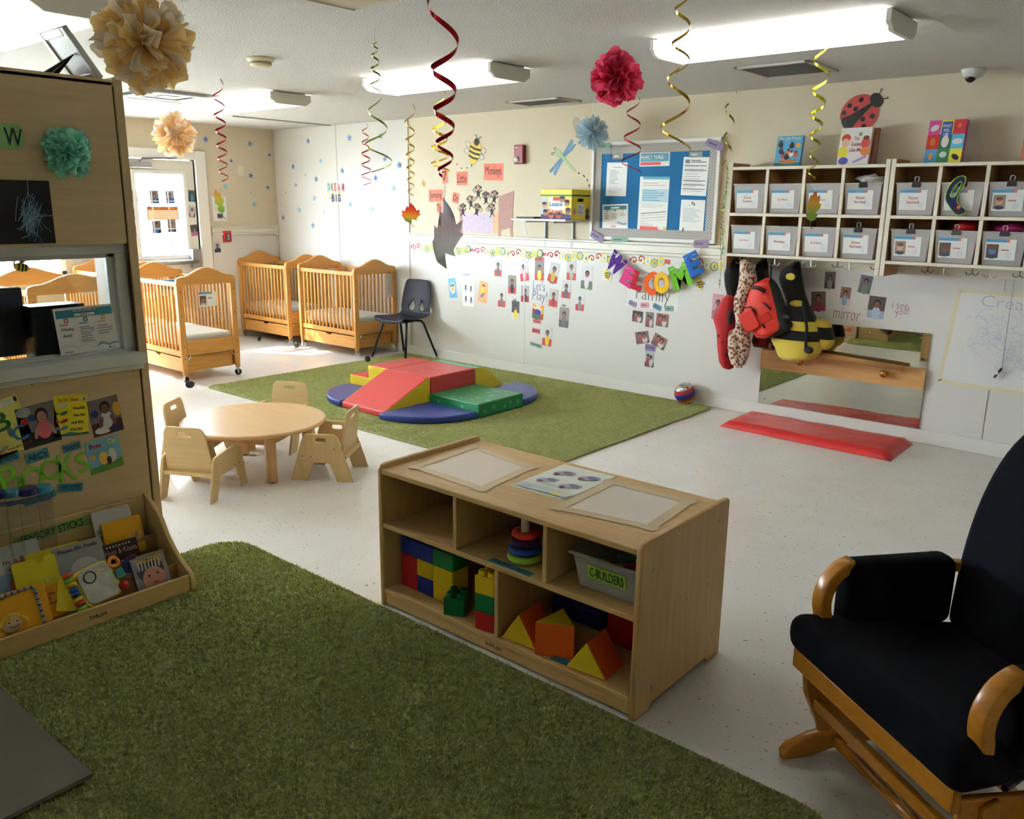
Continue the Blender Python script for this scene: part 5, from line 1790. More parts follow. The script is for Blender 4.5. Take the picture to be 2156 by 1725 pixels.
CORAL = mat((236, 122, 98), .65, name='coral_card')
for s_, x, y, w, h, r_ in (('7', 463, 625, .08, .14, 8), ('Little', 637, 650, .15, .13, 0), ('Monkeys', 953, 585, .245, .155, -1), ('Jumping', 372, 825, .205, .12, 1), ('On', 573, 847, .09, .1, -14), ('The', 408, 945, .07, .1, 6)):
    word_card(WUP.pxat(*c1(x, y), r_), s_, w, h, CORAL, INK, 'coral paper card reading %s on the cream wall' % s_, group='coral word cards', lh=.66)
for i, (x, y, lb) in enumerate(((800, 765, 'topmost'), (875, 830, 'second highest'), (965, 820, 'rightmost upper'), (718, 870, 'left middle'), (645, 950, 'lowest left'), (790, 950, 'lowest middle'), (935, 950, 'lowest right'))):
    f = WUP.pxat(*c1(x, y), [0, 5, -8, 15, 0, -12, 8][i])
    e = empty('paper_monkey', f.p(0, 0), label='little paper monkey with a photo face, %s of the seven' % lb, cat='decoration', group='seven paper monkeys')
    K = mat((58, 50, 50), .7)
    SK = mat([(206, 150, 130), (110, 84, 76), (170, 120, 100), (190, 140, 120), (130, 96, 86), (150, 110, 96), (160, 116, 100)][i], .7)
    B().ext(f, ellipse(0, -.035, .02, .03, 14), 0, .0012).build('monkey_body', K, e)
    hd_ = B().ext(f, ellipse(0, .02, .03, .027, 16), .0012, .0024).build('monkey_head', K, e)
    B().ext(f, ellipse(0, .018, .021, .021, 14), .0024, .003).build('face_photo', SK, hd_)
    for q_ in (-1, 1):
        B().ext(f, ellipse(q_ * .034, .022, .011, .012, 10), 0, .001).build('ear', K, e)
        B().tube([f.p(q_ * .012, -.025, .001), f.p(q_ * .035, -.015 + .012 * (i % 2), .001), f.p(q_ * .045, .0, .001)], .004, 5).build('arm', K, e)
        B().tube([f.p(q_ * .01, -.055, .001), f.p(q_ * .022, -.068, .001), f.p(q_ * .03, -.085 + .01 * (i % 3), .001)], .004, 5).build('leg', K, e)
    sg = -1 if i % 2 == 0 else 1
    B().tube([f.p(sg * (.02 + .02 * math.sin(t_) * 1.6 + .02), -.03 + .05 * t_ / 3, .001) for t_ in (0, .5, 1, 1.5, 2, 2.6, 3.1)], .0022, 5).build('tail', K, e)


def wpoly(pts, conv, fr=WUP):
    return [fr.px(*conv(x, y)) for x, y in pts]


e = empty('paper_bed', WUP.p(*WUP.px(*c1(880, 1100))), label='hand coloured paper bed below the little monkeys', cat='decoration')
for nm, pts, c, h in (('blanket', [(640, 1000), (952, 1000), (950, 1205), (640, 1195)], (206, 190, 206), .001), ('pillow', [(950, 990), (1005, 985), (1005, 1205), (950, 1205)], (226, 178, 140), .002),
                      ('headboard', [(1005, 832), (1160, 775), (1145, 1140), (1010, 1178)], (180, 140, 134), .003), ('leg', [(610, 960), (632, 960), (645, 1240), (622, 1240)], (190, 140, 130), .002), ('leg', [(1005, 1175), (1028, 1165), (1025, 1260), (1000, 1260)], (190, 140, 130), .002), ('leg', [(1120, 1145), (1145, 1140), (1148, 1262), (1125, 1262)], (190, 140, 130), .002)):
    p_ = wpoly(pts, c1)[::-1]
    B().ext(WUP, p_, 0, h).build(nm, mat(c, .75, var=.12, vs=30), e)


def wall_bee(fr, L, label):
    """striped bee pointing along +v with outlined wings and antennae"""
    e = empty('paper_bee', fr.p(0, 0), label=label, cat='decoration')
    Y_, K_, W_ = mat((226, 196, 80), .65), mat((58, 56, 56), .65), mat((210, 200, 182), .65)
    out = [(.5 * L * .52 * math.sin(t_) * (1.1 - .25 * math.cos(t_)), L * .42 * -math.cos(t_)) for t_ in [2 * math.pi * i / 30 for i in range(30)]]
    bo = B().ext(fr, out, .001, .003).build('bee_body', Y_, e)
    for v in (-.2, -.04, .12):
        def hw(v_):
            t_ = math.acos(max(-1, min(1, -v_ / .42)))
            return .26 * L * math.sin(t_) * (1.1 - .25 * math.cos(t_)) * .985
        st_ = [(-hw(v), v * L), (0, (v - .03) * L), (hw(v), v * L), (hw(v + .075), (v + .075) * L), (0, (v + .045) * L), (-hw(v + .075), (v + .075) * L)]
        B().ext(fr, st_, .003, .0036).build('stripe', K_, bo)
    B().ext(fr, ellipse(0, .38 * L, .13 * L, .13 * L, 18), .003, .0042).build('bee_head', K_, e)
    B().ext(fr, [(-.03 * L, -.4 * L), (.03 * L, -.4 * L), (0, -.52 * L)], .001, .003).build('sting', K_, e)
    for sg in (-1, 1):
        for a_, b_, r_ in ((.36, .16, sg * -62), (.34, -.03, sg * -105)):
            wg = B().ext(fr, ellipse(sg * a_ * L, b_ * L, .1 * L, .17 * L, 18, r_), 0, .0009).build('wing', W_, e)
            q_ = ellipse(sg * a_ * L, b_ * L, .1 * L, .17 * L, 18, r_)
            B().tube([fr.p(x_, y_, .0012) for x_, y_ in q_ + q_[:1]], .0016, 4).build('wing_outline', K_, wg)
        B().tube([fr.p(sg * .05 * L, .48 * L, .002), fr.p(sg * .09 * L, .58 * L, .002), fr.p(sg * .14 * L, .6 * L, .002), fr.p(sg * .15 * L, .56 * L, .002)], .0025, 5).build('antenna', K_, e)
    return e


wall_bee(WUP.pxat(*c1(762, 390), -18), .27, 'large striped paper bee on the cream wall above Monkeys')
for i, (x, y) in enumerate(((437, 470), (541, 450), (585, 508), (632, 547), (686, 545))):
    f = WUP.pxat(*c1(x, y), i * 15)
    tag(B().ext(f, ellipse(0, 0, .009, .006, 10), 0, .001).build('paper_dot', INK), 'black paper dot trailing behind the large bee, %s' % ['farthest from the bee', 'second farthest from the bee', 'third from the bee', 'second from the bee', 'nearest to the bee'][i], 'dot', 'dots behind the bee')
for i, (x, y) in enumerate(((1815, 597), (1866, 627), (1900, 668), (1919, 722), (1925, 790))):
    f = WUP.pxat(*c1(x, y), -30 - 18 * i)
    tag(B().fbox(f, -.012, .012, -.005, .005, 0, .001).build('paper_dash', INK), 'black paper dash trailing behind the dragonfly, %s' % ['nearest its tail', 'second from its tail', 'third from its tail', 'second from the yellow box', 'lowest, by the yellow box'][i], 'dash', 'dashes behind the dragonfly')
f = WUP.pxat(*c1(248, 705), -60)
bee(f, .06, 'tiny yellow bee figure left of the word cards', 'bee_figure')
e = empty('paper_dragonfly', WUP.p(*WUP.px(*c1(1660, 440))), label='paper dragonfly with blue wings on the cream wall', cat='decoration')
WB_ = mat((96, 144, 176), .65)
for pts in (((1640, 425), (1735, 262), (1752, 258), (1758, 270), (1740, 320), (1660, 430)), ((1655, 430), (1765, 305), (1783, 303), (1780, 322), (1745, 370), (1665, 440)),
            ((1630, 440), (1520, 570), (1518, 588), (1535, 592), (1565, 560), (1645, 460)), ((1640, 455), (1560, 590), (1562, 615), (1580, 618), (1600, 570), (1655, 465))):
    B().ext(WUP, wpoly(pts, c1)[::-1], 0, .001).build('wing', WB_, e)
B().ext(WUP, smooth_poly(wpoly(((1575, 400), (1590, 365), (1620, 360), (1640, 390), (1665, 430), (1720, 500), (1785, 565), (1775, 582), (1745, 570), (1690, 500), (1640, 440), (1595, 430)), c1)[::-1], 1), .001, .003).build('dragonfly_body', mat((168, 200, 148), .65), e)
for pts in (((1582, 372), (1560, 350), (1575, 338), (1592, 345)), ((1578, 392), (1545, 390), (1540, 408), (1560, 412))):
    B().tube([WUP.p(*WUP.px(*c1(*q_)), .003) for q_ in pts], .0025, 5).build('antenna', INK, e)

# fire strobe
f = WUP.pxat(*c1(1235, 410))
e = empty('fire_strobe', f.p(0, -.08), label='dark red fire alarm strobe on the cream wall', cat='fire alarm')
B().fbox(f, -.055, .055, -.085, .085, 0, .045).build('strobe_box', mat((134, 24, 34), .35), e, bevel=.008)
B().ball(f.p(-.02, -.045, .045), .034, 14, 10, sz=(1, .7, .9)).build('strobe_lens', mat((206, 206, 200), .15, metal=.3), e, smooth=True)
B().fbox(f, -.04, -.005, .058, .066, .045, .0458).build('white_print', WHITE, e)

# shelf with the yellow box
ys = 5.82
q0, q1 = aty(1076, 459, ys), aty(1188, 463, ys)
zs = (q0.z + q1.z) / 2
e = empty('bracket_shelf', ((q0.x + q1.x) / 2, D - .15, zs - .2), label='small white bracket shelf on the cream wall', cat='shelf')
XS0, XS1 = q0.x, -4.38
bx('shelf_board', XS0, XS1, ys, D - .002, zs - .018, zs, mat((228, 226, 218), .4), e, .003)
for px_ in (1146, 1204):
    x_ = aty(px_, 490, D - .02).x
    b = B().box(x_ - .012, x_ + .012, D - .02, D - .001, zs - .25, zs - .018).box(x_ - .012, x_ + .012, ys + .06, D - .02, zs - .034, zs - .018)
    b.build('bracket', mat((196, 198, 198), .4), e, bevel=.003)
tagp = B().ext(WUP, wpoly(((1215, 1065), (1262, 1065), (1300, 1218), (1240, 1222)), c1)[::-1], 0, .002).build('paper_strip', mat((206, 202, 190), .6))
tag(tagp, 'pale paper strip on the wall below the white shelf', 'paper')
b0, b1 = aty(1139, 440, 5.88), aty(1203, 440, 5.88)
zt, bz = aty(1139, 399, 5.88).z, zs + .0008
e = empty('activity_box', ((b0.x + b1.x) / 2, 6.0, bz), label='yellow printed cardboard box reading Learn Start on the white shelf', cat='box')
bd = bx('box_body', b0.x, b1.x, 5.88, 6.15, bz, zt - .055, mat((226, 204, 40), .45), e, .002)
ld = bx('box_lid', b0.x - .004, b1.x + .004, 5.876, 6.154, zt - .055, zt, mat((232, 210, 36), .45), e, .003)
bx('lid_stripe', b0.x - .0045, b1.x + .0045, 5.8755, 6.1545, zt - .057, zt - .043, mat((60, 120, 100), .5), ld)
f = Fr(((b0.x + b1.x) / 2, 5.8797, (bz + zt - .055) / 2), (1, 0, 0), (0, 0, 1))
wbx, hbx = b1.x - b0.x, zt - .055 - bz
a = Art(f, wbx, hbx, mat((226, 204, 40), .45), t=.0003)
a.rect(.26, .3, .78, .95, WHITE).rect(.4, .8, .8, .95, (206, 50, 40)).poly([(0, 0), (1, 0), (1, .2), (.6, .26), (.2, .2), (0, .3)], (70, 60, 110)).rect(.0, .2, .22, .95, (196, 206, 210))
for x_, y_, c in ((.86, .7, (176, 120, 96)), (.9, .36, (130, 90, 76)), (.7, .86, (150, 104, 84)), (.12, .6, (200, 150, 120)), (.16, .28, (170, 120, 100)), (.6, .16, (180, 90, 50)), (.35, .15, (200, 100, 60))):
    a.ell(x_, y_, .09, .14, c).ell(x_, y_ + .08, .08, .07, (50, 38, 36))
fr_o = a.build('box_print', bd)
text(f, 'Learn', 0, .03, wbx * .42, hbx * .2, mat((70, 130, 180), .6), bd, hh=.006, off=.01)
text(f, 'Start', 0, -.03, wbx * .5, hbx * .22, mat((206, 90, 60), .6), bd, hh=.006, off=.01)
f = Fr((b1.x + .0003, 6.015, (bz + zt - .055) / 2), (0, 1, 0), (0, 0, 1))
a = Art(f, .268, hbx, mat((226, 204, 40), .45), t=.0003)
a.rect(.3, .2, .7, .65, WHITE).lines(.34, .24, .7, .6, 6, (90, 110, 150), .4).rect(.3, .76, .62, .9, (24, 22, 24)).ell(.15, .34, .1, .14, (186, 140, 120)).ell(.85, .34, .1, .14, (90, 60, 50)).ell(.85, .1, .12, .12, (50, 44, 46))
a.build('box_print', bd)
bb = [(XS0 + .03, ys + .04), (b0.x - .05, ys + .02), (b0.x - .02, D - .1), (XS0 + .06, D - .06)]
tag(B().ext(flatZ(zs), bb, .0008, .014).build('folder', mat((60, 44, 48), .6)), 'dark folder lying on the white shelf left of the yellow box', 'folder')

# ---- notice board
NX0, NX1, NZ0, NZ1 = -4.36, -3.15, 1.315, 2.125
nb = empty('notice_board', ((NX0 + NX1) / 2, D - .02, NZ0), label='blue notice board with white frame and zigzag border', cat='notice board')
NWY = D - .03
bx('backing', NX0 + .02, NX1 - .02, NWY + .012, D - .001, NZ0 + .02, NZ1 - .02, mat((36, 110, 160), .9, name='blue_felt', bump=.2, bs=300), nb)
t_ = .028
for q in ((NX0, NX1, NZ0, NZ0 + t_), (NX0, NX1, NZ1 - t_, NZ1), (NX0, NX0 + t_, NZ0 + t_, NZ1 - t_), (NX1 - t_, NX1, NZ0 + t_, NZ1 - t_)):
    bx('frame_rail', q[0], q[1], NWY - .006, D - .001, q[2], q[3], mat((226, 226, 222), .35), nb, .003)


def chevron(vert):
    m = mat((196, 192, 184), .7, name='zigzag_paper', vs=9 + vert)
    m = m.copy()
    nt, b = nodes_of(m)
    tc = nt.nodes.new('ShaderNodeTexCoord')
    sp = nt.nodes.new('ShaderNodeSeparateXYZ')
    nt.links.new(tc.outputs['Object'], sp.inputs[0])

    def mth(op, a, bb=None, c=None):
        n = nt.nodes.new('ShaderNodeMath')
        n.operation = op
        for i, v in enumerate((a, bb)):
            if v is None: continue
            if isinstance(v, (int, float)):
                n.inputs[i].default_value = v
            else:
                nt.links.new(v, n.inputs[i])
        return n.outputs[0]
    u = sp.outputs[2] if vert else sp.outputs[0]
    v = sp.outputs[0] if vert else sp.outputs[2]
    tri_ = mth('PINGPONG', mth('MULTIPLY', u, 40.), .5)
    w_ = mth('FRACT', mth('ADD', mth('MULTIPLY', v, 44.), mth('MULTIPLY', tri_, 2.2)))
    g = mth('GREATER_THAN', w_, .62)
    mx_ = nt.nodes.new('ShaderNodeMix')
    mx_.data_type = 'RGBA'
    mx_.inputs['A'].default_value, mx_.inputs['B'].default_value = lin((200, 196, 186)), lin((104, 94, 90))
    nt.links.new(g, mx_.inputs['Factor'])
    nt.links.new(mx_.outputs['Result'], b.inputs['Base Color'])
    return m


CH, CV = chevron(0), chevron(1)
i0, i1, j0, j1, tb = NX0 + t_, NX1 - t_, NZ0 + t_, NZ1 - t_, .07
for q, m in (((i0, i1, j1 - tb, j1), CH), ((i0, i1, j0, j0 + tb), CH), ((i0, i0 + tb, j0 + tb, j1 - tb), CV), ((i1 - tb, i1, j0 + tb, j1 - tb), CV)):
    bx('zigzag_border', q[0], q[1], NWY + .008, NWY + .0125, q[2], q[3], m, nb)
NF = wallY(NWY + .0115)
NF2 = wallY(NWY - .0068)


def c3(x, y):
    return 1200 + x / 4.79, 240 + y / 4.79


a = Art(NF.pxat(*c3(470, 660), -1), .205, .275, WHITE)
a.rect(.3, .85, .75, .865, GREYTXT).lines(.15, .35, .65, .78, 11, GREYTXT, .3).lines(.15, .1, .9, .3, 4, GREYTXT, .18)
tag(a.build('notice'), 'white typed list at the upper left of the blue notice board', 'paper')
f = NF.pxat(*c3(853, 458), 0)
a = Art(f, .283, .108, WHITE)
a.rect(.03, .34, .97, .95, (90, 160, 182)).rect(.03, .08, .72, .3, (214, 92, 84)).rect(.74, .08, .95, .3, (236, 230, 214)).rect(.9, .82, .97, .95, (206, 130, 70))
o = tag(a.build('notice'), 'header sign reading FAMILY WALL on the blue notice board', 'sign')
text(f, 'FAMILY WALL', -.02, .018, .22, .03, WHITE, o, hh=.003, off=.02)
a = Art(NF.pxat(*c3(1260, 630), -2), .225, .295, WHITE)
a.rect(.08, .84, .26, .93, (120, 120, 124)).lines(.3, .85, .95, .93, 2, (80, 80, 84), .5).lines(.1, .08, .9, .78, 11, GREYTXT, .16)
for y_ in (.77, .65, .38, .27, .16):
    a.rect(.06, y_, .94, y_ + .016, (60, 60, 64))
tag(a.build('notice'), 'black ruled form at the upper right of the blue notice board', 'paper')
f = NF.pxat(*c3(455, 1035), 2)
a = Art(f, .26, .205, WHITE)
a.rect(.05, .78, .95, .94, TEAL).rect(.33, .82, .66, .89, WHITE)
for x_, c in ((.2, (208, 90, 84)), (.5, TEAL), (.8, (226, 170, 70))):
    a.ell(x_, .74, .035, .035, c)
a.lines(.36, .42, .62, .65, 6, GREYTXT, .4).lines(.7, .5, .92, .66, 3, GREYTXT, .3).lines(.1, .4, .28, .66, 3, (90, 90, 94), .3).poly([(.55, .2), (.65, .3), (.8, .22), (.95, .24), (.95, .16), (.8, .16), (.65, .24)], (140, 180, 206)).rect(.35, .08, .55, .12, (220, 130, 120))
tag(a.build('notice'), 'teal headed notice at the lower left of the blue board', 'paper')
a = Art(NF.pxat(*c3(840, 905), -1), .28, .43, WHITE)
a.rect(.1, .95, 1, 1, (110, 176, 190)).lines(.1, .82, .95, .9, 2, (214, 170, 160), .3).rect(.1, .53, .98, .77, (186, 216, 226)).lines(.12, .54, .9, .76, 5, (110, 170, 190), .35).lines(.1, .42, .9, .51, 4, GREYTXT, .2)
for y_, tt in ((.3, .012), (.26, .004), (.21, .006), (.16, .004)):
    a.poly([(.1, y_), (.95, y_ + .05), (.95, y_ + .05 + tt), (.1, y_ + tt)], (60, 60, 64))
a.lines(.1, .08, .6, .14, 3, GREYTXT, .2).rect(.1, 0, .7, .07, (222, 96, 84)).rect(.9, 0, .98, .07, (226, 170, 60))
tag(a.build('notice'), 'tall notice with red foot in the middle of the blue board', 'paper')
a = Art(NF.pxat(*c3(1230, 1055), -1), .215, .29, WHITE)
a.ell(.48, .92, .04, .03, (110, 40, 70)).ell(.56, .88, .03, .03, (60, 50, 80)).lines(.3, .85, .7, .87, 1, GREYTXT, .4).lines(.12, .4, .9, .78, 12, (180, 180, 184), .3).rect(.15, .14, .2, .24, (60, 60, 64))
tag(a.build('notice'), 'typed letter at the lower right of the blue notice board', 'paper')
for x, y, w, lb in ((482, 428, .105, 'small wood framed label above the typed list'), (1270, 410, .115, 'small wood framed label above the ruled form')):
    f = NF.pxat(*c3(x, y))
    a = Art(f, w, .042, mat((176, 150, 110), .6))
    a.rect(.08, .2, .92, .8, (110, 160, 200)).lines(.16, .35, .9, .65, 1, WHITE, .7)
    tag(a.build('small_label'), lb, 'sign')
LIL, GRN, PNK = (142, 128, 160), (130, 164, 146), (214, 150, 170)
for x, y, w, h, r_, c, lb in ((345, 325, .14, .045, 6, GRN, 'green name tag at the top left of the notice board'), (1460, 310, .155, .06, -20, LIL, 'purple name tag at the top right of the notice board'), (275, 1238, .15, .065, -24, LIL, 'purple name tag at the bottom left of the notice board'), (500, 1268, .17, .045, 2, GRN, 'green name tag on the bottom border of the notice board'), (1325, 1310, .14, .06, 4, (150, 130, 150), 'mauve name tag on the bottom right border of the notice board')):
    f = NF2.pxat(*c3(x, y), r_)
    a = Art(f, w, h, mat(c, .7), outline=rrect(w, h, h * .3, 3))
    a.lines(.12, .3, .95, .7, 1, (90, 84, 100), .5)
    tag(a.build('name_tag'), lb, 'tag', 'name tags')

# ---- border strips under the chair rail
def border(x0, x1, label, z=1.152):
    f = WLOW
    n = int((x1 - x0) / .04)
    top = [(x0 + (x1 - x0) * i / n, z + .016 + .008 * math.sin(i * .9)) for i in range(n + 1)]
    bot = [(x0 + (x1 - x0) * i / n, z - .016 + .008 * math.sin(i * .9 + .6)) for i in range(n, -1, -1)]
    a = Art(f, m=mat((206, 84, 80), .6), t=.001, outline=bot[::-1] + top[::-1])
    x = x0 + .05
    k = 0
    RD, YL, GN, BL, WH = mat((196, 70, 70), .6), mat((232, 208, 90), .6), mat((120, 150, 130), .6), mat((150, 200, 214), .6), mat((240, 236, 214), .6)
    while x < x1 - .04:
        ph = k % 7
        zz = z + .012 * math.sin(k * 1.7)
        if ph in (0, 1):
            sg = 1 if ph else -1
            a.poly(ellipse(x, zz, .036, .036, 16), WH, rel=False)
            a.line([(x + sg * (.034 - .0027 * q) * math.cos(q * .62), zz + (.034 - .0027 * q) * math.sin(q * .62)) for q in range(13)], .011, RD)
        else:
            a.poly(ellipse(x, zz, .034, .037, 16), (YL, GN)[ph % 2], rel=False)
            a.poly(ellipse(x, zz, .025, .028, 14), (WH, YL)[ph % 2] if ph != 4 else YL, rel=False)
            a.poly(ellipse(x + .003, zz, .014, .018, 12), BL if ph % 3 else GN, rel=False)
        x += .066
        k += 1
    tag(a.build('border_strip'), label, 'border', 'scalloped border strips')


border(-6.69, -5.78, 'scalloped border strip with swirls, leftmost below the rail')
border(-5.77, -4.86, 'scalloped border strip with swirls above the movement photos')
border(-4.85, -4.06, 'scalloped border strip with swirls left of the WELCOME banner')
border(-3.95, -3.55, 'short scalloped border strip inside the WELCOME banner', 1.15)
border(-3.4, -2.98, 'scalloped border strip ending at the cubbies', 1.15)

# ---- WELCOME banner
bn = empty('welcome_banner', (-3.75, D - .05, 1.0), label='felt letter banner reading WELCOME below the notice board', cat='banner')
BF = wallY(D - .045)


def c4(x, y):
    return 1240 + x / 4.79, 500 + y / 4.79


pts = []
for i, (ch, x, y, w, h, r_, c) in enumerate((('W', 275, 262, .175, .17, -36, (84, 40, 130)), ('E', 402, 395, .125, .17, -26, (214, 66, 130)), ('L', 500, 440, .105, .16, -14, (190, 36, 50)), ('C', 625, 462, .135, .2, -4, (232, 96, 40)),
                                       ('O', 743, 458, .15, .185, 4, (240, 186, 40)), ('M', 928, 388, .185, .2, 22, (110, 178, 50)), ('E', 1062, 268, .125, .19, 26, (40, 100, 180)))):
    f = BF.pxat(*c4(x, y), r_)
    dz = (.0, .001, .01, .001, .011, .001, .01)[i]
    o = text(f, ch, 0, 0, w, h, mat(c, .95, bump=.3, bs=400), bn, name='felt_letter', ex=.004, hh=dz, off=.06)
    B().tube([f.p(-w * .42, h * .34, dz + .011), f.p(-w * .2, h * .36, dz + .011)], .003, 5).build('stitch', STRING, o)
    B().tube([f.p(w * .2, h * .36, dz + .011), f.p(w * .42, h * .34, dz + .011)], .003, 5).build('stitch', STRING, o)
    pts += [f.p(-w * .4, h * .34, -.001), f.p(w * .4, h * .34, -.001)]
B().tube([NF.p(*NF.px(1281, 515))] + pts + [NF.p(*NF.px(1477, 522))], .0022, 5).build('banner_string', STRING, bn)

# ---- movement photos and cards
def c2(x, y):
    return 860 + x / 4.79, 500 + y / 4.79


RDF, GNF = (206, 70, 64), (90, 120, 90)
mv = [(903, 305, .088, .165, 0, (190, 186, 184), RDF, (110, 112, 110), 'photo of a child on a red mat, highest at the left of the movement photos'),
      (1045, 475, .098, .175, 0, (140, 128, 110), RDF, (60, 50, 52), 'photo of a child in black and red, left of Let\'s Play'),
      (1165, 335, .105, .195, 8, (196, 192, 190), RDF, (220, 150, 180), 'photo of a child in a pink top under the movement row'),
      (1320, 335, .105, .18, 0, (120, 112, 104), RDF, (220, 214, 90), 'photo of a child in a yellow bib under the pink sign'),
      (1465, 355, .11, .185, -13, (190, 186, 180), (190, 60, 56), (190, 160, 60), 'tilted photo right of the one under the pink sign'),
      (1643, 332, .1, .175, 0, (190, 186, 176), RDF, (170, 176, 160), 'photo of a child in a pale shirt on a red mat'),
      (1800, 405, .12, .205, -3, (206, 204, 202), GNF, (226, 210, 214), 'photo of a crawling child on green carpet, top right of the group'),
      (940, 615, .095, .165, 0, (214, 208, 200), RDF, (120, 110, 112), 'photo left below the black and red one'),
      (1175, 568, .095, .155, 0, (176, 172, 170), (180, 50, 50), (60, 56, 60), 'photo of a child in dark clothes left of the word Play'),
      (1462, 610, .1, .165, -4, (196, 186, 176), RDF, (150, 60, 54), 'photo of a crawling child right of the word Play'),
      (1590, 525, .1, .16, -2, (200, 198, 200), RDF, (90, 100, 120), 'photo of a child in grey blue below the pale shirt photo'),
      (1728, 650, .092, .16, 0, (214, 214, 216), (200, 60, 70), (140, 140, 130), 'lower right photo of the movement group'),
      (1080, 735, .095, .175, 0, (90, 84, 84), (226, 222, 216), (230, 206, 60), 'photo of a child in a yellow coat'),
      (1568, 808, .108, .185, -2, (150, 140, 130), (100, 100, 80), (120, 110, 124), 'photo of a seated child, right of the toy block picture'),
      (1400, 995, .11, .185, -3, (210, 208, 206), RDF, (226, 200, 70), 'lowest photo of the group, child on a red mat')]
for x, y, w, h, r_, bg, flo, sh_, lb in mv:
    kid_photo(WLOW.pxat(*c2(x, y), r_), w, h, bg, flo, sh_, lb, sc=1.15, arms=False, group='movement photos')
f = WLOW.pxat(*c2(1307, 748), -4)
a = Art(f, .135, .14, mat((226, 206, 190), .4))
a.rect(0, 0, 1, .4, (70, 120, 90)).ell(.45, .45, .32, .2, (60, 70, 140)).rect(.65, .1, 1, .35, (200, 70, 60)).ell(.15, .85, .16, .12, (226, 190, 60)).ell(.85, .85, .16, .12, (230, 160, 60)).rect(.0, .35, .2, .65, (206, 60, 60)).rect(.8, .35, .95, .7, (210, 180, 90))
tag(a.build('photograph'), 'picture of colourful foam blocks below the word Play', 'photo', 'movement photos')
for x, y, w, h, r_, c, s_, lb in ((1322, 218, .115, .042, 0, (222, 140, 140), 'MOVEMENT', 'pink sign reading MOVEMENT at the border'), (1296, 838, .095, .055, -3, (222, 120, 116), 'GREAT\nTEAMWORK', 'pink sign below the foam block picture'), (1288, 943, .1, .045, -4, (222, 110, 110), 'GROUP FUN', 'pink sign left of the lowest photo'), (1285, 1085, .15, .04, -8, (170, 190, 176), 'GROSS MOTOR SKILLS', 'pale green strip left below the lowest photo'),
                                  (1072, 632, .042, .024, 0, (180, 186, 180), 'WALK', 'tiny grey label above the yellow coat photo'), (1567, 687, .046, .022, -4, (170, 180, 176), 'STAND', 'tiny grey label above the seated child photo'), (1443, 455, .05, .024, -12, (160, 176, 160), 'CLIMB', 'tiny green label below the tilted photo')):
    word_card(WLOW.pxat(*c2(x, y), r_), s_, w, h, c, (70, 60, 64), lb, name='small_sign', lh=.6)
f = WLOW.pxat(*c2(445, 510), 7)
a = Art(f, .105, .2, mat((110, 178, 220), .45))
a.ell(.5, .5, .36, .3, (226, 236, 240)).ell(.35, .6, .12, .07, (60, 50, 50)).ell(.62, .64, .12, .07, (70, 56, 50)).ell(.4, .48, .14, .1, (230, 220, 214)).ell(.62, .5, .12, .1, (200, 190, 70)).ell(.5, .38, .14, .06, (226, 170, 60))
tag(a.build('card'), 'blue picture card above the navy chair', 'card')
f = WLOW.pxat(*c2(605, 510), 0)
a = Art(f, .165, .37, mat((240, 240, 238), .4))
for x_, y_ in ((.28, .52), (.72, .5), (.3, .22), (.75, .2)):
    a.ell(x_, y_ - .06, .14, .075, (200, 202, 214)).ell(x_, y_ + .02, .075, .04, (60, 44, 42)).ell(x_, y_ + .012, .05, .026, (150, 104, 84)).ell(x_, y_ - .04, .05, .03, (60, 58, 64))
a.lines(.1, .7, .9, .73, 1, GREYTXT, .2)
o = tag(a.build('poster'), 'white poster of four signing people between the blue and orange cards', 'poster')
text(f, 'Movement', -.02, .135, .09, .02, INK, o, hh=.006)
f = WLOW.pxat(*c2(752, 550), -8)
a = Art(f, .115, .21, mat((236, 170, 110), .45))
a.ell(.5, .55, .24, .18, (232, 200, 60)).ell(.45, .82, .1, .05, (60, 44, 40)).ell(.62, .8, .1, .05, (150, 90, 70)).ell(.45, .32, .3, .08, (110, 120, 140), rot=30).ell(.3, .2, .1, .04, (226, 220, 216))
tag(a.build('card'), 'orange picture card right of the white signing poster', 'card')
BLP = mat((96, 118, 160), .6)
e = empty('painted_lettering', WLOW.p(*WLOW.px(*c2(1320, 545))), label='thin blue lettering Let\'s Play! between the movement photos', cat='lettering')
for s_, x, y, w, h in (('Let\'s', 1318, 488, .145, .085), ('Play!', 1325, 605, .175, .115)):
    text(WLOW, s_, *WLOW.px(*c2(x, y)), w, h, BLP, e, -3, hh=.0006, off=-.012)
for x, y, px_ in ((2005, 375, 0), (1120 + 380 * 4.79, 470, 1)):
    q = c2(2005, 375) if not px_ else c4(1120, 470)
    f = WLOW.pxat(*q, -70)
    if not px_:
        tag(Art(f.at(0, 0, 60), .1, .11, mat((224, 222, 206), .5)).build('bee_card'), 'pale card carrying a small bee left of the W of WELCOME', 'card')
        f = f.at(0, 0, 0, .0018)
    bee(f, .085, ['small striped bee on a card left of the WELCOME banner', 'small striped bee cutout right of the WELCOME banner'][px_])

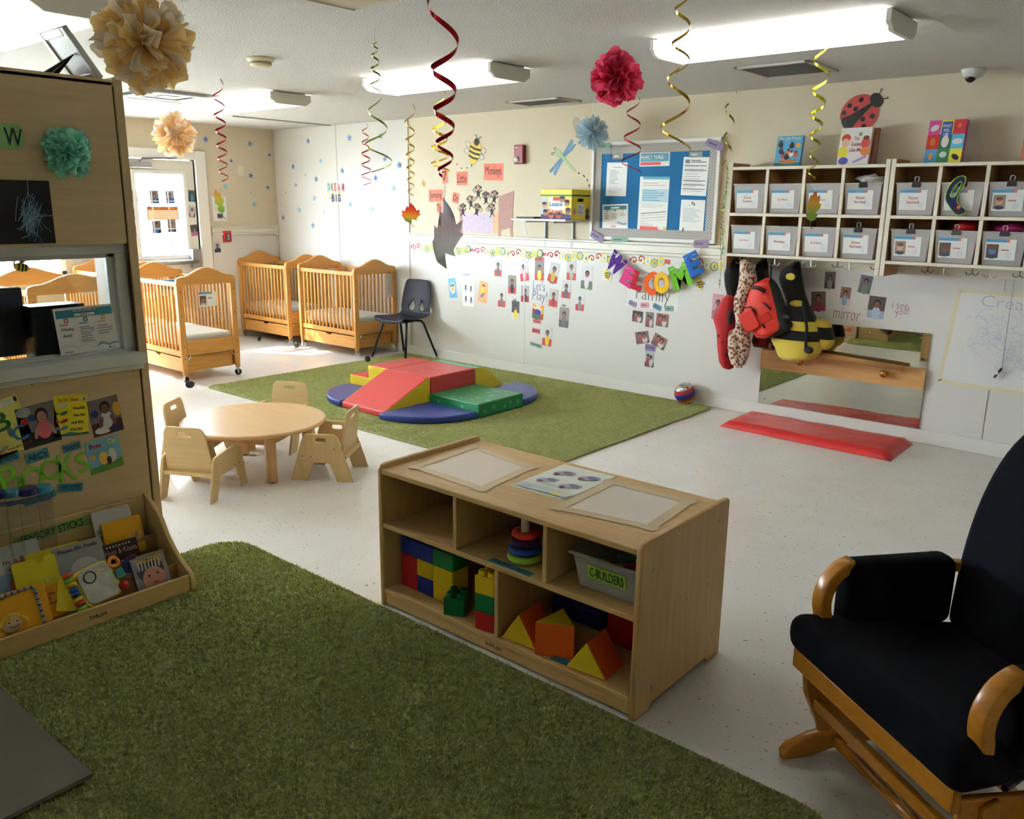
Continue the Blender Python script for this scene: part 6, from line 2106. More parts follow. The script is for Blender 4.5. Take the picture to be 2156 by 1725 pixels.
# ---- family photos
text_e = empty('painted_lettering', WLOW.p(*WLOW.px(*c4(645, 590))), label='thin grey lettering Family partly hidden by the WELCOME letters', cat='lettering')
text(WLOW, 'Family', *WLOW.px(*c4(645, 595)), .33, .15, mat((110, 108, 116), .6), text_e, -2, hh=.0006, off=-.012)
tag(Art(WLOW.pxat(*c4(640, 600), -1), .5, .2, mat((226, 224, 218), .5), t=.0005).build('paper_sheet'), 'clear white sheet behind the word Family', 'paper')
for x, y, r_, c, lb in ((442, 668, -18, LIL, 'purple rounded name tag below Family, first from the left'), (563, 683, 4, PNK, 'pink rounded name tag below Family'), (690, 703, -20, (96, 144, 170), 'blue rounded name tag below Family'), (810, 718, 3, GRN, 'green rounded name tag below Family')):
    f = WLOW.pxat(*c4(x, y), r_)
    a = Art(f, .088, .045, mat(c, .7), outline=rrect(.088, .045, .014, 3))
    a.lines(.15, .3, .95, .7, 1, (100, 90, 110), .5)
    tag(a.build('name_tag'), lb, 'tag', 'name tags')
for x, y, w, h, r_, c, lb in ((490, 798, .125, .115, -3, (70, 60, 62), 'landscape family photo, first in the upper row below the name tags'), (612, 830, .095, .155, 0, (120, 120, 122), 'portrait family photo in the middle of the upper row'), (740, 835, .14, .13, -3, (150, 90, 84), 'family photo of two heads at the right of the upper row'), (538, 1010, .16, .125, 12, (130, 100, 90), 'family photo tilted up at the left of the second row'), (710, 1050, .16, .125, -22, (140, 110, 96), 'family photo tilted down at the right of the second row'), (610, 1228, .108, .165, 0, (176, 184, 190), 'lowest family photo below the purple tag')):
    f = WLOW.pxat(*c4(x, y), r_)
    w, h = w * .83, h * .83
    a = Art(f, w, h, mat(c, .4))
    a.rect(0, 0, 1, .3, (110, 84, 86)).ell(.35, .35, .2, .3, (150, 70, 76)).ell(.68, .3, .2, .28, (200, 196, 196))
    for x_, y_ in ((.34, .62), (.66, .56)):
        a.ell(x_, y_ + .08, .15, .2 * w / h, (46, 34, 34)).ell(x_, y_, .12, .17 * w / h, (150, 104, 86))
    tag(a.build('photograph'), lb, 'photo', 'family photos')
f = WLOW.pxat(*c4(620, 1112), 0).at(0, 0, 0, .003)
word_card(f, 'family', .1, .058, (140, 124, 164), (90, 80, 110), 'purple square tag above the lowest family photo', name='name_tag')
kid_photo(WLOW.pxat(1511, 646, 0), .095, .2, (206, 150, 160), (170, 120, 130), (120, 130, 160), 'pink framed photo behind the ladybug jacket', sc=1.2)

# ---- mirror corner
def c6(x, y):
    return 1460 + x / 3.098, 520 + y / 3.098


for x, y, w, h, r_, bg, flo, sh_, lb in ((890, 217, .075, .122, 2, (104, 96, 90), (90, 76, 66), (150, 146, 140), 'photo highest at the left above the mirror'), (990, 320, .072, .126, -3, (140, 100, 90), (200, 200, 206), (140, 160, 180), 'photo in the middle above the mirror'), (1122, 245, .083, .126, -7, (110, 110, 116), (100, 110, 90), (120, 124, 120), 'tilted photo at the right above the mirror'), (815, 355, .106, .143, 5, (110, 96, 90), (150, 70, 90), (150, 60, 80), 'photo of a child in red just right of the bee costume'), (1193, 395, .114, .155, -3, (96, 84, 80), (170, 180, 200), (180, 196, 214), 'largest photo above the mirror, right of the word mirror')):
    kid_photo(WLOW.pxat(*c6(x, y), r_), w, h, bg, flo, sh_, lb, sc=1.25, arms=False, group='photos above the mirror')
MVR = mat((168, 110, 120), .6)
e = empty('painted_lettering', WLOW.p(*WLOW.px(*c6(1000, 440))), label='mauve lettering mirror directly above the wall mirror', cat='lettering')
text(WLOW, 'mirror', *WLOW.px(*c6(1000, 438)), .19, .085, MVR, e, -3, hh=.0006, off=-.012)
e = empty('painted_lettering', WLOW.p(*WLOW.px(*c6(1350, 405))), label='mauve lettering i see you! right of the mirror photos', cat='lettering')
text(WLOW, 'i see', *WLOW.px(*c6(1350, 382)), .105, .055, MVR, e, -4, hh=.0006, off=-.012)
text(WLOW, 'you!', *WLOW.px(*c6(1362, 428)), .095, .065, MVR, e, 8, hh=.0006, off=-.012)

# ---- big paper with crayon scribbles
pf = WLOW
A0, A1 = pf.px(2021, 612), pf.px(1977, 802)
pw = .95
out = [(A1[0], A1[1]), (A1[0] + pw, A1[1] - .02), (A0[0] + pw - .04, A0[1] - .01), (A0[0], A0[1])]
a = Art(pf, m=mat((226, 225, 220), .5), t=.0008, outline=out)
rnd = random.Random(8)
for i in range(90):
    x_, z_ = rnd.gauss(A0[0] + .32, .13), rnd.gauss((A0[1] + A1[1]) / 2, .11)
    if not (A0[0] + .05 < x_ < A0[0] + .8 and A1[1] + .06 < z_ < A0[1] - .12):
        continue
    q_ = rnd.uniform(0, 6.28)
    l_ = rnd.uniform(.02, .07)
    a.line([(x_ + l_ * t_ * math.cos(q_) + .02 * math.sin(3 * t_ + i), z_ + l_ * t_ * math.sin(q_) + .015 * math.cos(4 * t_ + i)) for t_ in (-1, -.6, -.2, .2, .6, 1)], .0022, [(176, 196, 222), (196, 206, 220), (206, 200, 214)][i % 3])
o = tag(a.build('drawing_paper'), 'large white drawing paper with pale blue scribbles at the right edge', 'paper')
text(pf, 'Creativity', pf.px(2150, 646)[0] + .02, pf.px(2150, 646)[1], .5, .1, mat((186, 190, 208), .6), o, -2, hh=.001, off=-.012)
TAPE = mat((222, 212, 176), .6, name='masking_tape')
for i in range(4):
    p_, q_ = Vector(out[i]), Vector(out[(i + 1) % 4])
    d_ = (q_ - p_).normalized() * .012
    n_ = Vector((-d_.y, d_.x))
    B().ext(pf, [tuple(p_ - n_), tuple(q_ - n_), tuple(q_ + n_), tuple(p_ + n_)], .0008, .0014).build('tape_strip', TAPE, o)
g0, g1 = aty(2136, 582, D - .02), aty(2109, 776, D - .03)
e = empty('hanging_marker', (g1.x, D - .03, g1.z - .05), label='black marker hanging on a string over the drawing paper', cat='marker')
B().tube([(g0.x, D - .012, g0.z), g1], .0016, 5).build('marker_string', mat((120, 120, 118), .7), e)
d_ = Vector((-.03, 0, -.055)).normalized()
B().tube([g1, g1 + d_ * .03], .0085, 8).build('marker_cap', BLACK, e)
B().tube([g1 + d_ * .03, g1 + d_ * .05], .0078, 8).build('marker_band', mat((200, 190, 150), .5), e)
B().tube([g1 + d_ * .05, g1 + d_ * .075], .0078, 8).build('marker_body', mat((40, 44, 60), .5), e)
B().fbox(pf.at(g0.x, g0.z), -.003, .003, 0, .01, 0, .006).build('marker_hook', STEEL, e)

# ---- ladybug
f = WUP.pxat(1812, 238, 38)
e = empty('paper_ladybug', f.p(0, 0), label='large red paper ladybug with black spots above the cubbies', cat='decoration')
LR, LK = mat((190, 72, 70), .65), mat((48, 42, 44), .65)
B().ext(f, ellipse(-.01, 0, .13, .115, 28), 0, .001).build('under_body', LK, e)
for sg in (-1, 1):
    pts_ = [(.1, sg * .008)] + [(-.01 + .135 * math.cos(t_), sg * .125 * math.sin(t_)) for t_ in [R(8 + 14.4 * i) for i in range(11)]] + [(-.06, sg * .035)]
    pts_ = pts_ if sg > 0 else pts_[::-1]
    wg = B().ext(f, pts_, .001, .003).build('wing_case', LR, e)
    for a_, b_ in ((.05, .07), (-.03, .09), (-.01, .045), (-.085, .075)):
        B().ext(f, ellipse(a_, sg * b_, .017, .016, 14), .003, .0036).build('spot', LK, wg)
B().ext(f, ellipse(.125, 0, .04, .052, 20), .002, .004).build('ladybug_head', LK, e)
for sg in (-1, 1):
    B().tube([f.p(.155, sg * .02, .003), f.p(.175, sg * .03, .003), f.p(.188, sg * .042, .003), f.p(.192, sg * .03, .003)], .003, 5).build('antenna', LK, e)
# grey butterfly wing card behind the blue pompom
f = WUP.pxat(1216, 265, 25)
tag(B().ext(f, ellipse(0, 0, .045, .08, 20), 0, .0015).build('paper_wing', mat((176, 170, 160), .6)), 'pale grey paper wing sticking out behind the blue pompom', 'decoration')


# ================================================================== wall cubbies
CY = 5.87
CW0 = mat((222, 216, 196), .45, var=.05, vs=12, name='cream_edge')
CWD = wood((176, 134, 84), 0, .5, .14, 'cubby_wood')
CWV = wood((176, 134, 84), 2, .5, .14, 'cubby_wood')
ZT, ZM, ZL, TH = 1.885, 1.56, 1.245, .022


def board(name, x0, x1, z0, z1, parent, m=CWD, y1=D - .03):
    b = B().box(x0, x1, CY, y1, z0, z1)
    b.m = [0, 0, 1, 0, 0, 0]
    return b.build(name, [m, CW0], parent, bevel=.002)


UNITS = []
for x0, x1, lb in ((-2.93, -1.798, 'cream and wood wall cubby unit left, coats hanging below'), (-1.794, -.66, 'cream and wood wall cubby unit cut by the right edge')):
    u = empty('cubby_unit', ((x0 + x1) / 2, D - .15, 1.17), label=lb, cat='shelf', group='wall cubby units')
    w = .03
    board('side_panel', x0, x0 + w, 1.165, 1.915, u, CWV)
    board('side_panel', x1 - w, x1, 1.165, 1.915, u, CWV)
    board('top_board', x0 + w, x1 - w, ZT - TH, ZT, u)
    board('shelf_board', x0 + w, x1 - w, ZM - TH, ZM, u)
    board('bottom_board', x0 + w, x1 - w, ZL, ZL + TH, u)
    bx('back_panel', x0 + w, x1 - w, D - .038, D - .03, ZL, ZT, CWD, u)
    bx('mounting_rail', x0 + w, x1 - w, D - .036, D - .008, ZL - .075, ZL, CW0, u, .002)
    cw = (x1 - x0 - 2 * w) / 4
    for i in (1, 2, 3):
        for za, zb_ in ((ZL + TH, ZM - TH), (ZM, ZT - TH)):
            board('divider', x0 + w + cw * i - .012, x0 + w + cw * i + .012, za, zb_, u, CWV, D - .04)
    UNITS.append((x0 + w, cw, u))

# hooks under the bottom boards
HK = mat((176, 176, 172), .35, metal=.8, name='hook_metal')
for ux, cw, u in UNITS:
    for i in range(4):
        for (dx, yy, dark) in ((.0, 5.95, 0), (cw / 2, 6.1, 1)):
            x = ux + cw * (i + .28) + dx
            b = B().tube([(x, yy, ZL), (x, yy, ZL - .05)], .0035, 6)
            for sg in (-1, 1):
                b.tube([(x, yy, ZL - .042), (x + sg * .014, yy - .004, ZL - .056), (x + sg * .03, yy - .006, ZL - .052), (x + sg * .038, yy - .006, ZL - .036)], .003, 6)
            b.tube([(x, yy, ZL), (x, yy, ZL - .004)], .011, 8)
            b.build('coat_hook', mat((96, 92, 86), .4, metal=.8) if dark else HK, u)

# bins
CLIP = mat((24, 24, 26), .35, name='clip_black')


def blob(name, c, r, m, seed=0, amp=.3, n=18, flat=None):
    b = B().ball((0, 0, 0), 1., n, 12)
    vs = []
    for v in b.v:
        p = Vector(v)
        k = 1 + amp * noise.noise(p * 2.1 + Vector((seed * 3.7, seed, 1))) + amp * .5 * noise.noise(p * 5 + Vector((seed, 0, 7)))
        q = Vector((p.x * r[0] * k, p.y * r[1] * k, p.z * r[2] * k))
        if flat is not None:
            q.z = max(q.z, -flat)
        vs.append(Vector(c) + q)
    b.v = [tuple(v) for v in vs]
    return b.build(name, m, None, smooth=True)


rowname = {1: 'top', 0: 'bottom'}
ordn = ['first', 'second', 'third', 'fourth', 'fifth', 'sixth', 'seventh', 'eighth']
cont = {(1, 0): [((170, 110, 130), -.03), ((206, 160, 80), .04)], (1, 1): [((206, 206, 204), 0)], (1, 2): [((196, 190, 186), 0)], (1, 3): [((60, 70, 120), 0), ((206, 120, 140), .05)],
        (1, 5): [((206, 206, 206), .04), ((90, 110, 120), -.04)], (1, 6): [((200, 198, 196), 0)], (0, 0): [((206, 206, 202), 0)], (0, 1): [((222, 214, 170), 0)], (0, 2): [((200, 192, 184), 0)],
        (0, 5): [((222, 110, 90), .03), ((196, 196, 200), -.04)], (0, 6): [((206, 150, 176), 0), ((190, 150, 170), .05)], (0, 7): [((150, 160, 180), 0)], (1, 7): [((180, 180, 170), 0)]}
words = {(1, 0): 'Ethan\nAnders', (1, 1): 'Car Blanes', (1, 2): 'Levan', (1, 3): 'Welcome\nNew Friend!', (1, 4): 'Welcome\nNew Friend!', (0, 0): 'Lyle Bauer', (0, 1): 'Maxwellton', (0, 2): 'Ellis', (0, 3): 'Welcome\nNew Friend!'}
photo_bins = {(1, 6): (200, 150, 130), (0, 4): (206, 160, 140), (0, 5): (120, 84, 74), (0, 6): (90, 120, 170)}
clips = {(1, 3), (1, 4), (1, 6), (0, 3), (0, 4), (0, 5), (0, 6), (1, 5)}
PINKR = mat((196, 110, 110), .6)
for row in (1, 0):
    for col in range(8):
        ux, cw, u = UNITS[col // 4]
        xc = ux + cw * (col % 4 + .5)
        zb_ = (ZM if row else ZL + TH) + .001
        hgt, hw, yf = .205, .122, CY + .008
        r = empty('storage_bin', (xc, yf + .13, zb_), label='frosted plastic bin in the %s cubby row, %s from the left' % (rowname[row], ordn[col]), cat='bin', group='bins in the cubbies')
        tub(r, xc - hw, xc + hw, yf, yf + .26, zb_, zb_ + hgt, .016, .003, BINM, .004)
        vf = Vector((0, -.016 / hgt, 1))
        fl = Fr((xc - .012, yf + .016 * .53 - .0012, zb_ + hgt * .47), (1, 0, 0), vf)
        a = Art(fl, .165, .125, mat((226, 226, 222), .5), t=.0008)
        a.rect(0, .86, .7, 1, BLUEHDR).rect(.68, .86, .78, 1, (214, 110, 104)).ell(.78, .25, .12, .16, (214, 218, 220))
        if (row, col) in photo_bins:
            sk = photo_bins[(row, col)]
            a.rect(.04, .1, .44, .76, [(150, 130, 116), (96, 80, 76)][sk[0] < 150]).ell(.24, .45, .12, .2, sk).ell(.24, .58, .12, .1, (110, 76, 60)).ell(.24, .16, .16, .1, (60, 70, 90)).lines(.52, .42, .95, .56, 1, PINKR, .4)
        lo = a.build('label_card', r)
        if (row, col) in words:
            s_ = words[(row, col)]
            text(fl, s_, 0, 0, .075, .045 if '\n' in s_ else .016, PINKR, lo, hh=.002)
        if (row, col) in clips:
            b = B().hexa([(xc - .026, yf - .012, zb_ + hgt - .028), (xc + .026, yf - .012, zb_ + hgt - .028), (xc + .026, yf + .012, zb_ + hgt - .028), (xc - .026, yf + .012, zb_ + hgt - .028),
                          (xc - .026, yf - .003, zb_ + hgt + .006), (xc + .026, yf - .003, zb_ + hgt + .006), (xc + .026, yf + .004, zb_ + hgt + .006), (xc - .026, yf + .004, zb_ + hgt + .006)])
            e = empty('binder_clip', (xc, yf, zb_ + hgt - .02), label='black binder clip on the %s row bin, %s from the left' % (rowname[row], ordn[col]), cat='clip', group='binder clips on the bins')
            b.build('clip_body', CLIP, e, bevel=.002)
            for yy in (-.008, .01):
                B().tube([(xc - .008, yf + yy * .3, zb_ + hgt + .004), (xc - .013, yf + yy, zb_ + hgt + .024), (xc - .006, yf + yy * 1.6, zb_ + hgt + .036), (xc + .006, yf + yy * 1.6, zb_ + hgt + .036), (xc + .013, yf + yy, zb_ + hgt + .024), (xc + .008, yf + yy * .3, zb_ + hgt + .004)], .0014, 5).build('clip_handle', mat((196, 196, 192), .3, metal=.3), e)
        for k, (c, dx) in enumerate(cont.get((row, col), [])):
            o = blob('folded_clothes', (xc + dx, yf + .12, zb_ + .055), (.075 if len(cont[(row, col)]) > 1 else .098, .085, .05 + .03 * (k == 0)), mat(c, .9, bump=.3, bs=30), col * 3 + row + k * 7, .28, flat=.05)
            tag(o, 'crumpled %s clothes inside the %s row bin, %s from the left' % ('first' if k == 0 else 'second', rowname[row], ordn[col]), 'clothes', 'clothes in the bins')
# things poking out of the bins
o = blob('plastic_bag', (UNITS[0][0] + UNITS[0][1] * 3.55, CY + .1, ZM + .225), (.085, .05, .035), mat((206, 206, 202), .4), 3, .6)
tag(o, 'white plastic bag bulging out of the top row bin, fourth from the left', 'bag')
o = blob('red_cloth', (UNITS[1][0] + UNITS[1][1] * 1.6, CY + .12, ZL + TH + .22), (.07, .07, .045), mat((180, 24, 30), .8), 5, .3)
tag(o, 'red cloth heaped on a bottom row bin of the right unit', 'clothes')
o = blob('magenta_cloth', (UNITS[1][0] + UNITS[1][1] * 2.5, CY + .12, ZL + TH + .215), (.085, .07, .04), mat((176, 40, 120), .8), 6, .3)
tag(o, 'magenta cloth heaped on the rightmost visible bottom row bin', 'clothes')
# bib hanging from a bin
xb = UNITS[1][0] + UNITS[1][1] * 1.42
f = Fr((xb, CY - .006, ZM + .12), (1, 0, 0), (0, -.06, 1))


def cb(x, y):
    k = .00048
    return (x - 1060) * k, -(y - 480) * k


out = [cb(*q) for q in ((1090, 215), (990, 280), (930, 420), (930, 530), (1000, 620), (1050, 690), (1110, 722), (1185, 690), (1190, 640), (1110, 590), (1065, 540), (1080, 440), (1140, 330), (1150, 250))]
inn = [cb(*q) for q in ((1095, 290), (1040, 330), (1005, 400), (975, 480), (1030, 500), (1070, 420), (1110, 320))]
e = empty('baby_bib', f.p(0, -.1), label='navy bib with lime edging hanging on a top row bin', cat='bib')
plate('bib_cloth', f, [smooth_poly(out, 2), smooth_poly(inn, 2)[::-1]], .006, mat((30, 34, 76), .8), e, .001)
for lp in (smooth_poly(out, 2), smooth_poly(inn, 2)):
    B().tube([f.p(a_, b_, .004) for a_, b_ in lp + lp[:1]], .0035, 5).build('lime_edging', mat((150, 190, 40), .7), e)
B().ext(f, star_poly(.016, 60, .5), .006, .008).build('orange_patch', mat((226, 110, 40), .7), e).location += f.u * .02 + f.v * -.065

# books on top of the cubbies
def stand_book(x, y, w, h, th, col, label, art=None, texts=(), lean=9, rz=0.):
    f = Fr((x, y, ZT + .001), (math.cos(R(rz)), math.sin(R(rz)), 0), (0, math.sin(R(lean)), math.cos(R(lean)))).at(0, h / 2)
    r = empty('board_book', f.p(0, -h / 2), label=label, cat='book', group='books on top of the cubbies')
    B().fbox(f, -w / 2 + .002, w / 2 - .002, -h / 2 + .001, h / 2 - .002, -th + .002, -.002).build('pages', mat((226, 220, 206), .7), r)
    c = B().fbox(f, -w / 2, w / 2, -h / 2, h / 2, -.002, 0).fbox(f, -w / 2, w / 2, -h / 2, h / 2, -th, -th + .002).fbox(f, w / 2 - .002, w / 2, -h / 2, h / 2, -th + .002, -.002).build('cover', mat(col, .35), r)
    if art:
        A = Art(f, w, h, mat(col, .35), t=.0004)
        art(A)
        A.build('cover_print', c)
    for (s_, u_, v_, tw, t2, m) in texts:
        text(f, s_, u_ * w, v_ * h, tw * w, t2 * h, mat(m, .6), c, hh=.007, off=.01)
    return r


def art_pirate(A):
    A.rect(0, 0, 1, .13, (50, 120, 130)).poly([(.1, .2), (.9, .24), (.75, .1), (.25, .1)], (190, 120, 50)).ell(.85, .68, .09, .08, (226, 150, 60))
    for x_, y_, c in ((.3, .35, (200, 70, 60)), (.5, .45, (220, 150, 60)), (.62, .4, (230, 226, 220)), (.8, .38, (206, 90, 60)), (.2, .5, (40, 60, 110)), (.45, .3, (60, 44, 50)), (.6, .66, (70, 50, 50)), (.15, .72, (60, 44, 44))):
        A.ell(x_, y_, .09, .08, c).ell(x_, y_ + .09, .055, .05, (90, 60, 52))


q = aty(1656, 345, 6.0)
stand_book(q.x, 6.0, .19, .215, .03, (100, 170, 206), 'light blue pirate ship book on the cubby top, leftmost', art_pirate, (('The Jolly Pirates', 0, .4, .86, .12, (236, 230, 206)),), rz=-2)


def art_kids(A):
    A.ell(.2, .72, .15, .12, (200, 70, 50)).ell(.2, .6, .13, .12, (226, 180, 150)).ell(.15, .35, .16, .16, (210, 200, 60)).ell(.2, .12, .16, .1, (90, 90, 170)).ell(.85, .58, .14, .16, (206, 70, 70)).ell(.85, .72, .1, .06, (110, 60, 40)).ell(.88, .36, .16, .12, (214, 130, 70)).poly([(.55, .05), (.95, .2), (.95, .28), (.5, .1)], (176, 150, 200)).ell(.65, .82, .06, .05, (110, 170, 90)).ell(.05, .88, .06, .05, (226, 200, 90))


q = aty(1793, 345, 6.0)
stand_book(q.x + .03, 6.04, .21, .245, .03, (150, 90, 60), 'brown book standing behind the white picture book')
stand_book(q.x, 6.0, .21, .25, .03, (232, 230, 226), 'white picture book titled I\'m Gonna Like Me on the cubby top', art_kids, (('I\'m\nGonna\nLike Me', .06, .06, .4, .42, (176, 70, 80)),), rz=-3)


def art_grid(A):
    cs_ = [[(206, 70, 150), (226, 206, 60), (206, 50, 60)], [(206, 50, 44), (60, 110, 80), (90, 180, 216)], [(80, 160, 206), (60, 140, 80), (232, 220, 60)]]
    for i in range(3):
        for j in range(3):
            A.rect(j / 3, 1 - (i + 1) / 3, (j + 1) / 3, 1 - i / 3, cs_[i][j])
    A.rect(.36, .58, .64, .96, (60, 90, 160)).ell(.5, .5, .1, .14, (226, 220, 210)).ell(.17, .82, .12, .07, (230, 226, 226), rot=20).ell(.83, .5, .14, .07, (230, 230, 230)).ell(.17, .5, .07, .1, (200, 110, 40)).ell(.83, .86, .06, .06, (220, 110, 90)).ell(.5, .2, .1, .07, (220, 222, 220)).ell(.17, .17, .05, .1, (226, 150, 80)).ell(.84, .14, .11, .06, (50, 50, 50), rot=-25)


q = aty(1982, 345, 6.0)
stand_book(q.x, 6.0, .22, .27, .045, (206, 70, 150), 'book with nine bright squares on the right cubby top', art_grid, (('WHAT\nWILL\nI BE?', 0, .26, .24, .27, (236, 232, 226)),), rz=-2)
q = aty(2162, 345, 6.0)
stand_book(q.x + .06, 6.0, .2, .24, .03, (206, 130, 100), 'orange and blue book cut off by the right edge', lambda A: A.rect(0, .7, 1, 1, (110, 140, 170)))

# ------------------------------------------------------------------ tinsel garland on the cubby edge
rnd = random.Random(12)
e = empty('tinsel_garland', (-2.95, CY - .01, 1.2), label='thin green tinsel garland hanging down the left cubby edge', cat='garland')
for nm, c, n in (('green_tinsel', (30, 120, 60), 150), ('gold_tinsel', (170, 170, 50), 70)):
    b = B()
    for i in range(n):
        t_ = rnd.random()
        p = Vector((-2.945 + .012 * math.sin(9 * t_), CY - .012, 1.9 - .66 * t_))
        d = Vector((rnd.gauss(0, 1), rnd.gauss(0, .5), rnd.gauss(0, 1))).normalized() * rnd.uniform(.008, .024)
        s_ = d.cross(Vector((0, 1, 0))).normalized() * .0012
        b.add([p - s_, p + s_, p + d + s_, p + d - s_], [(0, 1, 2, 3)])
    o = b.build(nm, mat(c, .25, metal=.8), e)
    o['kind'] = 'stuff'
B().tube([(-2.945 + .012 * math.sin(9 * t_), CY - .012, 1.9 - .9 * t_) for t_ in [k / 14 for k in range(15)]], .0015, 5).build('garland_string', mat((60, 90, 60), .5), e)
for k, z in enumerate((1.225, 1.19, 1.06, 1.035)):
    B().ball((-2.945 + .012 * math.sin(9), CY - .012, z), .008, 10, 8).build('silver_bead', CHROME, e, smooth=True)

# ================================================================== coats and backpacks
def c7(x, y):
    return 1490 + x / 6.634, 540 + y / 6.634


def loft(name, Y, secs, depth, mats, parent, band=None, n=28, wr=.05, seed=0, dy=0.):
    b = B()
    rows = []
    fine = []
    for i in range(len(secs) - 1):
        for k in range(4):
            t_ = k / 4
            fine.append(tuple(secs[i][j] * (1 - t_) + secs[i + 1][j] * t_ for j in range(3)) + (i + t_,))
    fine.append(tuple(secs[-1]) + (len(secs) - 1,))
    N = len(fine)
    vs, fs, mi = [], [], []
    for i, (l, r, y, s_) in enumerate(fine):
        pl, pr = aty(*c7(l, y), Y), aty(*c7(r, y), Y)
        c, hw = (pl + pr) / 2, (pr - pl).length / 2
        ed = min(1., .35 + min(i, N - 1 - i) / 5)
        for j in range(n):
            q_ = 2 * math.pi * j / n
            k_ = 1 + wr * noise.noise(Vector((math.cos(q_) * 1.6 + seed, math.sin(q_) * 1.6, c.z * 11))) + wr * .6 * math.sin(7 * q_ + seed + c.z * 9)
            vs.append((c.x + hw * math.cos(q_) * (1 if abs(math.cos(q_)) > .8 else k_), Y + dy + depth * ed * min(1, hw / .04) * math.sin(q_) * k_, c.z))
    for i in range(N - 1):
        for j in range(n):
            fs.append((i * n + j, i * n + (j + 1) % n, (i + 1) * n + (j + 1) % n, (i + 1) * n + j))
            mi.append(band(fine[i][3], 2 * math.pi * (j + .5) / n) if band else 0)
    fs += [tuple(range(n)), tuple(range(N * n - 1, (N - 1) * n - 1, -1))]
    mi += [mi[0], mi[-1]]
    b.v, b.f, b.m = vs, fs, mi
    return b.build(name, mats, parent, smooth=True)


FBK = mat((20, 20, 22), .9, sheen=.2, name='black_fleece')
FRD = mat((176, 28, 30), .8, sheen=.1, bump=.15, bs=40, name='red_cloth')
FRD2 = mat((206, 44, 24), .6, bump=.15, bs=50, name='red_nylon')
FYL = mat((208, 184, 66), .9, sheen=.3, bump=.15, bs=30, name='yellow_fleece')


def leopard():
    m = mat((214, 188, 168), .95, sheen=.3, name='leopard_fleece')
    nt, b = nodes_of(m)
    tc = nt.nodes.new('ShaderNodeTexCoord')
    v = nt.nodes.new('ShaderNodeTexVoronoi')
    v.inputs['Scale'].default_value = 40
    ns = nt.nodes.new('ShaderNodeTexNoise')
    ns.inputs['Scale'].default_value = 60
    ad = nt.nodes.new('ShaderNodeMath')
    ad.operation = 'ADD'
    mu = nt.nodes.new('ShaderNodeMath')
    mu.operation = 'MULTIPLY'
    mu.inputs[1].default_value = .5
    rp = nt.nodes.new('ShaderNodeValToRGB')
    rp.color_ramp.interpolation = 'CONSTANT'
    els = rp.color_ramp.elements
    els[0].position, els[0].color = 0, lin((176, 120, 70))
    els[1].position, els[1].color = .5, lin((70, 44, 34))
    e2 = els.new(.68)
    e2.color = lin((206, 178, 160))
    nt.links.new(tc.outputs['Object'], v.inputs['Vector'])
    nt.links.new(tc.outputs['Object'], ns.inputs['Vector'])
    nt.links.new(ns.outputs[0], mu.inputs[0])
    nt.links.new(v.outputs['Distance'], ad.inputs[0])
    nt.links.new(mu.outputs[0], ad.inputs[1])
    nt.links.new(ad.outputs[0], rp.inputs[0])
    nt.links.new(rp.outputs[0], b.inputs['Base Color'])
    return m


# ladybug jacket
Yc = 6.0
e = empty('ladybug_jacket', (-2.93, Yc, .6), label='red ladybug jacket with black hood, leftmost on the hooks', cat='jacket')
loft('hood', Yc, [(400, 430, 35), (290, 432, 100), (240, 430, 250), (250, 420, 400), (272, 395, 550)], .06, [FBK], e, seed=1)
loft('jacket_body', Yc, [(270, 380, 530), (215, 400, 600), (160, 400, 700), (82, 390, 880), (112, 385, 985), (130, 380, 1040), (140, 330, 1150), (155, 320, 1320), (180, 340, 1480), (225, 350, 1550), (255, 310, 1578)], .06, [FRD], e, seed=2, wr=.08)
p = aty(*c7(320, 850), Yc - .055)
B().ball(p, .06, 18, 12, sz=(.36, .35, 1.05)).build('black_sleeve', FBK, e, smooth=True)
rnd = random.Random(5)
for x_, y_ in ((200, 790), (150, 1110), (200, 1200), (215, 1490), (190, 960), (250, 1380), (240, 700)):
    p = aty(*c7(x_, y_), Yc - .06)
    B().ball((p.x, Yc - .052, p.z), .012, 10, 6, sz=(1, .5, 1.2)).build('black_spot', FBK, e, smooth=True)
p = aty(*c7(305, 208), Yc - .06)
B().ball((p.x, Yc - .056, p.z), .012, 10, 6, sz=(.6, .5, 1.5)).build('red_tab', FRD, e, smooth=True)
# leopard coat
Yl = 5.92
e = empty('leopard_coat', (-2.85, Yl, .6), label='leopard print fleece coat hanging beside the ladybug jacket', cat='jacket')
LEO = leopard()
loft('coat_body', Yl, [(485, 560, 42), (470, 600, 80), (462, 650, 160), (450, 690, 320), (425, 620, 450), (375, 560, 600), (372, 545, 720), (400, 535, 900), (395, 560, 1000), (320, 590, 1060), (288, 600, 1200), (290, 570, 1380), (330, 520, 1500), (385, 440, 1550)], .05, [LEO], e, seed=3, wr=.1)
loft('sleeve', Yl - .045, [(300, 390, 1050), (280, 410, 1150), (280, 420, 1300), (320, 430, 1450), (370, 420, 1540)], .022, [LEO], e, seed=6, wr=.08)
B().tube([aty(*c7(470, 1480), Yl), aty(*c7(475, 1560), Yl)], .004, 5).build('zip_pull', BLACK, e)
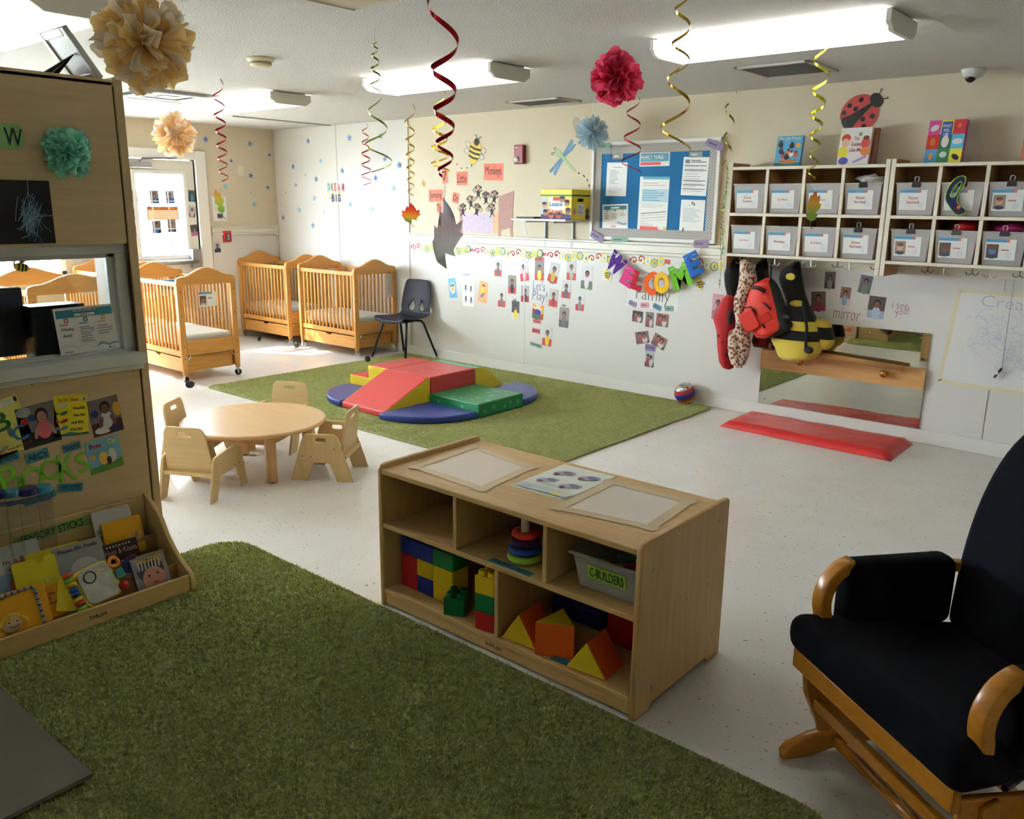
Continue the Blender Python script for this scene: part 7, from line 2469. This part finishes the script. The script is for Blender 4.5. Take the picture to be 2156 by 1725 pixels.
# black cap and red backpack
e = empty('black_hood', (-2.72, 6.03, 1.1), label='black hooded garment hanging behind the red backpack', cat='jacket')
loft('hood', 6.04, [(755, 825, 32), (685, 835, 120), (660, 845, 200), (680, 860, 330), (700, 880, 500), (690, 860, 900), (620, 850, 1200), (640, 840, 1270)], .05, [FBK, mat((100, 14, 18), .85)], e, band=lambda s_, q_: 1 if s_ > 4.3 else 0, seed=4)
Yr = 5.9
e = empty('red_backpack', (-2.68, Yr, .8), label='bright red backpack with black trim hanging on the hooks', cat='backpack')
loft('pack_body', Yr, [(830, 890, 300), (680, 960, 380), (610, 1010, 460), (565, 1060, 600), (530, 1110, 720), (492, 1150, 850), (500, 1190, 920), (570, 1150, 1000), (640, 1000, 1080), (680, 860, 1140)], .075, [FRD2, mat((34, 34, 34), .7)], e,
     band=lambda s_, q_: 1 if (math.cos(q_) > .55) else 0, seed=5, wr=.05)
p0, p1 = c7(500, 720), c7(800, 1010)
for pts in (((505, 725), (600, 705), (650, 760), (680, 860), (760, 950), (800, 1000)), ((775, 650), (885, 745)), ((630, 420), (720, 425), (815, 480)), ((610, 445), (700, 455), (800, 505)), ((490, 890), (590, 865))):
    B().tube([aty(*c7(*q_), Yr - .082) for q_ in pts], .0065, 6).build('zip_trim', BLACK, e, smooth=True)
blobp = aty(*c7(600, 900), Yr - .08)
o = plate('front_pocket', Fr((blobp.x - .01, Yr - .072, blobp.z), (1, 0, 0), (0, -.1, 1)).at(0, 0, 32), [rrect(.13, .15, .03, 4)], .022, FRD2, e, .006)
plate('pocket_flap', Fr((blobp.x + .1, Yr - .07, blobp.z + .03), (1, .35, 0), (0, -.05, 1)).at(0, 0, 28), [rrect(.09, .07, .012, 3)], .016, FRD2, e, .004)
B().tube([aty(*c7(880, 300), Yr), aty(*c7(885, 180), Yr + .05), aty(*c7(890, 90), Yr + .06)], .008, 6).build('hang_loop', mat((40, 40, 36), .8), e)
B().fbox(wallY(Yr - .07).pxat(*c7(1100, 840)), -.025, .025, -.014, .014, 0, .012).build('buckle', BLACK, e, bevel=.003)
# bee costume
Yb = 6.03
e = empty('bee_backpack', (-2.5, Yb, .65), label='plush bee backpack, black hood and yellow striped body', cat='backpack')
loft('hood', Yb, [(1215, 1282, 72), (1090, 1292, 140), (1020, 1305, 210), (1000, 1325, 320), (1030, 1345, 430), (1075, 1370, 540), (1110, 1410, 640), (1110, 1440, 720)], .06, [FBK], e, seed=7)
p = aty(*c7(1152, 285), Yb - .062)
B().ball((p.x, Yb - .056, p.z), .036, 18, 10, sz=(1, .3, .75)).build('yellow_patch', FYL, e, smooth=True)
p = aty(*c7(1230, 665), Yb - .07)
B().ball((p.x, Yb - .05, p.z), .055, 16, 8, sz=(1, .4, .5)).build('yellow_scarf', FYL, e, smooth=True)


def beeband(s_, q_):
    return 0 if (2.2 < s_ < 3.6 or s_ > 5.2) else 1


loft('plush_body', Yb - .02, [(1110, 1440, 680), (1100, 1480, 780), (1090, 1520, 870), (1060, 1545, 950), (960, 1560, 1040), (890, 1580, 1130), (900, 1595, 1220), (950, 1585, 1310), (985, 1500, 1400), (1045, 1250, 1452)], .1, [FYL, FBK], e, band=beeband, seed=8, wr=.04)
loft('plush_tail', Yb + .03, [(1500, 1600, 860), (1500, 1690, 890), (1520, 1735, 980), (1530, 1755, 1060), (1540, 1772, 1150), (1560, 1755, 1230), (1570, 1690, 1290), (1590, 1640, 1310)], .07, [FYL, FBK], e, band=lambda s_, q_: 1 if 1.8 < s_ < 3.8 else 0, seed=9, wr=.04)
B().tube([aty(*c7(*q_), Yb - .115) for q_ in ((1330, 640), (1360, 820), (1385, 1000), (1370, 1180), (1370, 1310))], .011, 6).build('black_strap', FBK, e, smooth=True)
p = aty(*c7(1410, 1310), Yb - .11)
B().ball(p, .03, 12, 8, sz=(1.2, .7, .9)).build('black_foot', FBK, e, smooth=True)


# ================================================================== hanging decorations
def at_dist(x, y, d):
    r = ray(x, y)
    return Vector((0, 0, H)) + r * (d / FPX * FPX / r.length) if False else Vector((0, 0, H)) + r.normalized() * d


def z_on(p, y):
    """height on the vertical through p that appears at image row y"""
    lo, hi = -1., 4.
    for _ in range(40):
        m = (lo + hi) / 2
        v = np.array([p.x, p.y, m - H])
        yy = 862.5 + FPX * (v @ DN) / (v @ FW)
        if yy > y:
            lo = m
        else:
            hi = m
    return (lo + hi) / 2


def swirl(x, y0, y1, r0, r1, turns, w, m, label, base=None, phase=0., g=1., lean=0.):
    """foil spiral; radii and ribbon width in pixels at its distance"""
    p = base if base is not None else atz(x, y0, CZ)
    dist = (np.array([p.x, p.y, 0]) @ FW)
    k = dist / FPX
    z0, z1 = min(CZ - .005, z_on(p, y0)), z_on(p, y1)
    n = int(turns * 22)
    e = empty('foil_swirl', (p.x, p.y, z1), label=label, cat='decoration', group='hanging foil swirls')
    vs, fs = [], []
    for i in range(n + 1):
        t_ = i / n
        a_ = 2 * math.pi * turns * t_ ** g + phase
        rr = k * (r0 + (r1 - r0) * t_)
        ww = k * w * (.55 + .45 * math.sin(math.pi * min(1, t_ * 1.1)))
        c = Vector((p.x + rr * math.cos(a_) + lean * t_, p.y + rr * math.sin(a_), z0 + (z1 - z0) * t_))
        s_ = Vector((math.cos(a_) * .25, math.sin(a_) * .25, 1)).normalized() * ww / 2
        vs += [c - s_, c + s_]
    for i in range(n):
        fs.append((2 * i, 2 * i + 1, 2 * i + 3, 2 * i + 2))
    B().add(vs, fs).build('foil_ribbon', m, e, smooth=True)
    if z0 < CZ - .006:
        B().tube([(p.x, p.y, z0), (p.x, p.y, CZ)], .0008, 4).build('hanging_string', STRING, e)
    return p, z1


FR_, FGO, FGR = (mat(c, .16, metal=.85, name=n) for c, n in (((170, 30, 40), 'red_foil'), ((206, 170, 60), 'gold_foil'), ((150, 160, 60), 'olive_foil')))
near = at_dist(935, 100, 2.35)
P1, zb1 = swirl(935, -70, 372, 36, 15, 4.4, 13, FR_, 'large red foil swirl hanging nearest the camera', base=near, phase=2.6, g=1.75)
swirl(942, 192, 366, 11, 20, 4.2, 6, FGO, 'gold and brown foil swirl behind the large red swirl', base=atz(925, 165, CZ), phase=.5, g=1.3)
swirl(788, 87, 200, 5, 13, 4.2, 4, FGR, 'upper half of the long olive foil swirl over the cribs', base=atz(788, 60, CZ), g=.7)
swirl(790, 200, 362, 13, 32, 2.3, 4, FGR, 'lower half of the long olive foil swirl over the cribs', base=atz(788, 60, CZ), phase=1.)
swirl(768, 262, 390, 6, 11, 5.5, 3, FR_, 'thin red foil swirl in front of the starred panel', base=atz(768, 252, CZ))
P4, zb4 = swirl(862, 218, 412, 11, 7, 6, 4, FGO, 'gold foil swirl above the orange maple leaf', g=1.4)
P5, zb5 = swirl(457, 165, 382, 12, 9, 6.5, 4, FR_, 'red foil swirl in front of the glazed door', g=1.3)
swirl(1428, -40, 150, 14, 20, 2.4, 7, FGO, 'gold foil swirl crossing the right ceiling light', base=atz(1440, -25, CZ))
swirl(1425, 140, 322, 20, 34, 1.8, 7, FGO, 'wide gold foil swirl in front of the notice board', base=atz(1436, 20, CZ), phase=2.)
swirl(1330, 207, 366, 12, 22, 3.1, 4, FR_, 'dark red foil swirl in front of the notice board', base=atz(1335, 203, CZ))
swirl(1538, 190, 352, 11, 8, 2.6, 5, FGR, 'olive foil swirl at the left end of the cubbies', base=atz(1540, 192, CZ))
P9, zb9 = swirl(1732, 58, 376, 19, 8, 6, 7, mat((196, 190, 60), .16, metal=.85, name='lime_foil'), 'bright yellow foil swirl in front of the cubbies', base=atz(1738, 58, CZ), g=1.5)

MAPLE_LEAF = [(0, -.5), (.02, -.28), (.3, -.36), (.26, -.26), (.5, -.06), (.42, -.02), (.46, .16), (.3, .1), (.26, .2), (.14, .06), (.17, .34), (.09, .28), (0, .5), (-.09, .28), (-.17, .34), (-.14, .06), (-.26, .2), (-.3, .1), (-.46, .16), (-.42, -.02), (-.5, -.06), (-.26, -.26), (-.3, -.36), (-.02, -.28)]
OAK_LEAF = [(0, -.5), (.03, -.4), (.18, -.36), (.26, -.2), (.14, -.14), (.3, -.02), (.34, .12), (.22, .14), (.12, .06), (.24, .26), (.2, .38), (.1, .32), (.06, .46), (-.03, .5), (-.12, .36), (-.2, .34), (-.24, .22), (-.1, .08), (-.26, .12), (-.32, .0), (-.14, -.12), (-.26, -.22), (-.2, -.34), (-.03, -.4)]


def leaf(x, y, w, h, p, shape, cols, label, rot=0., tilt=0., curl=0., stalk=True):
    """leaf hanging on the vertical through p (x, y: image position of its middle)"""
    dist = np.array([p.x, p.y, 0]) @ FW
    k = dist / FPX
    c = Vector((p.x, p.y, z_on(p, y)))
    # shift sideways to the wanted column
    v = np.array([c.x, c.y, c.z - H])
    xx = 1078 + FPX * (v @ RT) / (v @ FW)
    c += Vector(RT) * (x - xx) * k
    u = Vector((RT[0], RT[1], 0)).normalized()
    q = Matrix.Rotation(R(tilt), 3, 'Z')
    u = q @ u
    f = Fr(c, u, (0, 0, 1)).at(0, 0, rot)
    e = empty('paper_leaf', f.p(0, -h * k * .5), label=label, cat='leaf', group='hanging paper leaves')
    W, Hh = w * k, h * k
    n = 9
    # subdivide outline into a fan with curl
    pts = [(a_ * W, b_ * Hh) for a_, b_ in shape]
    bm = bmesh.new()
    vs = [bm.verts.new((a_, b_, 0)) for a_, b_ in pts]
    bm.faces.new(vs)
    bmesh.ops.triangulate(bm, faces=bm.faces[:])
    bmesh.ops.subdivide_edges(bm, edges=bm.edges[:], cuts=3, use_grid_fill=True)
    for v_ in bm.verts:
        a_, b_ = v_.co.x, v_.co.y
        v_.co = f.p(a_, b_, curl * (a_ / W) ** 2 * W * 2 + .02 * W * math.sin(b_ / Hh * 7))
    me = bpy.data.meshes.new('leaf_blade')
    bm.to_mesh(me)
    bm.free()
    m = bpy.data.materials.new('leaf_paint')
    m.use_nodes = True
    nt, b = nodes_of(m)
    b.inputs['Roughness'].default_value = .55
    outn_ = [n for n in nt.nodes if n.type == 'OUTPUT_MATERIAL'][0]
    trl, mxl = nt.nodes.new('ShaderNodeBsdfTranslucent'), nt.nodes.new('ShaderNodeMixShader')
    mxl.inputs[0].default_value = .5
    nt.links.new(b.outputs[0], mxl.inputs[1])
    nt.links.new(trl.outputs[0], mxl.inputs[2])
    nt.links.new(mxl.outputs[0], outn_.inputs[0])
    tc = nt.nodes.new('ShaderNodeTexCoord')
    sp = nt.nodes.new('ShaderNodeSeparateXYZ')
    ns = nt.nodes.new('ShaderNodeTexNoise')
    ns.inputs['Scale'].default_value = 14
    ml = nt.nodes.new('ShaderNodeMath')
    ml.operation = 'MULTIPLY_ADD'
    ml.inputs[1].default_value, ml.inputs[2].default_value = .5, -.25
    ad = nt.nodes.new('ShaderNodeMath')
    ad.operation = 'ADD'
    rp = nt.nodes.new('ShaderNodeValToRGB')
    els = rp.color_ramp.elements
    while len(els) < len(cols):
        els.new(.5)
    for i, cc in enumerate(cols):
        els[i].position, els[i].color = .15 + .7 * i / (len(cols) - 1), lin(cc)
    nt.links.new(tc.outputs['Generated'], sp.inputs[0])
    nt.links.new(tc.outputs['Generated'], ns.inputs['Vector'])
    nt.links.new(ns.outputs[0], ml.inputs[0])
    nt.links.new(sp.outputs[2], ad.inputs[0])
    nt.links.new(ml.outputs[0], ad.inputs[1])
    nt.links.new(ad.outputs[0], rp.inputs[0])
    nt.links.new(rp.outputs[0], b.inputs['Base Color'])
    nt.links.new(rp.outputs[0], trl.inputs[0])
    o = link('leaf_blade', me, m, e)
    if stalk:
        B().tube([f.p(0, -Hh * .5, 0), f.p(W * .03, -Hh * .58, 0), f.p(W * .12, -Hh * .64, 0)], .0022, 5).build('stalk', mat((90, 80, 30), .6), e)
    B().tube([f.p(0, Hh * .46, .002), (p.x, p.y, f.p(0, Hh * .6).z + .02)], .0007, 4).build('leaf_thread', STRING, e)
    return e


leaf(865, 449, 42, 44, P4, MAPLE_LEAF, [(150, 176, 60), (226, 140, 40), (216, 70, 34), (206, 56, 30)], 'orange and green maple leaf hanging in front of the wall corner', rot=3)
leaf(462, 426, 30, 56, P5, OAK_LEAF, [(90, 120, 40), (120, 140, 40), (150, 140, 40), (170, 110, 40)], 'green and brown oak leaf hanging beside the glazed door', rot=12)
leaf(1712, 437, 48, 70, P9, OAK_LEAF, [(110, 140, 60), (130, 146, 60), (190, 150, 50), (190, 100, 50)], 'green and red oak leaf hanging in front of the cubby bins', rot=-4)
leaf(937, 492, 150, 150, P1, MAPLE_LEAF, [(206, 208, 196), (214, 206, 206), (206, 176, 178), (216, 208, 226)], 'large greyish maple leaf turned edge-on below the red swirl', rot=4, tilt=68, curl=.12, stalk=False)


def pompom(c, r, m1, m2, n, label, wdt=.55, string=True, half=None, ruffle=.25, seed=0, rmin=.82):
    rnd = random.Random(seed)
    e = empty('tissue_pompom', (c.x, c.y, c.z - r), label=label, cat='pompom', group='tissue paper pompoms')
    b = B()
    for i in range(n):
        t_ = (i + .5) / n
        ph = math.acos(1 - 2 * t_)
        th = math.pi * (1 + 5 ** .5) * i
        d = Vector((math.cos(th) * math.sin(ph), math.sin(th) * math.sin(ph), math.cos(ph)))
        d = (d + Vector((rnd.gauss(0, .12), rnd.gauss(0, .12), rnd.gauss(0, .12)))).normalized()
        if half is not None and d.dot(half) < -.12:
            continue
        s_ = d.cross(Vector((rnd.gauss(0, 1), rnd.gauss(0, 1), rnd.gauss(0, 1)))).normalized()
        u = d.cross(s_)
        L = r * rnd.uniform(rmin, 1.04)
        w = L * wdt * rnd.uniform(.7, 1.2)
        cu = rnd.uniform(-.35, .35)
        vs, fs = [], []
        NA, NB = 4, 6
        for a_ in range(NA + 1):
            q = a_ / NA
            for b_ in range(NB + 1):
                v = b_ / NB - .5
                ruf = ruffle * w * q * math.sin(v * 9 + rnd.uniform(-.6, .6)) * .5
                edge = 1 - .16 * (abs(v) * 2) ** 2 * q + (rnd.uniform(-.06, .06) if a_ == NA else 0)
                vs.append(c + d * (L * (.12 + .88 * q) * edge) + s_ * (v * w * (.2 + .8 * q)) + u * (ruf + cu * L * q * q * .35 - .25 * w * (v * 2) ** 2 * q))
        for a_ in range(NA):
            for b_ in range(NB):
                k = a_ * (NB + 1) + b_
                fs.append((k, k + 1, k + NB + 2, k + NB + 1))
        b.add(vs, fs, i % 2)
    b.build('tissue_petals', [m1, m2], e, smooth=True)
    if string:
        B().tube([(c.x, c.y, c.z + r * .4), (c.x, c.y, CZ)], .0012, 5).build('hanging_string', STRING, e)
    return e


def tissue(col, name, k=.6):
    m = bpy.data.materials.new(name)
    m.use_nodes = True
    nt = m.node_tree
    b = nt.nodes['Principled BSDF']
    b.inputs['Base Color'].default_value = lin(col)
    b.inputs['Roughness'].default_value = .8
    out = [n for n in nt.nodes if n.type == 'OUTPUT_MATERIAL'][0]
    tr = nt.nodes.new('ShaderNodeBsdfTranslucent')
    tr.inputs[0].default_value = lin(col)
    mx_ = nt.nodes.new('ShaderNodeMixShader')
    mx_.inputs[0].default_value = k
    nt.links.new(b.outputs[0], mx_.inputs[1])
    nt.links.new(tr.outputs[0], mx_.inputs[2])
    nt.links.new(mx_.outputs[0], out.inputs[0])
    return m


def below(px_att, y):
    p = atz(*px_att, CZ)
    return Vector((p.x, p.y, z_on(p, y)))


def rpx(c, r):
    return r * (np.array([c.x, c.y, c.z - H]) @ FW) / FPX


c = at_dist(303, 90, 3.0)
pompom(c, rpx(c, 106), tissue((252, 222, 156), 'gold_tissue'), tissue((252, 242, 222), 'cream_tissue'), 120, 'large gold and cream tissue pompom at the top left', .5, seed=1, ruffle=.3)
c = below((352, 187), 284)
c = c + Vector(RT) * rpx(c, 8)
pompom(c, rpx(c, 48), tissue((236, 196, 140), 'apricot_tissue'), tissue((240, 226, 206), 'cream_tissue'), 90, 'small apricot and cream tissue pompom above the glazed door', .5, seed=2)
c = below((1302, 32), 164)
pompom(c, rpx(c, 58), tissue((226, 72, 110), 'rose_tissue'), tissue((232, 92, 124), 'rose_tissue_2'), 100, 'raspberry red tissue pompom hanging from a white string', .62, seed=3)
c = below((1249, 205), 280)
pompom(c, rpx(c, 36), tissue((206, 226, 236), 'blue_tissue'), tissue((214, 232, 240), 'blue_tissue_2'), 300, 'pale blue fluffy pompom beside the notice board', .16, seed=4, rmin=.9)
q = atx(133, 322, DX)
c = Vector((DX + .035, q.y, q.z))
pompom(c, rpx(c, 54), tissue((156, 230, 212), 'mint_tissue'), tissue((176, 236, 222), 'mint_tissue_2'), 130, 'mint green tissue pompom stuck to the wooden divider', .5, string=False, half=Vector((1, 0, 0)), seed=5)
